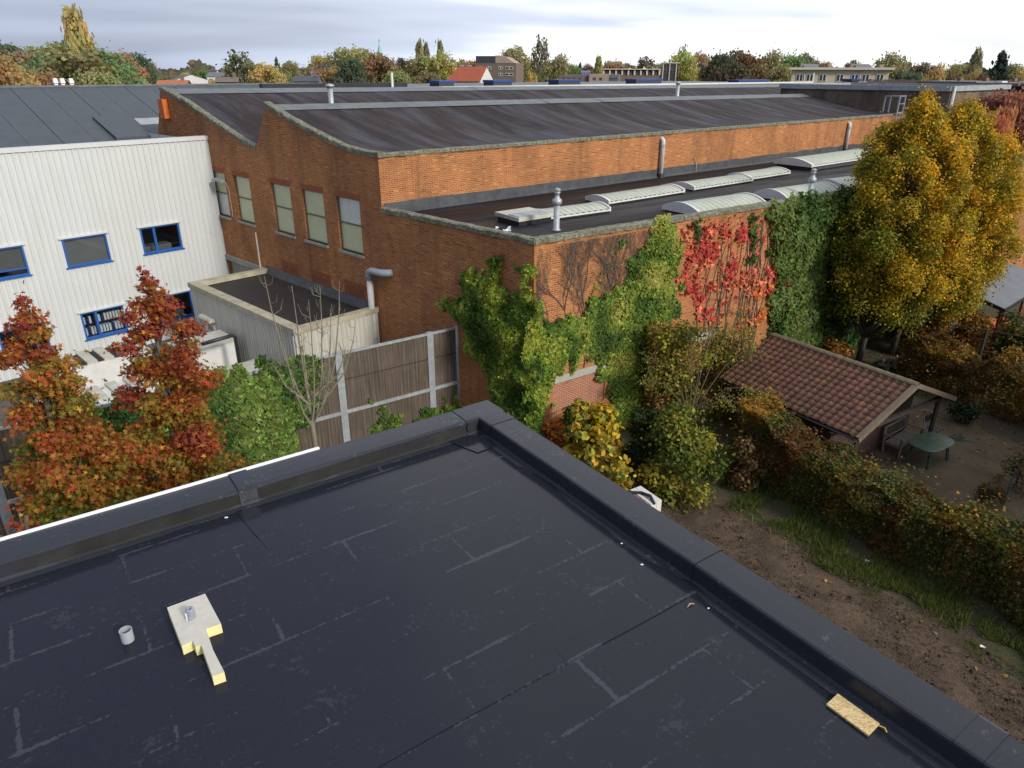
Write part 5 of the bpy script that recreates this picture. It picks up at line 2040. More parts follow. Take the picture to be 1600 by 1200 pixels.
for a, b in ((.1, .1), (3.4, .1), (6.8, .1), (.1, 4.0), (6.8, 4.0)):
    mb = MB()
    q = o0 + SRX * a + SRY * b
    mb.bar((*q, 0), (*q, 2.3 + b * .26), .14)
    mb.build('post', M['rust'], sr)
mb = MB()
q = o0 + SRX * 3.5 + SRY * 3.9
mb.obox((*q, 0), (*(SRX * 3.3), 0), (*(SRY * .05), 0), (0, 0, 3.2))
mb.build('back_wall', M['dark_wood'], sr)
for px, py, lab, w in ((1546, 510, 'large orange crate under the grey roofed shed', .5), (1566, 505, 'orange crate beside the shed post', .4)):
    q = at(px, py, .2)[:2]
    t = thing('orange_crate', q, lab, 'crate', 'orange crates in the open shed')
    mb = MB()
    mb.obox((*q, 0), (w * .6, .1, 0), (-.1, w * .5, 0), (0, 0, w))
    mb.build('body', M['orange_box'], t)
    mb = MB()
    mb.obox((*q, w), (w * .64, .1, 0), (-.1, w * .54, 0), (0, 0, .05))
    mb.build('rim', M['orange_box'], t)
q = at(1485, 536, 0)[:2]
t = thing('water_barrel', q, 'pale grey barrel in the neighbouring plot behind the back hedge', 'barrel')
mb = MB()
mb.lathe((*q, 0), [(.3, 0), (.36, .3), (.37, .6), (.33, .9)], 18)
mb.build('body', M['pvc_white'], t, smooth=True)
mb = MB()
mb.lathe((*q, .9), [(.35, 0), (.35, .05)], 18)
mb.build('lid', M['pvc'], t)
q = at(1470, 545, 0)[:2]
mb = MB()
mb.hexa([(q[0] - .5, q[1], 0), (q[0] + .4, q[1] + .3, 0), (q[0] + .4, q[1] + .35, 0), (q[0] - .5, q[1] + .05, 0), (q[0] - .2, q[1] + .5, 1.5), (q[0] + .7, q[1] + .8, 1.5), (q[0] + .7, q[1] + .85, 1.5), (q[0] - .2, q[1] + .55, 1.5)])
tag(mb.build('leaning_panel', M['galv_dull']), 'grey panel leaning beside the pale barrel', 'panel')
for px0, px1, py, lab in ((1505, 1535, 492, 'upper sawn beam propped by the rusty posts'), (1508, 1532, 503, 'lower sawn beam propped by the rusty posts')):
    a, b = at(px0, py, 1.0), at(px1, py - 6, 1.3)
    mb = MB()
    mb.bar(a, b, .14, .08)
    tag(mb.build('timber_beam', M['timber_new']), lab, 'beam', 'sawn beams in the neighbouring plot')
pr = [at(px, py, 0)[:2] for px, py in ((1452, 565), (1525, 578), (1608, 596))]
wf = thing('wire_fence', pr[1], 'dark post and rail fence between back hedge and neighbouring plot', 'fence')
for q in pr:
    mb = MB()
    mb.bar((*q, 0), (*q, 1.85), .08)
    mb.build('post', M['dark_wood'], wf)
for a, b in zip(pr, pr[1:]):
    for z in (1.82, .9):
        mb = MB()
        mb.bar((*a, z), (*b, z), .04)
        mb.build('rail', M['dark_wood'], wf)
# green stake and sapling at the right edge
q = at(1566, 792, 0)
q2 = at(1583, 760, 1.15)
mb = MB()
mb.tube([q, (q[0] + .15, q[1] + .15, 1.2)], .025, 6)
tag(mb.build('garden_stake', M['green_plastic']), 'dark green stake leaning at the right edge of the garden', 'stake')

# ================================================================== ADDED HOUSE (unseen, right of the view; put there to shade the garden)
nh = thing('shade_house', (22.5, 8.5), 'unseen two storey brick house added to shade the garden', 'house')
NHF = Frame((18.6, 11.6), az(145), (-1, -.6))
mb = MB()
for a, b in (((0, 0), (11, 0)), ((11, 0), (11, -9)), ((11, -9), (0, -9)), ((0, -9), (0, 0))):
    p, q = NHF(a[0], 0, a[1]), NHF(b[0], 0, b[1])
    w = math.hypot(q[0] - p[0], q[1] - p[1])
    mb.face([p, q, (q[0], q[1], 6.0), (p[0], p[1], 6.0)], [(0, 0), (w, 0), (w, 6.4), (0, 6.4)])
for s_ in (0, 11):
    mb.face([NHF(s_, 6.0, 0), NHF(s_, 6.0, -9), NHF(s_, 9.0, -4.5)], [(0, 6.4), (9, 6.4), (4.5, 9.0)])
mb.build('wall', M['brick_dull'], nh)
mb = MB()
for o0 in (.4, -9.4):
    mb.face([NHF(-.4, 5.85, o0), NHF(11.4, 5.85, o0), NHF(11.4, 9.15, -4.5), NHF(-.4, 9.15, -4.5)])
rf = mb.build('roof', M['far_tile'], nh)
mb = MB()
mb.fbox(NHF, 2.0, 2.8, 8.2, 10.2, -5.0, -4.2)
mb.build('chimney', M['brick_dull'], rf)
for s_ in (1.5, 4.6, 7.8):
    for z in (1.0, 3.9):
        mb = MB()
        mb.fbox(NHF, s_, s_ + 1.5, z, z + 1.4, -.02, .05)
        w = mb.build('window', M['far_white'], nh)
        mb = MB()
        mb.fbox(NHF, s_ + .1, s_ + 1.4, z + .1, z + 1.3, .052, .06)
        mb.build('pane', M['far_glass'], w)

# ================================================================== VEGETATION


def limb_tree(mb, base, top, r0, targets, fork=0.35, n=8):
    base, top = np.array(base, float), np.array(top, float)
    pts = [base + (top - base) * f + np.array([math.sin(f * 7) * .04, math.cos(f * 5) * .04, 0]) * f * 3 for f in np.linspace(0, 1, 7)]
    mb.tube(pts, [r0 * (1 - .75 * f) for f in np.linspace(0, 1, 7)], n)
    H = np.linalg.norm(top - base)
    for q in targets:
        q = np.array(q, float)
        f = np.clip((q[2] - base[2]) / H - fork * random.uniform(.5, 1), .12, .9)
        p = base + (top - base) * f
        m_ = (p + q) / 2 + np.array([0, 0, -.05 * np.linalg.norm(q - p)])
        rr = r0 * (1 - .75 * f) * .45
        mb.tube([p, m_, q], [rr, rr * .6, rr * .2], 5)


def leafy(name, label, cat, base, top, r0, centers, radii, n, size, tintfn, shape='oval', group=None, bark='bark', shell=.5, fork=.35, mat_='leaf', up=.35):
    t = thing(name, base, label, cat, group)
    mb = MB()
    limb_tree(mb, base, top, r0, centers, fork)
    mb.build('trunk', M[bark], t, smooth=True)
    P, N, i = lumps(centers, radii, n, shell, up)
    me = leaf_mesh('crown', P, N, size * RNG.uniform(.7, 1.25, n), tintfn(P, i), shape)
    link('crown', me, M[mat_], t)
    return t


# --- sweet gums in front of the reed fence
def sweetgum(px, dist, ytop, wpx, label, warm, group='red sweet gums before the fence', n=34000):
    xy = bearing(px, dist, 600)
    zt = height_at(px - 18, ytop, xy)
    wid = 1.0 * wpx / FPX * math.hypot(dist, 4) / 2
    cs, rs = [], []
    z0 = 1.6
    zz_ = z0
    for k in range(90):
        f = (k + .5) / 90
        z = z0 + (zt - .35 - z0) * f
        rmax = wid * (1 - f) ** .5 * min(1.0, .36 + f * 1.9)
        a = k * 2.39996 + random.uniform(-.4, .4)
        rr = rmax * random.choice((random.uniform(.2, .7), random.uniform(.7, 1.12)))
        cs.append((xy[0] + rr * math.cos(a), xy[1] + rr * math.sin(a), z + random.uniform(-.15, .15)))
        s_ = .17 + .30 * (1 - f) * random.uniform(.6, 1.3)
        rs.append((s_ * 1.15, s_ * 1.15, s_ * .72))
    cs.append((xy[0], xy[1], zt - .2))
    rs.append((.12, .12, .3))
    cl = np.random.default_rng(abs(int(px))).random(len(cs)) * .5

    def tint(P, i):
        f = np.clip((P[:, 2] - z0) / (zt - z0), 0, 1)
        cols = [(0.09, 0.105, 0.02), (0.17, 0.145, 0.024), (0.28, 0.145, 0.025), (0.30, 0.092, 0.025), (0.25, 0.055, 0.026), (0.20, 0.034, 0.03)]
        q = f * .62 + cl[i] * .95 - .18 + warm
        c = .88 * palette(len(P), cols, .22, clump=q, mix=.10)
        hot = RNG.random(len(P)) < .045
        c[hot] = np.array([(0.62, 0.20, 0.03), (0.6, 0.07, 0.03), (0.65, 0.34, 0.04)])[RNG.integers(0, 3, hot.sum())]
        return c
    return leafy('sweetgum_tree', label, 'tree', (*xy, 0), (*xy, zt - .3), .11, cs, rs, n, .088, tint, 'star', group, shell=.35, fork=.1)


sweetgum(262, 14.2, 425, 205, 'dark red sweet gum in front of the white annex', .10)
sweetgum(72, 13.2, 466, 190, 'orange and red sweet gum at the left edge before the white wall', -.10)
sweetgum(-38, 12.0, 806, 60, 'low piece of orange sweet gum at the left edge over the white trim', .1, n=2500)

# --- dark evergreen between the two gums
xy = bearing(190, 16.6, 650)
cs = [(xy[0] + random.uniform(-.7, .7), xy[1] + random.uniform(-.5, .5), random.uniform(.5, 3.6)) for k in range(22)]
leafy('evergreen_shrub', 'dark evergreen shrub between the two sweet gums', 'shrub', (*xy, 0), (*xy, 3.3), .07, cs, [(.42, .42, .4)] * 22, 6000, .1,
      lambda P, i: palette(len(P), [(0.018, 0.04, 0.014), (0.03, 0.06, 0.02), (0.045, 0.08, 0.022)]), 'oval', mat_='ivy_leaf')

# --- bare young tree
xy = at(490, 690, 1.1)[:2]
xy = bearing(491, 14.6, 690)
t = thing('bare_tree', xy, 'slim leafless young tree in front of the reed fence', 'tree')
mb = MB()
rr = random.Random(5)


fork = np.array([xy[0], xy[1], height_at(487, 655, xy)])
mb.tube([(*xy, 0), (xy[0] + .02, xy[1], fork[2] * .5), fork], [.075, .065, .055], 8, cap=False)
for px, py, dy in ((413, 432, .3), (436, 505, -.4), (456, 446, .1), (470, 520, .6), (482, 468, -.2), (500, 452, .4), (516, 482, -.3), (540, 545, .3), (556, 500, -.1), (425, 560, .2), (530, 440, .5)):
    q2 = bearing(px, 14.6 + dy, py)
    tip = np.array([q2[0], q2[1], height_at(px, py, q2)])
    st = fork + np.array([0, 0, rr.uniform(-.25, .5)])
    out = np.array([tip[0], tip[1], st[2] + (tip[2] - st[2]) * .32])
    pts = [st, st * .62 + out * .38 + np.array([0, 0, .12]), st * .3 + out * .42 + tip * .28, st * .08 + out * .22 + tip * .7, tip]
    mb.tube(pts, [.030, .024, .017, .011, .005], 6, cap=False)
    for k in range(11):
        f = rr.uniform(.25, .97)
        i0 = min(3, int(f * 4))
        p0 = pts[i0] + (pts[i0 + 1] - pts[i0]) * (f * 4 - i0)
        L_ = rr.uniform(.18, .5) * (1.15 - .6 * f)
        a_ = rr.uniform(0, 6.28)
        sd = np.array([math.cos(a_), math.sin(a_), 0]) * L_
        e_ = p0 + sd * .75 + np.array([0, 0, L_ * .9])
        mb.tube([p0, p0 + sd * .55 + np.array([0, 0, L_ * .25]), e_], [.007, .0055, .0035], 4, cap=False)
        if rr.random() < .5:
            m1 = p0 + sd * .5 + np.array([0, 0, L_ * .22])
            mb.tube([m1, m1 + np.array([sd[1], -sd[0], 0]) * .3 + np.array([0, 0, .16])], [.005, .003], 3, cap=False)
mb.build('trunk', M['bark_pale'], t, smooth=True)


# --- ivy and creeper: leaves growing off a wall plane inside outlined patches
def inside(poly, S, Z):
    c = np.zeros(len(S), bool)
    n = len(poly)
    for k in range(n):
        x0, y0 = poly[k]
        x1, y1 = poly[(k + 1) % n]
        cond = ((y0 > Z) != (y1 > Z)) & (S < (x1 - x0) * (Z - y0) / (y1 - y0 + 1e-12) + x0)
        c ^= cond
    return c


def edge_dist(poly, S, Z):
    d = np.full(len(S), 9.0)
    n = len(poly)
    for k in range(n):
        a, b = np.array(poly[k]), np.array(poly[(k + 1) % n])
        ab = b - a
        t_ = np.clip(((S - a[0]) * ab[0] + (Z - a[1]) * ab[1]) / (ab @ ab + 1e-9), 0, 1)
        d = np.minimum(d, np.hypot(S - a[0] - t_ * ab[0], Z - a[1] - t_ * ab[1]))
    return d


def wob(S, Z, seed, f=1.0):
    r = np.random.default_rng(seed)
    h = 0
    for k in range(9):
        a, w, p = r.uniform(0, 6.28), r.uniform(.8, 7) * f, r.uniform(0, 6.28)
        h = h + np.sin(w * (S * math.cos(a) + Z * math.sin(a)) + p) / (1 + .25 * w)
    return h


def ivy_patch(fr, poly, dens, size, bulge, cols, seed, sparse=-9.0, jitter=.22, hang=.5, grow_=.0):
    poly = [tuple(p) for p in poly]
    s0, s1 = min(p[0] for p in poly), max(p[0] for p in poly)
    z0, z1 = min(p[1] for p in poly), max(p[1] for p in poly)
    n = int((s1 - s0) * (z1 - z0) * dens)
    S, Z = RNG.uniform(s0 - .15, s1 + .15, n), RNG.uniform(z0 - .15, z1 + .15, n)
    S2, Z2 = S + .17 * wob(S, Z, seed + 1, 1.9), Z + .2 * wob(S * 1.7, Z * .6, seed + 2, 1.6)
    k = inside(poly, S2, Z2) & (wob(S, Z, seed + 3, 1.3) > sparse) & (Z > .03)
    S, Z, S2, Z2 = S[k], Z[k], S2[k], Z2[k]
    d = edge_dist(poly, S2, Z2)
    holes_ = .5 + .5 * wob(S, Z, seed + 8, 2.2)
    k = RNG.random(len(S)) < np.clip(d / .34 + .22 + .3 * holes_, .05, 1)
    S, Z, S2, Z2, d = S[k], Z[k], S2[k], Z2[k], d[k]
    th = bulge * np.clip(d / .9, 0, 1) ** .6 * (1 + .22 * wob(S, Z, seed + 4, .9)) + .05 * (1 + .5 * wob(S, Z, seed + 6, 3.0))
    th = np.clip(th, .02, None)
    O = th * (1 - .42 * RNG.random(len(S)) ** 2) + .01
    P = np.empty((len(S), 3))
    P[:, 0] = fr.p[0] + fr.d[0] * S + fr.n[0] * O
    P[:, 1] = fr.p[1] + fr.d[1] * S + fr.n[1] * O
    P[:, 2] = Z
    g = .03
    dS = (wob(S + g, Z, seed + 4, .9) - wob(S - g, Z, seed + 4, .9)) / (2 * g)
    dZ = (wob(S, Z + g, seed + 4, .9) - wob(S, Z - g, seed + 4, .9)) / (2 * g)
    N = np.empty_like(P)
    kx, kz = -bulge * .16 * dS, -bulge * .16 * dZ
    N[:, 0] = fr.n[0] + fr.d[0] * kx
    N[:, 1] = fr.n[1] + fr.d[1] * kx
    N[:, 2] = .45 + kz
    N += RNG.normal(0, .5, N.shape)
    tint = palette(len(S), cols, jitter, clump=np.clip(.5 + .22 * wob(S, Z, seed + 5, .8), 0, 1))
    return P, N, size * np.exp(RNG.normal(0, .3, len(S))), tint


def ivy(name, label, cat, fr, patches, shape='ivy', group=None, stems=None, loc=None):
    t = thing(name, loc if loc is not None else fr(patches[0][0][0][0], 0), label, cat, group)
    parts = [ivy_patch(fr, *p) if not isinstance(p[0], Frame) else ivy_patch(*p) for p in patches]
    P, N, S, T = (np.concatenate([q[k] for q in parts]) for k in range(4))
    link('foliage', leaf_mesh('foliage', P, N, S, T, shape, along=np.array([0, 0, -1.0]) * np.ones_like(P)), M['ivy_leaf'], t)
    if stems:
        mb = MB()
        for pl in stems:
            mb.tube([fr(s, z, .02) for s, z in pl], [.018 * (1 - .8 * k / (len(pl) - 1)) + .006 for k in range(len(pl))], 5)
        mb.build('stem', M['bark_grey'], t)
    return t


LIME = [(0.034, 0.066, 0.011), (0.058, 0.10, 0.014), (0.095, 0.15, 0.018), (0.15, 0.20, 0.024), (0.23, 0.26, 0.036)]
MIDG = [(0.022, 0.046, 0.009), (0.036, 0.07, 0.012), (0.055, 0.10, 0.016), (0.085, 0.135, 0.022)]
DKG = [(0.026, 0.054, 0.011), (0.042, 0.08, 0.016), (0.066, 0.112, 0.021), (0.10, 0.14, 0.03)]
RED = [(0.22, 0.02, 0.022), (0.34, 0.028, 0.032), (0.45, 0.055, 0.05), (0.28, 0.045, 0.03), (0.48, 0.15, 0.07)]
ORNG = [(0.44, 0.10, 0.03), (0.5, 0.2, 0.04), (0.36, 0.06, 0.03), (0.46, 0.27, 0.06)]

PF = [(0.2, 6.5), (0.3, 6.75), (0.42, 6.3), (0.5, 5.8), (0.9, 5.6), (1.0, 6.1), (1.2, 6.6), (1.5, 6.8), (1.9, 6.7), (2.1, 6.3), (2.3, 6.0), (3.0, 6.0), (3.2, 5.5), (3.1, 4.9), (3.9, 4.5), (4.1, 4.2), (3.4, 4.0), (2.8, 3.4), (2.5, 2.8), (1.9, 2.2), (1.7, 0.2), (-0.1, 0.0), (-.1, 5.2)]
PC = [(-.3, 5.2), (.1, 5.6), (.35, 5.1), (.6, 4.8), (1.1, 4.65), (1.6, 4.75), (1.7, 3.5), (1.2, 3.1), (.8, 2.6), (.45, 1.6), (.45, .2), (-.3, .2)]
ivy('corner_ivy', 'large lime green ivy mass bulging round the brick corner', 'ivy', FAC,
    [(PF, 1300, .095, .38, LIME, 10), (LOW, PC, 1300, .095, .3, LIME, 14)], stems=[[(.25, 0), (.3, 2), (.6, 4), (.3, 6)], [(1.4, 0), (1.6, 3), (1.7, 6)]])
PM = [(4.6, 7.4), (5.8, 7.3), (6.2, 6.5), (6.0, 5.2), (6.5, 4.4), (6.1, 3.6), (5.2, 2.5), (5.0, .1), (2.9, .1), (3.0, 1.1), (3.15, 2.0), (2.6, 3.0), (1.5, 3.3), (.9, 3.6), (.8, 4.4), (1.2, 4.6), (1.7, 4.9), (2.2, 4.9), (2.9, 5.1), (3.1, 5.6), (3.7, 5.8), (3.9, 6.4), (4.4, 6.6)]
ivy('wall_ivy', 'mid green ivy climbing the brick wall between bare stems and red creeper', 'ivy', LOW,
    [(PM, 1000, .095, .16, [(0.04, 0.07, 0.014), (0.065, 0.11, 0.018), (0.10, 0.15, 0.02), (0.17, 0.21, 0.03), (0.24, 0.24, 0.05)], 20),
     ([(2.9, 6.6), (3.3, 7.1), (3.6, 6.8), (3.3, 6.2)], 300, .11, .06, LIME, 24), ([(2.1, 5.3), (3.2, 6.3), (3.3, 6.0), (2.3, 5.0)], 300, .11, .07, LIME, 25),
     ([(5.6, 7.2), (6.05, 7.1), (6.2, 5.4), (5.9, 5.4)], 420, .12, .1, LIME, 26), ([(6.4, 7.35), (7.2, 7.3), (7.1, 6.8), (7.0, 6.1), (6.7, 6.3)], 420, .12, .12, MIDG, 27)],
    stems=[[(4.2, 0), (4.5, 3), (5.2, 5.5), (5.3, 7.2)], [(3.4, 0), (3.5, 3), (3.8, 5.8)], [(5.0, 1), (5.8, 4.5), (5.9, 7)]])
PR = [(10.8, 7.45), (15.1, 7.5), (17.7, 7.45), (24, 7.4), (24, .05), (11.9, .05), (11.7, 2.2), (11.5, 3.5), (12.1, 4.2), (11.0, 5.4), (11.1, 6.6)]
ivy('green_ivy', 'dense dark green ivy sheet on the wall beside the yellow trees', 'ivy', LOW,
    [(PR, 430, .12, .34, DKG + [(0.10, 0.14, 0.035)], 30), ([(9.5, 7.2), (10.0, 7.2), (10.35, 6.4), (10.35, 5.3), (10.1, 5.3)], 380, .12, .08, MIDG, 34), ([(10.2, 7.2), (10.6, 7.2), (10.7, 6.2), (10.5, 5.6)], 300, .12, .06, MIDG, 35)],
    stems=[[(12.5, 0), (12.4, 3), (12.0, 6)], [(9.8, 7.0), (10.2, 5.0), (10.4, 3.0), (10.6, 0)], [(14, 0), (14.3, 4), (14, 7)]])
R_ = [([(5.5, 6.8), (6.0, 6.95), (6.6, 6.5), (6.0, 6.1), (5.6, 6.0)], 150, .15, .06, RED, 40, -.1), ([(6.1, 6.5), (7.0, 6.8), (7.6, 7.1), (8.4, 5.8), (7.6, 5.4), (8.1, 4.1), (7.1, 4.3), (6.3, 5.0)], 180, .135, .09, RED, 41, -.5),
      ([(7.6, 7.2), (9.3, 7.1), (9.9, 5.7), (8.5, 5.6), (7.8, 6.3)], 125, .13, .06, RED, 42, -.3), ([(8.4, 5.5), (10.6, 4.9), (12.7, 4.4), (12.6, 3.7), (11.4, 3.5), (10.6, 4.0), (9.5, 4.2), (8.8, 4.8)], 135, .13, .07, RED, 43, -.3),
      ([(7.3, 4.6), (8.5, 4.1), (8.5, 3.3), (7.6, 3.7)], 130, .15, .07, RED, 44, -.2), ([(10.0, 4.0), (11.9, 4.1), (12.2, 2.9), (11.0, 2.6), (10.2, 3.4)], 130, .15, .08, ORNG, 45, -.1),
      ([(6.3, 7.2), (10.6, 7.2), (11.2, 4.5), (11, 2.6), (8.4, 2.8), (6.6, 4.4)], 20, .12, .04, RED, 46, -9), ([(12.3, 4.9), (12.9, 5.0), (12.8, 4.0), (12.4, 4.0)], 160, .15, .3, RED, 47)]
stems_r = []
rs_ = random.Random(3)
for k in range(26):
    s, z = 6.6 + rs_.random() * 5, .4 + rs_.random() * 1.2
    pl = [(s, z)]
    for j in range(7):
        s += rs_.uniform(-.28, .3)
        z += rs_.uniform(.5, 1.0)
        if z > 7.2:
            break
        pl.append((s, z))
    stems_r.append(pl)
ivy('red_creeper', 'scarlet creeper leaves scattered over the sunlit brick wall', 'creeper', LOW, R_, stems=stems_r)
# bare stems fanned over the corner bay
t = thing('bare_creeper', LOW(2, 0), 'leafless grey creeper stems fanned over the brick corner bay', 'creeper')
mb = MB()


def fan(s, z, a, L, r, depth):
    pl = [(s, z)]
    for j in range(6):
        a += rs_.uniform(-.22, .22) - a * .08
        s += math.sin(a) * L / 6
        z += math.cos(a) * L / 6
        if z > 7.15 or s < .08:
            break
        pl.append((s, z))
    if len(pl) > 1:
        mb.tube([LOW(x, y, .022 + .01 * depth) for x, y in pl], [max(.004, r * (1 - .13 * k)) for k in range(len(pl))], 4, cap=False)
    if depth < 4:
        for k in range(4 if depth < 3 else 2):
            p = pl[rs_.randrange(max(1, len(pl) // 3), len(pl))] if len(pl) > 1 else pl[0]
            fan(p[0], p[1], a + rs_.uniform(-.7, .7), L * rs_.uniform(.45, .8), r * .62, depth + 1)


for s in (.9, 1.5, 2.1, 2.6, 3.0, 3.5, 3.9):
    fan(s, 2.9, rs_.uniform(-.35, .35), 2.6, .026, 0)
mb.build('stem', M['bark_grey'], t)

# ivy on the reed fence
ivy('fence_ivy', 'dense green ivy hanging over the reed fence left of the bare tree', 'ivy', FEN,
    [([(5.0, 3.98), (5.7, 4.1), (7.0, 4.12), (8.6, 4.1), (10.6, 4.05), (12.2, 3.9), (12.2, .1), (6.1, .1), (5.7, 1.2), (5.2, 2.6)], 560, .13, .2, DKG + [(0.10, 0.15, 0.03)], 60, -9.0, .36),
     ([(5.0, 3.9), (6.5, 4.05), (8.5, 4.05), (8.6, 3.8), (5.2, 3.7)], 500, .12, .3, MIDG, 64)], group=None)
ivy('fence_ivy', 'small bright ivy tuft climbing the reed fence near the middle post', 'ivy', FEN,
    [([(2.9, 2.0), (3.35, 2.05), (3.4, .1), (2.3, .1), (2.3, 1.2), (2.65, 1.3), (2.75, .9), (2.95, .9)], 700, .12, .16, LIME[:4], 66)])
ivy('fence_ivy', 'low weedy ivy at the foot of the fence by the brick wall', 'ivy', FEN,
    [([(-.3, .9), (.2, 1.35), (.6, 1.2), (1.0, .9), (1.6, 1.1), (1.9, .7), (1.9, .1), (-.3, .1)], 600, .12, .2, LIME, 68)])


# --- shrubs at the foot of the wall and along the plot
def shrub(name, label, xy, h, wid, n, size, cols, shape='oval', nl=18, seed=0, group=None, jitter=.24, mat_='leaf', bark='bark_grey', cat='shrub', flat=1.0, z0=.15):
    r = random.Random(seed)
    cs, rs = [], []
    for k in range(nl):
        f = r.random() ** .8
        a = r.uniform(0, 6.28)
        rad = wid * (.9 - .45 * f) * math.sqrt(r.random())
        cs.append((xy[0] + rad * math.cos(a), xy[1] + rad * math.sin(a) * flat, z0 + (h - z0) * f))
        s_ = wid * r.uniform(.22, .42)
        rs.append((s_, s_, s_ * .8))
    cl = np.random.default_rng(seed).random(nl)
    return leafy(name, label, cat, (*xy, 0), (xy[0], xy[1], h * .8), .035 + .01 * h, cs, rs, n, size, lambda P, i: palette(len(P), cols, jitter, clump=np.clip(cl[i], 0, 1)), shape, group, bark=bark, mat_=mat_, fork=.3)


OLIVE = [(0.06, 0.075, 0.014), (0.11, 0.125, 0.02), (0.18, 0.175, 0.026), (0.27, 0.23, 0.034), (0.16, 0.10, 0.024)]
YEL = [(0.30, 0.22, 0.02), (0.42, 0.30, 0.03), (0.20, 0.20, 0.03), (0.50, 0.33, 0.05), (0.12, 0.14, 0.025)]
RUSTY = [(0.13, 0.05, 0.015), (0.22, 0.085, 0.02), (0.33, 0.13, 0.025), (0.10, 0.075, 0.02), (0.17, 0.10, 0.02)]
shrub('orange_shrub', 'small orange red shrub at the brick corner, left of the yellow one', at(838, 668, .9)[:2], 1.5, .75, 2600, .1, [(0.34, 0.11, 0.02), (0.42, 0.2, 0.03), (0.3, 0.2, 0.03), (0.14, 0.14, 0.03)], seed=1)
shrub('orange_shrub', 'small rusty red shrub pressed between parapet and yellow shrub', at(866, 688, .9)[:2], 1.4, .5, 1500, .1, [(0.40, 0.12, 0.02), (0.32, 0.08, 0.02), (0.2, 0.14, 0.03)], seed=2)
shrub('yellow_shrub', 'shrub with large bright yellow leaves beside the roof edge', at(922, 705, 1.0)[:2], 2.5, .95, 1500, .19, YEL, seed=3, nl=26)
shrub('green_shrub', 'fresh green shrub below the red brick infill', at(893, 668, .8)[:2], 1.5, .7, 2200, .1, LIME[:4], seed=12)
shrub('evergreen_shrub', 'dark evergreen shrub in the gap behind the yellow one', at(1008, 715, .4)[:2], 2.0, .75, 3000, .09, [(0.014, 0.028, 0.010), (0.022, 0.04, 0.014), (0.03, 0.05, 0.016)], seed=4, mat_='ivy_leaf')
shrub('olive_shrub', 'tall olive leaved shrub against the brick wall', at(1035, 665, .4)[:2], 4.0, 1.5, 8500, .095, OLIVE, seed=5, nl=34)
shrub('olive_shrub', 'yellowing bush low beside the white brick stack', at(1062, 745, .5)[:2], 2.3, 1.35, 7000, .105, [(0.055, 0.075, 0.014), (0.10, 0.125, 0.02), (0.17, 0.17, 0.025), (0.26, 0.21, 0.03)], seed=6, nl=30)
shrub('olive_shrub', 'olive bush spilling over the left end of the shed roof', at(1138, 600, 1.0)[:2], 3.0, 1.25, 4200, .09, OLIVE[:4], seed=7, nl=26)
shrub('brown_shrub', 'withered brown shrub between yellowing bush and hedge end', at(1165, 745, .2)[:2], 1.35, .8, 2600, .1, [(0.10, 0.06, 0.025), (0.15, 0.09, 0.035), (0.08, 0.07, 0.02)], seed=8)
shrub('yellow_shrub', 'sprig of yellow leaves low by the parapet, left of the brick stack', at(960, 755, .6)[:2], 1.4, .6, 500, .15, YEL, seed=9)
shrub('brown_shrub', 'rusty bush at the foot of the ivy behind the shed ridge', at(1240, 528, 1.0)[:2], 1.7, .8, 2000, .11, RUSTY, seed=13)
shrub('brown_shrub', 'brown bramble under the yellow trees behind the shed', at(1305, 560, .4)[:2], 1.1, 1.0, 2200, .11, RUSTY, seed=14)
shrub('evergreen_shrub', 'dark low shrub at the foot of the back hedge', at(1505, 655, .2)[:2], .7, .6, 1500, .08, [(0.014, 0.028, 0.010), (0.022, 0.04, 0.014)], seed=15, mat_='ivy_leaf')
shrub('round_shrub', 'small clipped rusty ball shrub at the end of the patio', at(1548, 775, .3)[:2], .6, .42, 2200, .05, [(0.09, 0.065, 0.02), (0.06, 0.06, 0.018), (0.12, 0.07, 0.02)], seed=16)
shrub('tan_shrub', 'dry tan shrub at the right edge of the garden', at(1590, 745, .4)[:2], 1.0, .6, 900, .08, [(0.13, 0.10, 0.05), (0.10, 0.09, 0.03), (0.17, 0.12, 0.05)], seed=17)

# arching bare branches over the wall and shed
t = thing('arching_shrub', at(1070, 690, .3)[:2], 'thin arching nearly leafless branches reaching over the shed roof', 'shrub')
mb = MB()
tips = []
b0 = at(1078, 660, 1.2)
for px, py, zz1 in ((1120, 505, 4.2), (1160, 490, 4.6), (1180, 545, 3.6), (1192, 640, 2.0), (1075, 520, 4.0), (1010, 560, 3.2), (1030, 500, 4.2), (1178, 660, 1.8), (1150, 640, 2.4), (1185, 615, 2.5), (1100, 560, 3.6), (990, 600, 2.6)):
    q = at(px, py, zz1)
    m_ = (b0 + q) / 2 + np.array([0, 0, .7])
    mb.tube([b0, (b0 * .6 + m_ * .4) + np.array([0, 0, .2]), m_, (m_ * .4 + q * .6) + np.array([0, 0, .15]), q], [.022, .018, .013, .009, .005], 5)
    for k in range(9):
        f = rs_.uniform(.35, 1)
        p = m_ + (q - m_) * f
        e = p + np.array([rs_.uniform(-.5, .6), rs_.uniform(-.5, .5), rs_.uniform(-.35, .45)])
        mb.tube([p, (p + e) / 2 + np.array([0, 0, .07]), e], [.008, .006, .003], 3)
        tips += [p, e, (p + e) / 2]
mb.tube([(b0[0] - .1, b0[1], 0), b0], [.06, .04], 6)
mb.build('branch', M['bark_grey'], t)
tips = np.array(tips)
i = RNG.integers(0, len(tips), 2600)
P = tips[i] + RNG.normal(0, .11, (2600, 3))
link('foliage', leaf_mesh('foliage', P, RNG.normal(0, 1, P.shape) + np.array([0, 0, .8]), .065 * RNG.uniform(.6, 1.2, 2600), palette(2600, OLIVE[1:4]), 'oval'), M['leaf'], t)


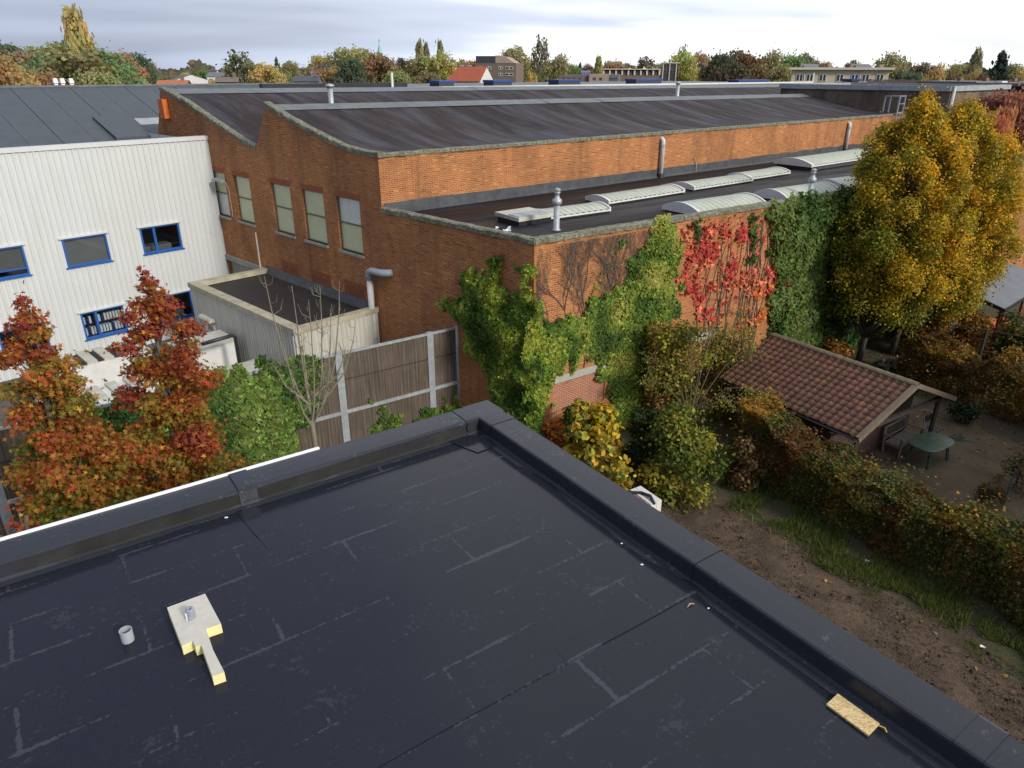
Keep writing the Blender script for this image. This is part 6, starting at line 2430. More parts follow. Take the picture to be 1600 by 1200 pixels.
# --- hedges
def hedge(name, label, p0, p1, wid, h, n, cols, seed, size=.09, group='rusty beech hedges'):
    p0, p1 = np.array(p0, float), np.array(p1, float)
    L = np.linalg.norm(p1 - p0)
    d = (p1 - p0) / L
    nrm = np.array([-d[1], d[0]])
    if nrm @ HN < 0:
        nrm = -nrm
    t = thing(name, ((p0 + p1) / 2), label, 'hedge', group)
    a, v = RNG.uniform(0, L, n), RNG.random(n)
    top = RNG.random(n) < .42
    hh = h * (1 + .10 * wob(a, a * 0, seed, .7))
    face = np.where(RNG.random(n) < .75, 0.0, 1.0)
    z = np.where(top, hh - .14 * RNG.random(n), hh * v ** .85)
    o = np.where(top, wid * RNG.random(n), np.where(face > .5, wid, 0))
    rough = .16 * wob(a, z * 1.3, seed + 1, 1.0)
    o = o + np.where(top, 0, np.where(face > .5, -1, 1) * (RNG.random(n) * .34 + rough + .14 * (z / hh) ** 3))
    z = z + np.where(top, .12 * wob(a, o, seed + 2, 1.5), 0)
    sp = top & (RNG.random(n) < .06)
    z = z + np.where(sp, RNG.random(n) ** 2 * .55, 0)
    P = np.stack([p0[0] + d[0] * a + nrm[0] * o, p0[1] + d[1] * a + nrm[1] * o, np.clip(z, .05, None)], 1)
    N = np.where(top[:, None], np.array([0, 0, 1.0]), np.where(face[:, None] > .5, 1, -1) * np.array([nrm[0], nrm[1], .25])) + RNG.normal(0, .5, (n, 3))
    cl = np.clip(.5 + .2 * wob(a, z, seed + 3, 1.1) + .10 * (z / h - .5), 0, 1)
    link('foliage', leaf_mesh('foliage', P, N, size * RNG.uniform(.6, 1.3, n), palette(n, cols, .26, clump=cl), 'oval'), M['leaf'], t)
    mb = MB()
    for k in range(int(L / .28)):
        q = p0 + d * (k * .28 + .1) + nrm * (wid * (.4 + .2 * random.random()))
        e = q + d * random.uniform(-.4, .4) + nrm * random.uniform(-.4, .4) * wid
        mb.tube([(*q, 0), (*((q + e) / 2), h * .5), (*e, h * .93)], [.03, .022, .01], 5)
    mb.build('stem', M['bark_grey'], t)
    return t


HC = [(0.115, 0.052, 0.016), (0.075, 0.064, 0.016), (0.055, 0.074, 0.018), (0.088, 0.098, 0.022), (0.15, 0.098, 0.02), (0.27, 0.14, 0.022)]
hedge('garden_hedge', 'long rusty green hedge between bare earth strip and shed', (6.95, 19.75), (15.0, 8.2), 1.4, 1.8, 80000, HC, 70, .078)
hedge('garden_hedge', 'rusty brown hedge behind the patio with log pile at its end', (15.9, 27.3), (20.8, 19.2), 1.5, 1.9, 26000, [(0.13, 0.055, 0.015), (0.09, 0.06, 0.016), (0.06, 0.055, 0.016), (0.18, 0.085, 0.018), (0.20, 0.12, 0.02)], 75, .095)
shrub('rust_bush', 'rust red shrub in the neighbouring plot by the grey panel', at(1450, 540, .5)[:2], 2.0, 1.2, 3600, .11, RUSTY, seed=21)
shrub('rust_bush', 'orange brown shrub before the rusty posts', at(1510, 540, .5)[:2], 1.8, 1.1, 3000, .11, RUSTY, seed=22)
shrub('rust_bush', 'dull green shrub behind the dark rail fence at the right edge', at(1590, 555, .5)[:2], 2.0, 1.4, 3600, .11, [(0.03, 0.045, 0.014), (0.05, 0.065, 0.018), (0.10, 0.075, 0.02)], seed=23)
shrub('rust_bush', 'small golden bush beside the orange crates', at(1575, 530, .5)[:2], 1.1, .7, 1500, .1, [(0.24, 0.16, 0.03), (0.12, 0.10, 0.02)], seed=24)


# --- the two yellow hornbeams
def hornbeam(label, xy, ctr, ztop, wid, zbot, lean, seed, n=112000):
    r = random.Random(seed)
    cs, rs = [], []
    for k in range(250):
        f = (k + .5) / 250
        z = zbot + (ztop - .5 - zbot) * f
        prof = .62 + .38 * math.sin(min(1, f / .34) * 1.57) if f < .34 else max(.02, (1 - ((f - .34) / .66) ** 1.9)) ** .72
        a = k * 2.39996 + r.uniform(-.5, .5)
        rr = wid * prof * math.sqrt(r.uniform(.25, 1.0))
        q = np.array([ctr[0] + rr * math.cos(a), ctr[1] + rr * math.sin(a) * .9])
        gap = (q - K) @ LOW.n
        if z < 7.9 and gap < .55:
            q = q + LOW.n * (.55 - gap + r.random() * .4)
        cs.append((q[0], q[1], z + r.uniform(-.3, .3)))
        s_ = r.uniform(.26, .62) * (1.1 - .45 * f)
        rs.append((s_ * .9, s_ * .9, s_ * 1.2))
    cl = np.random.default_rng(seed).random(len(cs))

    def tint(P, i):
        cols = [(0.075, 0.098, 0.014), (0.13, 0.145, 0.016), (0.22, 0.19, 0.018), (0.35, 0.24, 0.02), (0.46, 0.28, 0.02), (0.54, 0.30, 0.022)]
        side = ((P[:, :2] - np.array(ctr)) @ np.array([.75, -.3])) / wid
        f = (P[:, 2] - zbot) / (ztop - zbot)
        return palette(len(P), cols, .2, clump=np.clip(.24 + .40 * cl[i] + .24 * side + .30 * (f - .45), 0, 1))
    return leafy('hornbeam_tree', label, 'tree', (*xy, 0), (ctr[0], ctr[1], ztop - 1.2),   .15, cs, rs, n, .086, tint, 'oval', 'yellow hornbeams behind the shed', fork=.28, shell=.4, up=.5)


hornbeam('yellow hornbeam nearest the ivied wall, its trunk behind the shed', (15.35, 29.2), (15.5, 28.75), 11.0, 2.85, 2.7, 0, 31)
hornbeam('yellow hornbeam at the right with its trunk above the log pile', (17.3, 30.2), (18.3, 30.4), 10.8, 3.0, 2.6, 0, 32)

# --- ground cover: grass tufts and fallen leaves
n = 46000
a = RNG.uniform(0, 14.5, n)
o = 4.0 + RNG.normal(0, .5, n) + .35 * wob(a, a * 0, 81, .6)
k = (wob(a, o, 82, .9) > -.9) & (o > 2.9) & (o < 5.0)
a, o = a[k], o[k]
P = np.stack([1.9 + HB[0] * a + HN[0] * o, 18.6 + HB[1] * a + HN[1] * o, np.full(len(a), .01)], 1)
T = np.stack([RNG.normal(0, .5, len(a)), RNG.normal(0, .5, len(a)), np.ones(len(a))], 1)
me = leaf_mesh('grass', P, np.cross(T, RNG.normal(size=T.shape)), RNG.uniform(.07, .24, len(a)), palette(len(a), [(0.03, 0.06, 0.012), (0.05, 0.095, 0.016), (0.085, 0.12, 0.025), (0.17, 0.13, 0.05)], .2), 'blade', along=T * 2)
tag(link('grass', me, M['leaf']), 'ragged green grass strip between bare earth and hedge', 'grass', kind='stuff')
n = 9000
P = np.stack([RNG.uniform(2, 22, n), RNG.uniform(9, 31, n), RNG.uniform(.012, .06, n)], 1)
dd = (P[:, :2] - np.array([16.5, 28.0]))
keep = RNG.random(n) < np.clip(1.1 - np.hypot(dd[:, 0], dd[:, 1]) / 9, .14, 1)
P = P[keep]
tag(link('fallen_leaves', leaf_mesh('fallen_leaves', P, np.array([0, 0, 1.0]) + RNG.normal(0, .3, P.shape), .09 * RNG.uniform(.6, 1.2, len(P)), palette(len(P), [(0.13, 0.06, 0.02), (0.22, 0.11, 0.025), (0.30, 0.2, 0.04), (0.09, 0.05, 0.02)]), 'oval'), M['leaf']), 'fallen brown leaves scattered over the garden', 'leaves', kind='stuff')
n = 16000
a, o = RNG.uniform(.2, 14.6, n), RNG.uniform(.1, 3.4, n)
k = wob(a, o, 86, 1.4) > -1.5
a, o = a[k], o[k]
P = np.stack([1.9 + HB[0] * a + HN[0] * o, 18.6 + HB[1] * a + HN[1] * o, RNG.uniform(.03, .07, len(a))], 1)
tag(link('earth_clods', leaf_mesh('earth_clods', P, np.array([0, 0, .5]) + RNG.normal(0, .6, P.shape), .022 * np.exp(RNG.normal(0, .5, len(a))), palette(len(a), [(0.05, 0.034, 0.022), (0.065, 0.046, 0.03), (0.085, 0.06, 0.04), (0.04, 0.027, 0.018)], .2), 'quad'), soil_mat_leaf()), 'clods and crumbs on the bare earth strip', 'clods', kind='stuff')
for px, py, lab in ((1535, 1010, 'white paper scrap on the bare earth near the grass'), (1355, 876, 'pale plastic scrap lying in the grass strip')):
    q = at(px, py, .06)
    mb = MB()
    mb.hexa([(q[0] - .05, q[1], .045), (q[0] + .05, q[1] - .04, .045), (q[0] + .06, q[1] - .02, .045), (q[0] - .03, q[1] + .03, .045), (q[0] - .05, q[1], .06), (q[0] + .05, q[1] - .04, .08), (q[0] + .06, q[1] - .02, .06), (q[0] - .03, q[1] + .03, .09)])
    tag(mb.build('litter_scrap', M['white_bag']), lab, 'litter')

# ================================================================== BACKGROUND TREES
def crown_unit(kind, seed):
    """crown and trunk meshes for a tree of unit height and unit width"""
    r = random.Random(seed)
    cs, rs = [], []
    if kind == 'poplar':
        for k in range(40):
            f = (k + .5) / 40
            w = .46 * math.sin(math.pi * min(1, f * .78 + .2)) ** .8
            a = k * 2.4
            cs.append((w * .6 * math.cos(a), w * .6 * math.sin(a), .06 + .90 * f))
            rs.append((.17, .17, .09))
        n, sz, sh = 2600, .075, .3
    elif kind == 'conifer':
        for k in range(46):
            f = (k + .5) / 46
            w = .5 * (1 - f) ** .85
            a = k * 2.4
            cs.append((w * .75 * math.cos(a), w * .75 * math.sin(a), .08 + .88 * f))
            rs.append((.05 + .16 * (1 - f), .05 + .16 * (1 - f), .03))
        n, sz, sh = 2400, .06, .2
    elif kind == 'birch':
        for k in range(44):
            f = (k + .5) / 44
            w = .48 * math.sin(math.pi * min(1, f * .72 + .25)) ** .7
            a = k * 2.4 + r.uniform(-.5, .5)
            rr = w * math.sqrt(r.uniform(.2, 1))
            cs.append((rr * math.cos(a), rr * math.sin(a), .18 + .78 * f))
            rs.append((.085, .085, .10 + .05 * r.random()))
        n, sz, sh = 1700, .045, .2
    else:
        for k in range(34):
            f = (k + .5) / 34
            w = .44 * math.sin(math.pi * min(1, f * .80 + .16)) ** .6
            a = k * 2.4 + r.uniform(-.6, .6)
            rr = w * math.sqrt(r.uniform(.25, 1))
            cs.append((rr * math.cos(a), rr * math.sin(a), .14 + .76 * f + r.uniform(-.03, .03)))
            s_ = r.uniform(.10, .2)
            rs.append((s_ * 1.1, s_ * 1.1, s_ * .62))
        n, sz, sh = 9000, .032, .35
    P, N, i = lumps(cs, rs, n, sh, .4)
    cl = np.random.default_rng(seed).uniform(.84, 1.18, (len(cs), 1)) * np.exp(np.random.default_rng(seed + 1).normal(0, .07, (len(cs), 3)))
    tint = cl[i] * np.exp(RNG.normal(0, .15, (n, 1))) * np.exp(RNG.normal(0, .05, (n, 3)))
    me = leaf_mesh('crown', P, N, sz * RNG.uniform(.6, 1.3, n), tint, 'quad')
    me.materials.append(M['far_leaf'])
    mb = MB()
    mb.tube([(0, 0, 0), (.01, 0, .3), (0, .01, .62), (.01, 0, .93)], [.032, .025, .016, .004], 6)
    for c in cs[::3]:
        z = max(.12, c[2] - .18)
        mb.tube([(0, 0, z), (c[0] * .5, c[1] * .5, (z + c[2]) / 2), c], [.010, .007, .003], 4)
    tr = bpy.data.meshes.new('trunk')
    tr.from_pydata(mb.v, [], mb.f)
    tr.materials.append(M['birch_far'] if kind == 'birch' else M['bark_far'])
    return me, tr


UNITS = {k: crown_unit(k[0] if isinstance(k, tuple) else k, 100 + j) for j, k in enumerate([('round', 0), ('round', 1), ('round', 2), ('round', 3), 'poplar', 'conifer', 'birch'])}
YO, OL, GR, DG, BR, YG, RU = (0.33, 0.20, 0.045), (0.22, 0.20, 0.06), (0.12, 0.185, 0.055), (0.065, 0.10, 0.05), (0.25, 0.145, 0.065), (0.31, 0.31, 0.05), (0.27, 0.13, 0.05)
BROWN2, GOLD = (0.17, 0.115, 0.08), (0.36, 0.26, 0.05)


def far_tree(cx, ytop, wpx, dist, kind, col, label, group='trees on the skyline', zbase=0.0):
    xy = bearing(cx, dist)
    h = height_at(cx, ytop, xy) - zbase
    w = wpx / FPX * math.hypot(*xy) * 1.12
    root = bpy.data.objects.new('skyline_tree', None)
    root.empty_display_size = .2
    COL.objects.link(root)
    root.location = (xy[0], xy[1], zbase)
    w = max(w, h * .12)
    root.scale = (w, w, h / .985)
    root.rotation_euler = (0, 0, random.uniform(0, 6.28))
    tag(root, label, 'tree', group)
    me, tr = UNITS[kind] if kind in UNITS else UNITS[('round', far_tree.k % 4)]
    far_tree.k += 1
    g_ = sum(col) / 3
    col = [min(.75, 1.5 * (.74 * k + .26 * g_) + .02) for k in col]  # greyed and lifted: thin distance haze put into the leaf colour
    for nm, m in (('crown', me), ('trunk', tr)):
        o = bpy.data.objects.new(nm, m)
        COL.objects.link(o)
        o.parent = root
        o.color = (*col, 1)


far_tree.k = 0
FT = [
    (4, 80, 62, 82, 'r', YO, 'glowing orange yellow tree at the left edge of the skyline'),
    (18, 64, 70, 120, 'r', DG, 'dark blue green tree topping the far left skyline'),
    (48, 77, 62, 108, 'r', BR, 'brown tree below the dark far left skyline tree'),
    (30, 102, 48, 90, 'r', OL, 'pale olive tree just right of the left edge yellow tree'),
    (66, 86, 56, 100, 'r', GR, 'dull green tree between the brown one and the olive one'),
    (86, 69, 76, 112, 'r', OL, 'broad olive tree left of the tall yellow poplar'),
    (112, 62, 44, 120, 'r', GR, 'rounded green tree touching the yellow poplar on its left'),
    (134, 21, 36, 122, 'poplar', GOLD, 'tall golden poplar rising highest on the left skyline'),
    (122, 52, 18, 119, 'poplar', GOLD, 'short golden poplar leaning at the foot of the tall one'),
    (124, 86, 104, 92, 'birch', (0.17, 0.14, 0.04), 'wide birch with white trunk below the golden poplar'),
    (96, 92, 60, 96, 'r', GR, 'mid green tree behind the white trunked birch'),
    (70, 112, 46, 86, 'r', RU, 'small rust tree just above the grey roof ridge'),
    (164, 79, 66, 104, 'r', GR, 'bright green tree right of the golden poplar'),
    (182, 104, 56, 94, 'r', GR, 'low round green tree above the grey roof'),
    (192, 80, 44, 112, 'r', RU, 'rust brown tree right of the bright green one'),
    (211, 83, 56, 118, 'r', DG, 'dark green tree ending the left tree mass'),
    (234, 97, 20, 124, 'r', OL, 'slim olive tree at the right end of the left tree mass'),
    (218, 122, 36, 98, 'r', YO, 'little orange bush above the grey roof by the gable'),
    (150, 110, 50, 88, 'r', OL, 'olive bush in front of the green trees above the grey roof'),
    (244, 117, 20, 150, 'r', GR, 'small green tree left of the orange roofed house'),
    (294, 115, 26, 150, 'r', YG, 'yellow green bush beside the orange roofed house'),
    (316, 108, 30, 168, 'r', (0.09, 0.15, 0.03), 'fresh green tree before the hillside houses'),
    (330, 124, 32, 138, 'r', YO, 'low orange bush under the fresh green tree'),
    (376, 86, 50, 128, 'birch', (0.10, 0.105, 0.04), 'weeping grey green tree left of the golden tree'),
    (398, 97, 26, 126, 'r', OL, 'olive tree between weeping tree and golden tree'),
    (420, 98, 44, 122, 'r', GOLD, 'round golden tree above the factory ridge'),
    (434, 89, 17, 158, 'conifer', DG, 'dark ragged conifer behind the golden tree'),
    (454, 95, 24, 160, 'r', OL, 'tall olive tree right of the ragged conifer'),
    (463, 97, 9, 200, 'conifer', DG, 'tiny dark conifer on the skyline right of the ragged one'),
    (440, 116, 40, 130, 'r', (0.14, 0.16, 0.04), 'low pale green bush above the dark roofed house'),
    (478, 104, 30, 190, 'r', BROWN2, 'distant brown tree beside the tiny conifer'),
    (506, 87, 44, 180, 'r', (0.34, 0.24, 0.04), 'yellow topped tree behind the brown tree'),
    (506, 97, 40, 160, 'r', BROWN2, 'purplish brown tree before the yellow topped one'),
    (516, 104, 60, 108, 'r', (0.26, 0.14, 0.025), 'orange brown bush in front of the big olive tree'),
    (552, 73, 66, 122, 'r', OL, 'big rounded olive tree left of the church spire'),
    (550, 91, 46, 104, 'r', DG, 'dark green tree in front of the big olive tree'),
    (583, 82, 40, 126, 'r', BR, 'thin brown tree directly left of the church spire'),
    (598, 83, 56, 114, 'r', (0.18, 0.10, 0.03), 'rusty brown tree under the church spire'),
    (618, 109, 38, 102, 'r', (0.19, 0.21, 0.05), 'low yellow green dome tree right of the rusty one'),
    (632, 91, 28, 140, 'r', (0.06, 0.06, 0.035), 'dark grey green tree right of the church spire'),
    (657, 68, 15, 150, 'poplar', OL, 'left and taller of the twin slim poplars'),
    (667, 72, 12, 152, 'poplar', (0.17, 0.12, 0.05), 'brownish poplar paired with the taller slim one'),
    (689, 69, 14, 155, 'poplar', OL, 'single slim poplar above the yellow green tree'),
    (661, 88, 48, 124, 'r', OL, 'olive tree at the foot of the twin poplars'),
    (695, 85, 56, 122, 'r', YG, 'round yellow green tree left of the red roof'),
    (672, 110, 50, 104, 'r', (0.15, 0.12, 0.045), 'dry olive bush above the blue rooflight by the red roof'),
    (738, 93, 32, 165, 'r', RU, 'dark rust tree behind the red roof'),
    (720, 93, 24, 175, 'r', OL, 'small olive tree behind the left end of the red roof'),
    (764, 104, 26, 106, 'r', (0.16, 0.13, 0.03), 'olive gold tree in front of the brown flats'),
    (800, 72, 48, 150, 'r', OL, 'grey olive tree behind the brown flats'),
    (820, 95, 30, 118, 'r', OL, 'thin olive tree at the right of the brown flats'),
    (845, 65, 32, 118, 'birch', (0.14, 0.125, 0.05), 'tall weeping birch right of the brown flats'),
    (868, 88, 42, 114, 'r', OL, 'olive tree against the right side of the weeping birch'),
    (830, 110, 20, 104, 'r', GOLD, 'little golden bush under the weeping birch'),
    (890, 99, 32, 170, 'r', GR, 'far green tree left of the low brown school'),
    (906, 97, 13, 250, 'conifer', DG, 'far dark conifer above the low brown school'),
    (922, 101, 24, 230, 'r', BROWN2, 'far brown tree right of the dark conifer'),
    (934, 92, 14, 142, 'poplar', (0.27, 0.25, 0.04), 'slim yellow tree left of the glazed school'),
    (958, 94, 38, 175, 'r', BR, 'brown olive tree behind the glazed school, left end'),
    (982, 99, 26, 200, 'r', BROWN2, 'dark purplish tree behind the glazed school'),
    (1008, 93, 40, 185, 'birch', (0.11, 0.08, 0.05), 'half bare brown tree behind the glazed school, right end'),
    (1032, 96, 30, 170, 'r', OL, 'dull olive tree beside the tall school block'),
    (1040, 108, 26, 120, 'r', (0.12, 0.15, 0.05), 'low grey green tree before the tall school block'),
    (1068, 81, 44, 108, 'r', YG, 'bright yellow green tree right of the school block'),
    (1064, 79, 22, 112, 'birch', (0.2, 0.19, 0.06), 'sparse pale tree top behind the bright yellow green one'),
    (1094, 80, 36, 120, 'r', BR, 'orange brown tree behind the bright yellow green one'),
    (1124, 81, 46, 102, 'r', (0.055, 0.055, 0.026), 'very dark green tree in the dense clump'),
    (1160, 79, 58, 106, 'r', (0.15, 0.08, 0.03), 'russet topped tree in the dense dark clump'),
    (1196, 82, 52, 110, 'r', OL, 'olive tree at the right of the dense dark clump'),
    (1140, 96, 60, 98, 'r', (0.07, 0.06, 0.028), 'dark low tree in front of the russet topped one'),
    (1240, 83, 44, 98, 'r', GR, 'green tree covering the left end of the cream flats'),
    (1218, 100, 40, 96, 'r', OL, 'bushy olive tree left of the cream flats'),
    (1256, 85, 26, 160, 'r', (0.14, 0.085, 0.06), 'dusky red tree behind the left chimney of the cream flats'),
    (1272, 93, 18, 165, 'r', BROWN2, 'dark brown tree behind the grey dormer of the cream flats'),
    (1288, 95, 20, 168, 'r', BR, 'russet tree between dormer and middle chimney'),
    (1328, 94, 22, 168, 'r', BROWN2, 'dark tree left of the right dormer of the cream flats'),
    (1382, 85, 46, 122, 'r', OL, 'full olive tree right of the cream flats'),
    (1412, 110, 30, 120, 'r', DG, 'low dark tree row piece right of the olive one'),
    (1430, 112, 26, 118, 'r', DG, 'low dark bushy tree left of the yellow one'),
    (1446, 98, 32, 155, 'r', BROWN2, 'domed brown tree behind the bright yellow one'),
    (1460, 103, 28, 92, 'r', GOLD, 'bright yellow tree above the end block'),
    (1486, 106, 32, 140, 'r', (0.18, 0.12, 0.035), 'amber tree right of the bright yellow one'),
    (1500, 98, 44, 160, 'r', OL, 'grey olive tree left of the pale poplar'),
    (1521, 81, 17, 130, 'poplar', (0.22, 0.19, 0.08), 'pale slim poplar left of the dark spruce'),
    (1526, 113, 20, 108, 'r', GOLD, 'low yellow bush under the pale poplar'),
    (1540, 116, 26, 104, 'r', (0.13, 0.035, 0.025), 'dark red bush left of the spruce'),
    (1560, 79, 40, 108, 'conifer', (0.022, 0.042, 0.032), 'big dark spruce on the right skyline'),
    (1592, 100, 44, 120, 'r', OL, 'olive tree at the right edge behind the spruce'),
    (1600, 112, 24, 100, 'r', GOLD, 'yellow bush at the right edge below the spruce'),
]
for row in FT:
    far_tree(row[0], row[1], row[2] * 1.12, row[3] * 1.8, *row[4:])
g2 = 'red trees before the terrace'
far_tree(1532, 158, 90, 58, 'r', (0.22, 0.065, 0.035), 'dull red tree just right of the end block', g2)
far_tree(1592, 138, 92, 64, 'r', (0.20, 0.055, 0.03), 'dark red tree at the right edge before the terrace', g2)
far_tree(1582, 168, 52, 50, 'r', (0.42, 0.11, 0.025), 'bright orange red tree above the yellow hornbeam', g2)
far_tree(1498, 165, 40, 62, 'r', (0.08, 0.10, 0.035), 'small green tree beside the white downpipe of the end block', g2)
far_tree(1604, 232, 40, 44, 'r', (0.07, 0.14, 0.03), 'fresh green tree at the right edge behind the hornbeam', g2)
far_tree(1545, 210, 60, 56, 'r', (0.17, 0.07, 0.03), 'brown red tree between hornbeam top and terrace', g2)

# far wood closing the horizon: one mass
n = 16000
b = RNG.uniform(-62, 62, n)
d = RNG.uniform(480, 800, n)
hgt = (7 + 5.0 * (wob(b * .6, b * 0, 91, 1.2) + 1.0) * .55 + 3 * wob(b * 3, b * 0, 92, 1.0) * .3)
z = RNG.random(n) ** .55 * np.clip(hgt, 3, None) + (d - 480) * .012
P = np.stack([d * np.sin(np.radians(b)), d * np.cos(np.radians(b)), z], 1)
me = leaf_mesh('far_wood', P, -P * np.array([1, 1, 0]) / 400 + np.array([0, 0, .6]) + RNG.normal(0, .4, P.shape), RNG.uniform(2.2, 4.2, n), palette(n, [(0.075, 0.07, 0.05), (0.10, 0.085, 0.055), (0.06, 0.075, 0.05), (0.12, 0.085, 0.05)], .2, clump=np.clip(.5 + .3 * wob(b, b * 0, 93, 2), 0, 1)), 'quad')
tag(link('far_wood', me, M['leaf']), 'distant brown green wood closing the horizon', 'wood', kind='stuff')

# ================================================================== BACKGROUND BUILDINGS


class Far:
    """building frame facing the viewer: x to the right, o towards the viewer, at a given distance"""

    def __init__(self, px, dist, turn=0.0):
        xy = bearing(px, dist)
        a = math.atan2(xy[0], xy[1]) + math.radians(turn)
        self.c = xy
        self.dist = dist
        self.m = math.hypot(*xy) / FPX * 1.0
        self.x = np.array([math.cos(a), -math.sin(a)])
        self.n = np.array([-math.sin(a), -math.cos(a)])

    def __call__(self, x, z, o=0.0):
        q = self.c + self.x * x + self.n * o
        return (q[0], q[1], z)

    def box(self, x0, x1, z0, z1, o0, o1):
        mb = MB()
        mb.hexa([self(x0, z0, o0), self(x1, z0, o0), self(x1, z0, o1), self(x0, z0, o1), self(x0, z1, o0), self(x1, z1, o0), self(x1, z1, o1), self(x0, z1, o1)])
        return mb

    def zy(self, py):
        return height_at(800, py, self.c * 0 + np.array([0, math.hypot(*self.c)]))

    def win(self, par, x0, x1, z0, z1, o, frame='far_white', glass='far_glass', mull=1):
        mb = self.box(x0, x1, z0, z1, o, o + .06)
        w = mb.build('window', M[frame], par)
        n_ = mull + 1
        for k in range(n_):
            a, b = x0 + (x1 - x0) * k / n_ + .07, x0 + (x1 - x0) * (k + 1) / n_ - .07
            self.box(a, b, z0 + .09, z1 - .09, o + .062, o + .075).build('pane', M[glass], w)


def gable_house(px, dist, wpx, y_eave, y_ridge, roofm, wallm, label, depth=8.0, turn=0.0, gable_right=0.0, group='houses beyond the factory', chim=True):
    f = Far(px, dist, turn)
    h = wpx * f.m / 2
    ze, zr = f.zy(y_eave), f.zy(y_ridge)
    t = thing('house', f.c, label, 'house', group)
    f.box(-h, h, 0, ze, -depth, 0).build('wall', M[wallm], t)
    mb = MB()
    mb.face([f(-h - .2, ze - .05, .3), f(h + .2, ze - .05, .3), f(h + .2, zr, -depth / 2), f(-h - .2, zr, -depth / 2)])
    mb.face([f(-h - .2, ze - .05, -depth - .3), f(h + .2, ze - .05, -depth - .3), f(h + .2, zr, -depth / 2), f(-h - .2, zr, -depth / 2)])
    rf = mb.build('roof', M[roofm], t)
    for s_ in (-h, h):
        mb = MB()
        mb.face([f(s_, ze, 0), f(s_, ze, -depth), f(s_, zr - .1, -depth / 2)])
        mb.build('gable', M[wallm], t)
    if chim:
        f.box(h * .5, h * .5 + .6, zr - 1.0, zr + .9, -depth / 2 - .3, -depth / 2 + .3).build('chimney', M['far_brown'], rf)
    for x in (-h * .6, h * .1, h * .6):
        if ze > 4.5:
            f.win(t, x - .5, x + .5, ze - 2.0, ze - .6, .002)
    return t, f


gable_house(264, 150, 36, 133, 125.5, 'far_tile_orange', 'far_brown', 'orange roofed house just right of the brick gable', 8, 8)
gable_house(268, 230, 16, 125, 117, 'far_grey', 'far_white', 'small grey gabled house above the orange roofed one', 9, 70, chim=False)
gable_house(338, 260, 26, 120, 114, 'far_grey', 'far_white', 'white hillside house left of the weeping tree', 9, 10)
gable_house(352, 175, 28, 128, 121, 'far_brown', 'brick_dark', 'brown brick house below the hillside houses', 8, 5)
gable_house(322, 330, 22, 116, 111, 'far_dark', 'far_white', 'far white house with dark roof on the hillside', 9, 15)
gable_house(477, 150, 34, 127, 119, 'far_dark', 'far_grey', 'dark roofed house between olive tree and orange brown bush', 8, 5)
gable_house(496, 210, 18, 116, 111, 'far_grey', 'far_white', 'small pale house under the purplish brown tree', 8, 5, chim=False)

# red roofed house: steep roof and pale gable turned to the right
f = Far(727, 125, 22)
t = thing('red_roof_house', f.c, 'house with steep bright red roof and pale gable end', 'house', 'houses beyond the factory')
ze, zr = f.zy(126), f.zy(104)
f.box(-2.9, 2.6, 0, ze, -6.0, 0).build('wall', M['far_white'], t)
mb = MB()
mb.face([f(-3.3, ze - .1, .4), f(2.7, ze - .1, .4), f(2.7, zr, -3.0), f(-2.3, zr, -3.0)])
mb.face([f(-3.3, ze - .1, -6.4), f(2.7, ze - .1, -6.4), f(2.7, zr, -3.0), f(-2.3, zr, -3.0)])
mb.build('roof', M['far_tile'], t)
mb = MB()
mb.face([f(2.62, ze - .1, .2), f(2.62, ze - .1, -6.2), f(2.62, zr - .1, -3.0)])
mb.build('gable', M['far_white'], t)

# brown flats with tall block
f = Far(772, 160, 12)
t = thing('brown_flats', f.c, 'brown block of flats with tall blank upper box', 'building')
m = f.m
f.box(-4.0, 4.6, 0, f.zy(99), -9, 0).build('wall', M['far_brown'], t)
f.box(-8.0, -4.02, 0, f.zy(101), -9, -.5).build('low_wing', M['far_brown'], t)
f.box(-3.9, .2, f.zy(99) + .01, f.zy(87.5), -8, -.3).build('upper_box', M['far_dark'], t)
mb = MB()
zt_, zl_ = f.zy(89), f.zy(98.5)
mb.hexa([f(.22, zl_, -.4), f(4.2, zl_, -.4), f(4.2, zl_, -7), f(.22, zl_, -7), f(.22, zt_ + .3, -.4), f(2.4, zt_, -.4), f(2.4, zt_, -7), f(.22, zt_ + .3, -7)])
mb.build('stair_tower', M['far_tan'], t)
for x, w in ((-3.4, 1.0), (-1.6, 1.0), (.9, .9), (2.4, 1.6)):
    for y in (104, 114):
        f.win(t, x, x + w, f.zy(y + 4.5), f.zy(y), .002)
for x in (-7.4, -5.8):
    f.win(t, x, x + .9, f.zy(106), f.zy(102), -.498)

# church
xy = bearing(595.5, 380)
t = thing('church_spire', xy, 'pointed green copper church spire above the rusty trees', 'church')
zb, zt = height_at(595, 83, xy), height_at(595, 67, xy)
w = 3.5 / FPX * 380
mb = MB()
mb.box(xy[0] - w, xy[0] + w, xy[1] - w, xy[1] + w, 0, zb)
mb.build('tower', M['far_brown'], t)
mb = MB()
mb.lathe((xy[0], xy[1], zb), [(w * 1.25, 0), (w * .75, (zt - zb) * .3), (.05, zt - zb)], 8)
mb.build('spire', M['copper'], t)
mb = MB()
mb.tube([(*xy, zt - .3), (*xy, zt + 1.6)], .09, 5)
mb.bar((xy[0] - .6, xy[1], zt + 1.1), (xy[0] + .6, xy[1], zt + 1.1), .12)
mb.build('cross', M['far_dark'], t)

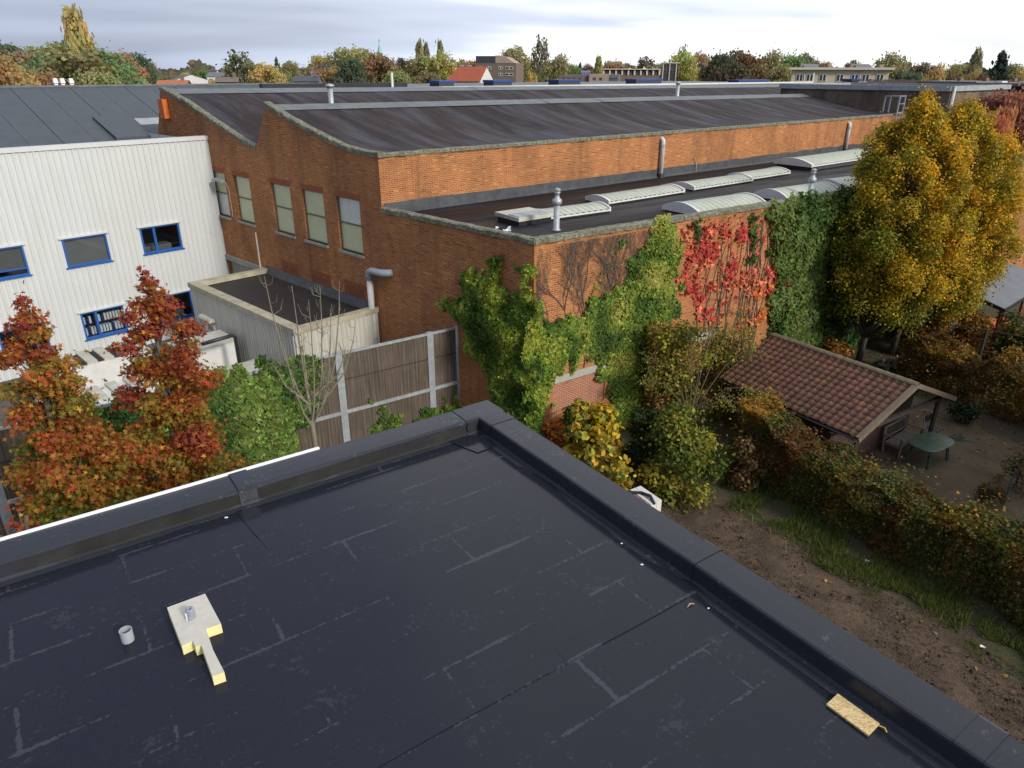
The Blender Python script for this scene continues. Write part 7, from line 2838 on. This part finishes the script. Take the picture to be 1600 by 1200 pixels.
# low brown school with tan front and solar panel
f = Far(912, 130, 4)
t = thing('low_school', f.c, 'low flat brown building with tan right half', 'building')
m = f.m
f.box(-34 * m, 8 * m, 0, f.zy(117), -12, 0).build('wall', M['far_brown'], t)
f.box(8.2 * m, 36 * m, 0, f.zy(115.5), -12, .5).build('tan_front', M['far_tan'], t)
f.box(34 * m, 50 * m, 0, f.zy(116), -10, .3).build('grey_front', M['far_grey'], t)
for x, mm in ((14, 0), (23, 0)):
    f.win(t, x * m, (x + 4) * m, f.zy(124.5), f.zy(120.5), .502, 'far_brown', mull=0)
for x in (-30, -22, -14, -6):
    f.win(t, x * m, (x + 3) * m, f.zy(124.5), f.zy(120.5), .002, 'far_brown', mull=0)
f.win(t, 36 * m, 48 * m, f.zy(124), f.zy(120), .302, 'far_grey', mull=3)
t = thing('solar_array', f(0, f.zy(117), -2), 'tilted solar panels on the low brown building', 'solar panels')
mb = MB()
mb.hexa([f(-5 * m, f.zy(117), -1.5), f(8 * m, f.zy(117), -1.5), f(8 * m, f.zy(117), -1.6), f(-5 * m, f.zy(117), -1.6), f(-5 * m, f.zy(110.5), -2.3), f(8 * m, f.zy(110.5), -2.3), f(8 * m, f.zy(110.5), -2.4), f(-5 * m, f.zy(110.5), -2.4)])
mb.build('frame', M['far_white'], t)
for k in range(6):
    mb = MB()
    x0, x1 = (-5 + 13 * k / 6 + .15) * m, (-5 + 13 * (k + 1) / 6 - .15) * m
    mb.face([f(x0, f.zy(116.8), -1.48), f(x1, f.zy(116.8), -1.48), f(x1, f.zy(110.8), -2.26), f(x0, f.zy(110.8), -2.26)])
    mb.build('panel', M['solar'], t)

# glazed school
f = Far(990, 165, -3)
t = thing('glazed_school', f.c, 'long school block with row of dark windows and pale frame', 'building')
m = f.m
f.box(-42 * m, 36 * m, 0, f.zy(117), -10, 0).build('wall', M['far_brown'], t)
f.box(-42 * m, 36 * m, f.zy(117) + .01, f.zy(108.3), -10, -.3).build('upper_wall', M['far_dark'], t)
f.box(-45 * m, 37 * m, f.zy(108.2), f.zy(107), -10.5, .4).build('roof_edge', M['cream_trim'], t)
for k in range(10):
    x = (-42 + 78 * k / 9) * m
    f.box(x - .16, x + .16, f.zy(117) + .02, f.zy(108.3), -.29, .1).build('pillar', M['cream_trim'], t)
for k in range(9):
    x = (-42 + 78 * k / 9) * m
    f.win(t, x + .3, x + 78 / 9 * m - .3, f.zy(116.5), f.zy(110), -.295, 'far_brown', mull=1)
for x in (-6, 16):
    f.box(x * m, (x + 3) * m, f.zy(106.9), f.zy(105.6), -5, -4).build('roof_dome', M['far_white'], t)
f = Far(1048, 190, -3)
t = thing('tall_school_block', f.c, 'small tall school block with cream frames beside the yellow green tree', 'building')
m = f.m
f.box(-11 * m, 10 * m, 0, f.zy(97.5), -9, 0).build('wall', M['far_dark'], t)
f.box(-12 * m, 12 * m, f.zy(98.6), f.zy(97.2), -9.2, .3).build('roof_edge', M['cream_trim'], t)
for x in (-11, -2, 7):
    f.box((x - .6) * m, (x + .6) * m, 0, f.zy(98.7), .01, .2).build('pillar', M['cream_trim'], t)
for y in (100, 108):
    for x in (-10, -1):
        f.win(t, x * m, (x + 7) * m, f.zy(y + 5.5), f.zy(y), .012, 'far_brown', mull=1)
f.box(-3 * m, 0, f.zy(97.1), f.zy(92.5), -5, -4).build('chimney', M['far_tan'], t)

# cream flats
f = Far(1316, 105, -4)
t = thing('cream_flats', f.c, 'three storey cream rendered flats with chimneys and tall windows', 'building')
m = f.m
x0, x1 = -62 * m, 56 * m
zt = f.zy(108)
f.box(x0, x1, 0, zt, -9, 0).build('wall', M['cream_render'], t)
f.box(x0 - .4, x1 + .5, zt + .01, zt + .28, -9.4, .5).build('roof_edge', M['cream_trim'], t)
for x in (-52, -39, -23, 8 - 10, 16, 29, 46):
    for y, hh in ((114, 11), (129, 11), (144, 10)):
        f.win(t, (x - 4.2) * m, (x + 4.2) * m, f.zy(y + hh), f.zy(y), .004, 'far_white')
for x in (-49 + 3, 22):
    f.box((x - .5) * m, (x + .5) * m, 0, zt, .01, .12).build('downpipe', M['cream_trim'], t)
for x, top in ((-50, 98), (-14, 100), (14, 98.5), (50, 100)):
    f.box((x - 2) * m, (x + 2) * m, zt + .29, f.zy(top), -4.5, -3.6).build('chimney', M['far_tan'], t)
for x in (-38, 27):
    mb = MB()
    mb.hexa([f((x - 10) * m, zt + .29, -2), f((x + 9) * m, zt + .29, -2), f((x + 9) * m, zt + .29, -6), f((x - 10) * m, zt + .29, -6), f((x - 10) * m, f.zy(101.5), -3), f((x + 9) * m, f.zy(101.5), -3), f((x + 9) * m, f.zy(99), -6), f((x - 10) * m, f.zy(99), -6)])
    mb.build('dormer', M['far_grey'], t)
# grey garden wall right of the flats
f = Far(1400, 90, 0)
m = f.m
t = thing('garden_wall', f.c, 'grey panelled wall between cream flats and yellow tree', 'wall')
f.box(-32 * m, 30 * m, 0, f.zy(124), -.3, 0).build('base_wall', M['far_brown'], t)
for k in range(10):
    f.box((-32 + 6.2 * k) * m, (-32 + 6.2 * k + 5.6) * m, f.zy(124) + .01, f.zy(121 + .6 * (k % 2)), -.25, -.05).build('panel', M['far_brown'], t)

# dark terrace on the right
f = Far(1560, 88, 14)
m = f.m
t = thing('brick_terrace', f.c, 'dark red brick terrace with grey flat roofs at right', 'terrace')
f.box(-85 * m, 70 * m, 0, f.zy(127), -9, 0).build('wall', M['brick_dark'], t)
f.box(-87 * m, -20 * m, f.zy(127) + .01, f.zy(123.5), -9.3, .4).build('roof_edge', M['far_grey'], t)
f.box(-20 * m, 72 * m, f.zy(129), f.zy(125), -9.3, .9).build('roof_edge', M['far_grey'], t)
for k, x in enumerate((-78, -64, -50, -38, -24, -10, 4, 20, 34, 48)):
    for y in (133, 152, 170):
        f.win(t, (x - 2.5) * m, (x + 2.5) * m, f.zy(y + 9), f.zy(y), .004, 'far_white' if k % 2 else 'far_brown')
for x in (-60, -30, 2, 40):
    f.box((x - 2.4) * m, (x + 2.4) * m, f.zy(123.4), f.zy(119), -6, -5).build('chimney', M['far_brown'], t)
for x in (-5, 22, 38):
    f.box((x - 5) * m, (x + 5) * m, f.zy(124.9), f.zy(122.8), -4, -2).build('rooflight', M['far_white'], t)
f = Far(1605, 62, 10)
m = f.m
t = thing('flat_garage', f.c, 'low flat roofed garage at the right edge below the orange red tree', 'garage')
f.box(-30 * m, 40 * m, 0, f.zy(246), -6, 0).build('wall', M['brick_dark'], t)
f.box(-32 * m, 42 * m, f.zy(246) + .01, f.zy(241), -6.2, .3).build('roof_edge', M['far_grey'], t)
f.box(-12 * m, 6 * m, 0.05, 2.2, .01, .05).build('door', M['far_grey'], t)
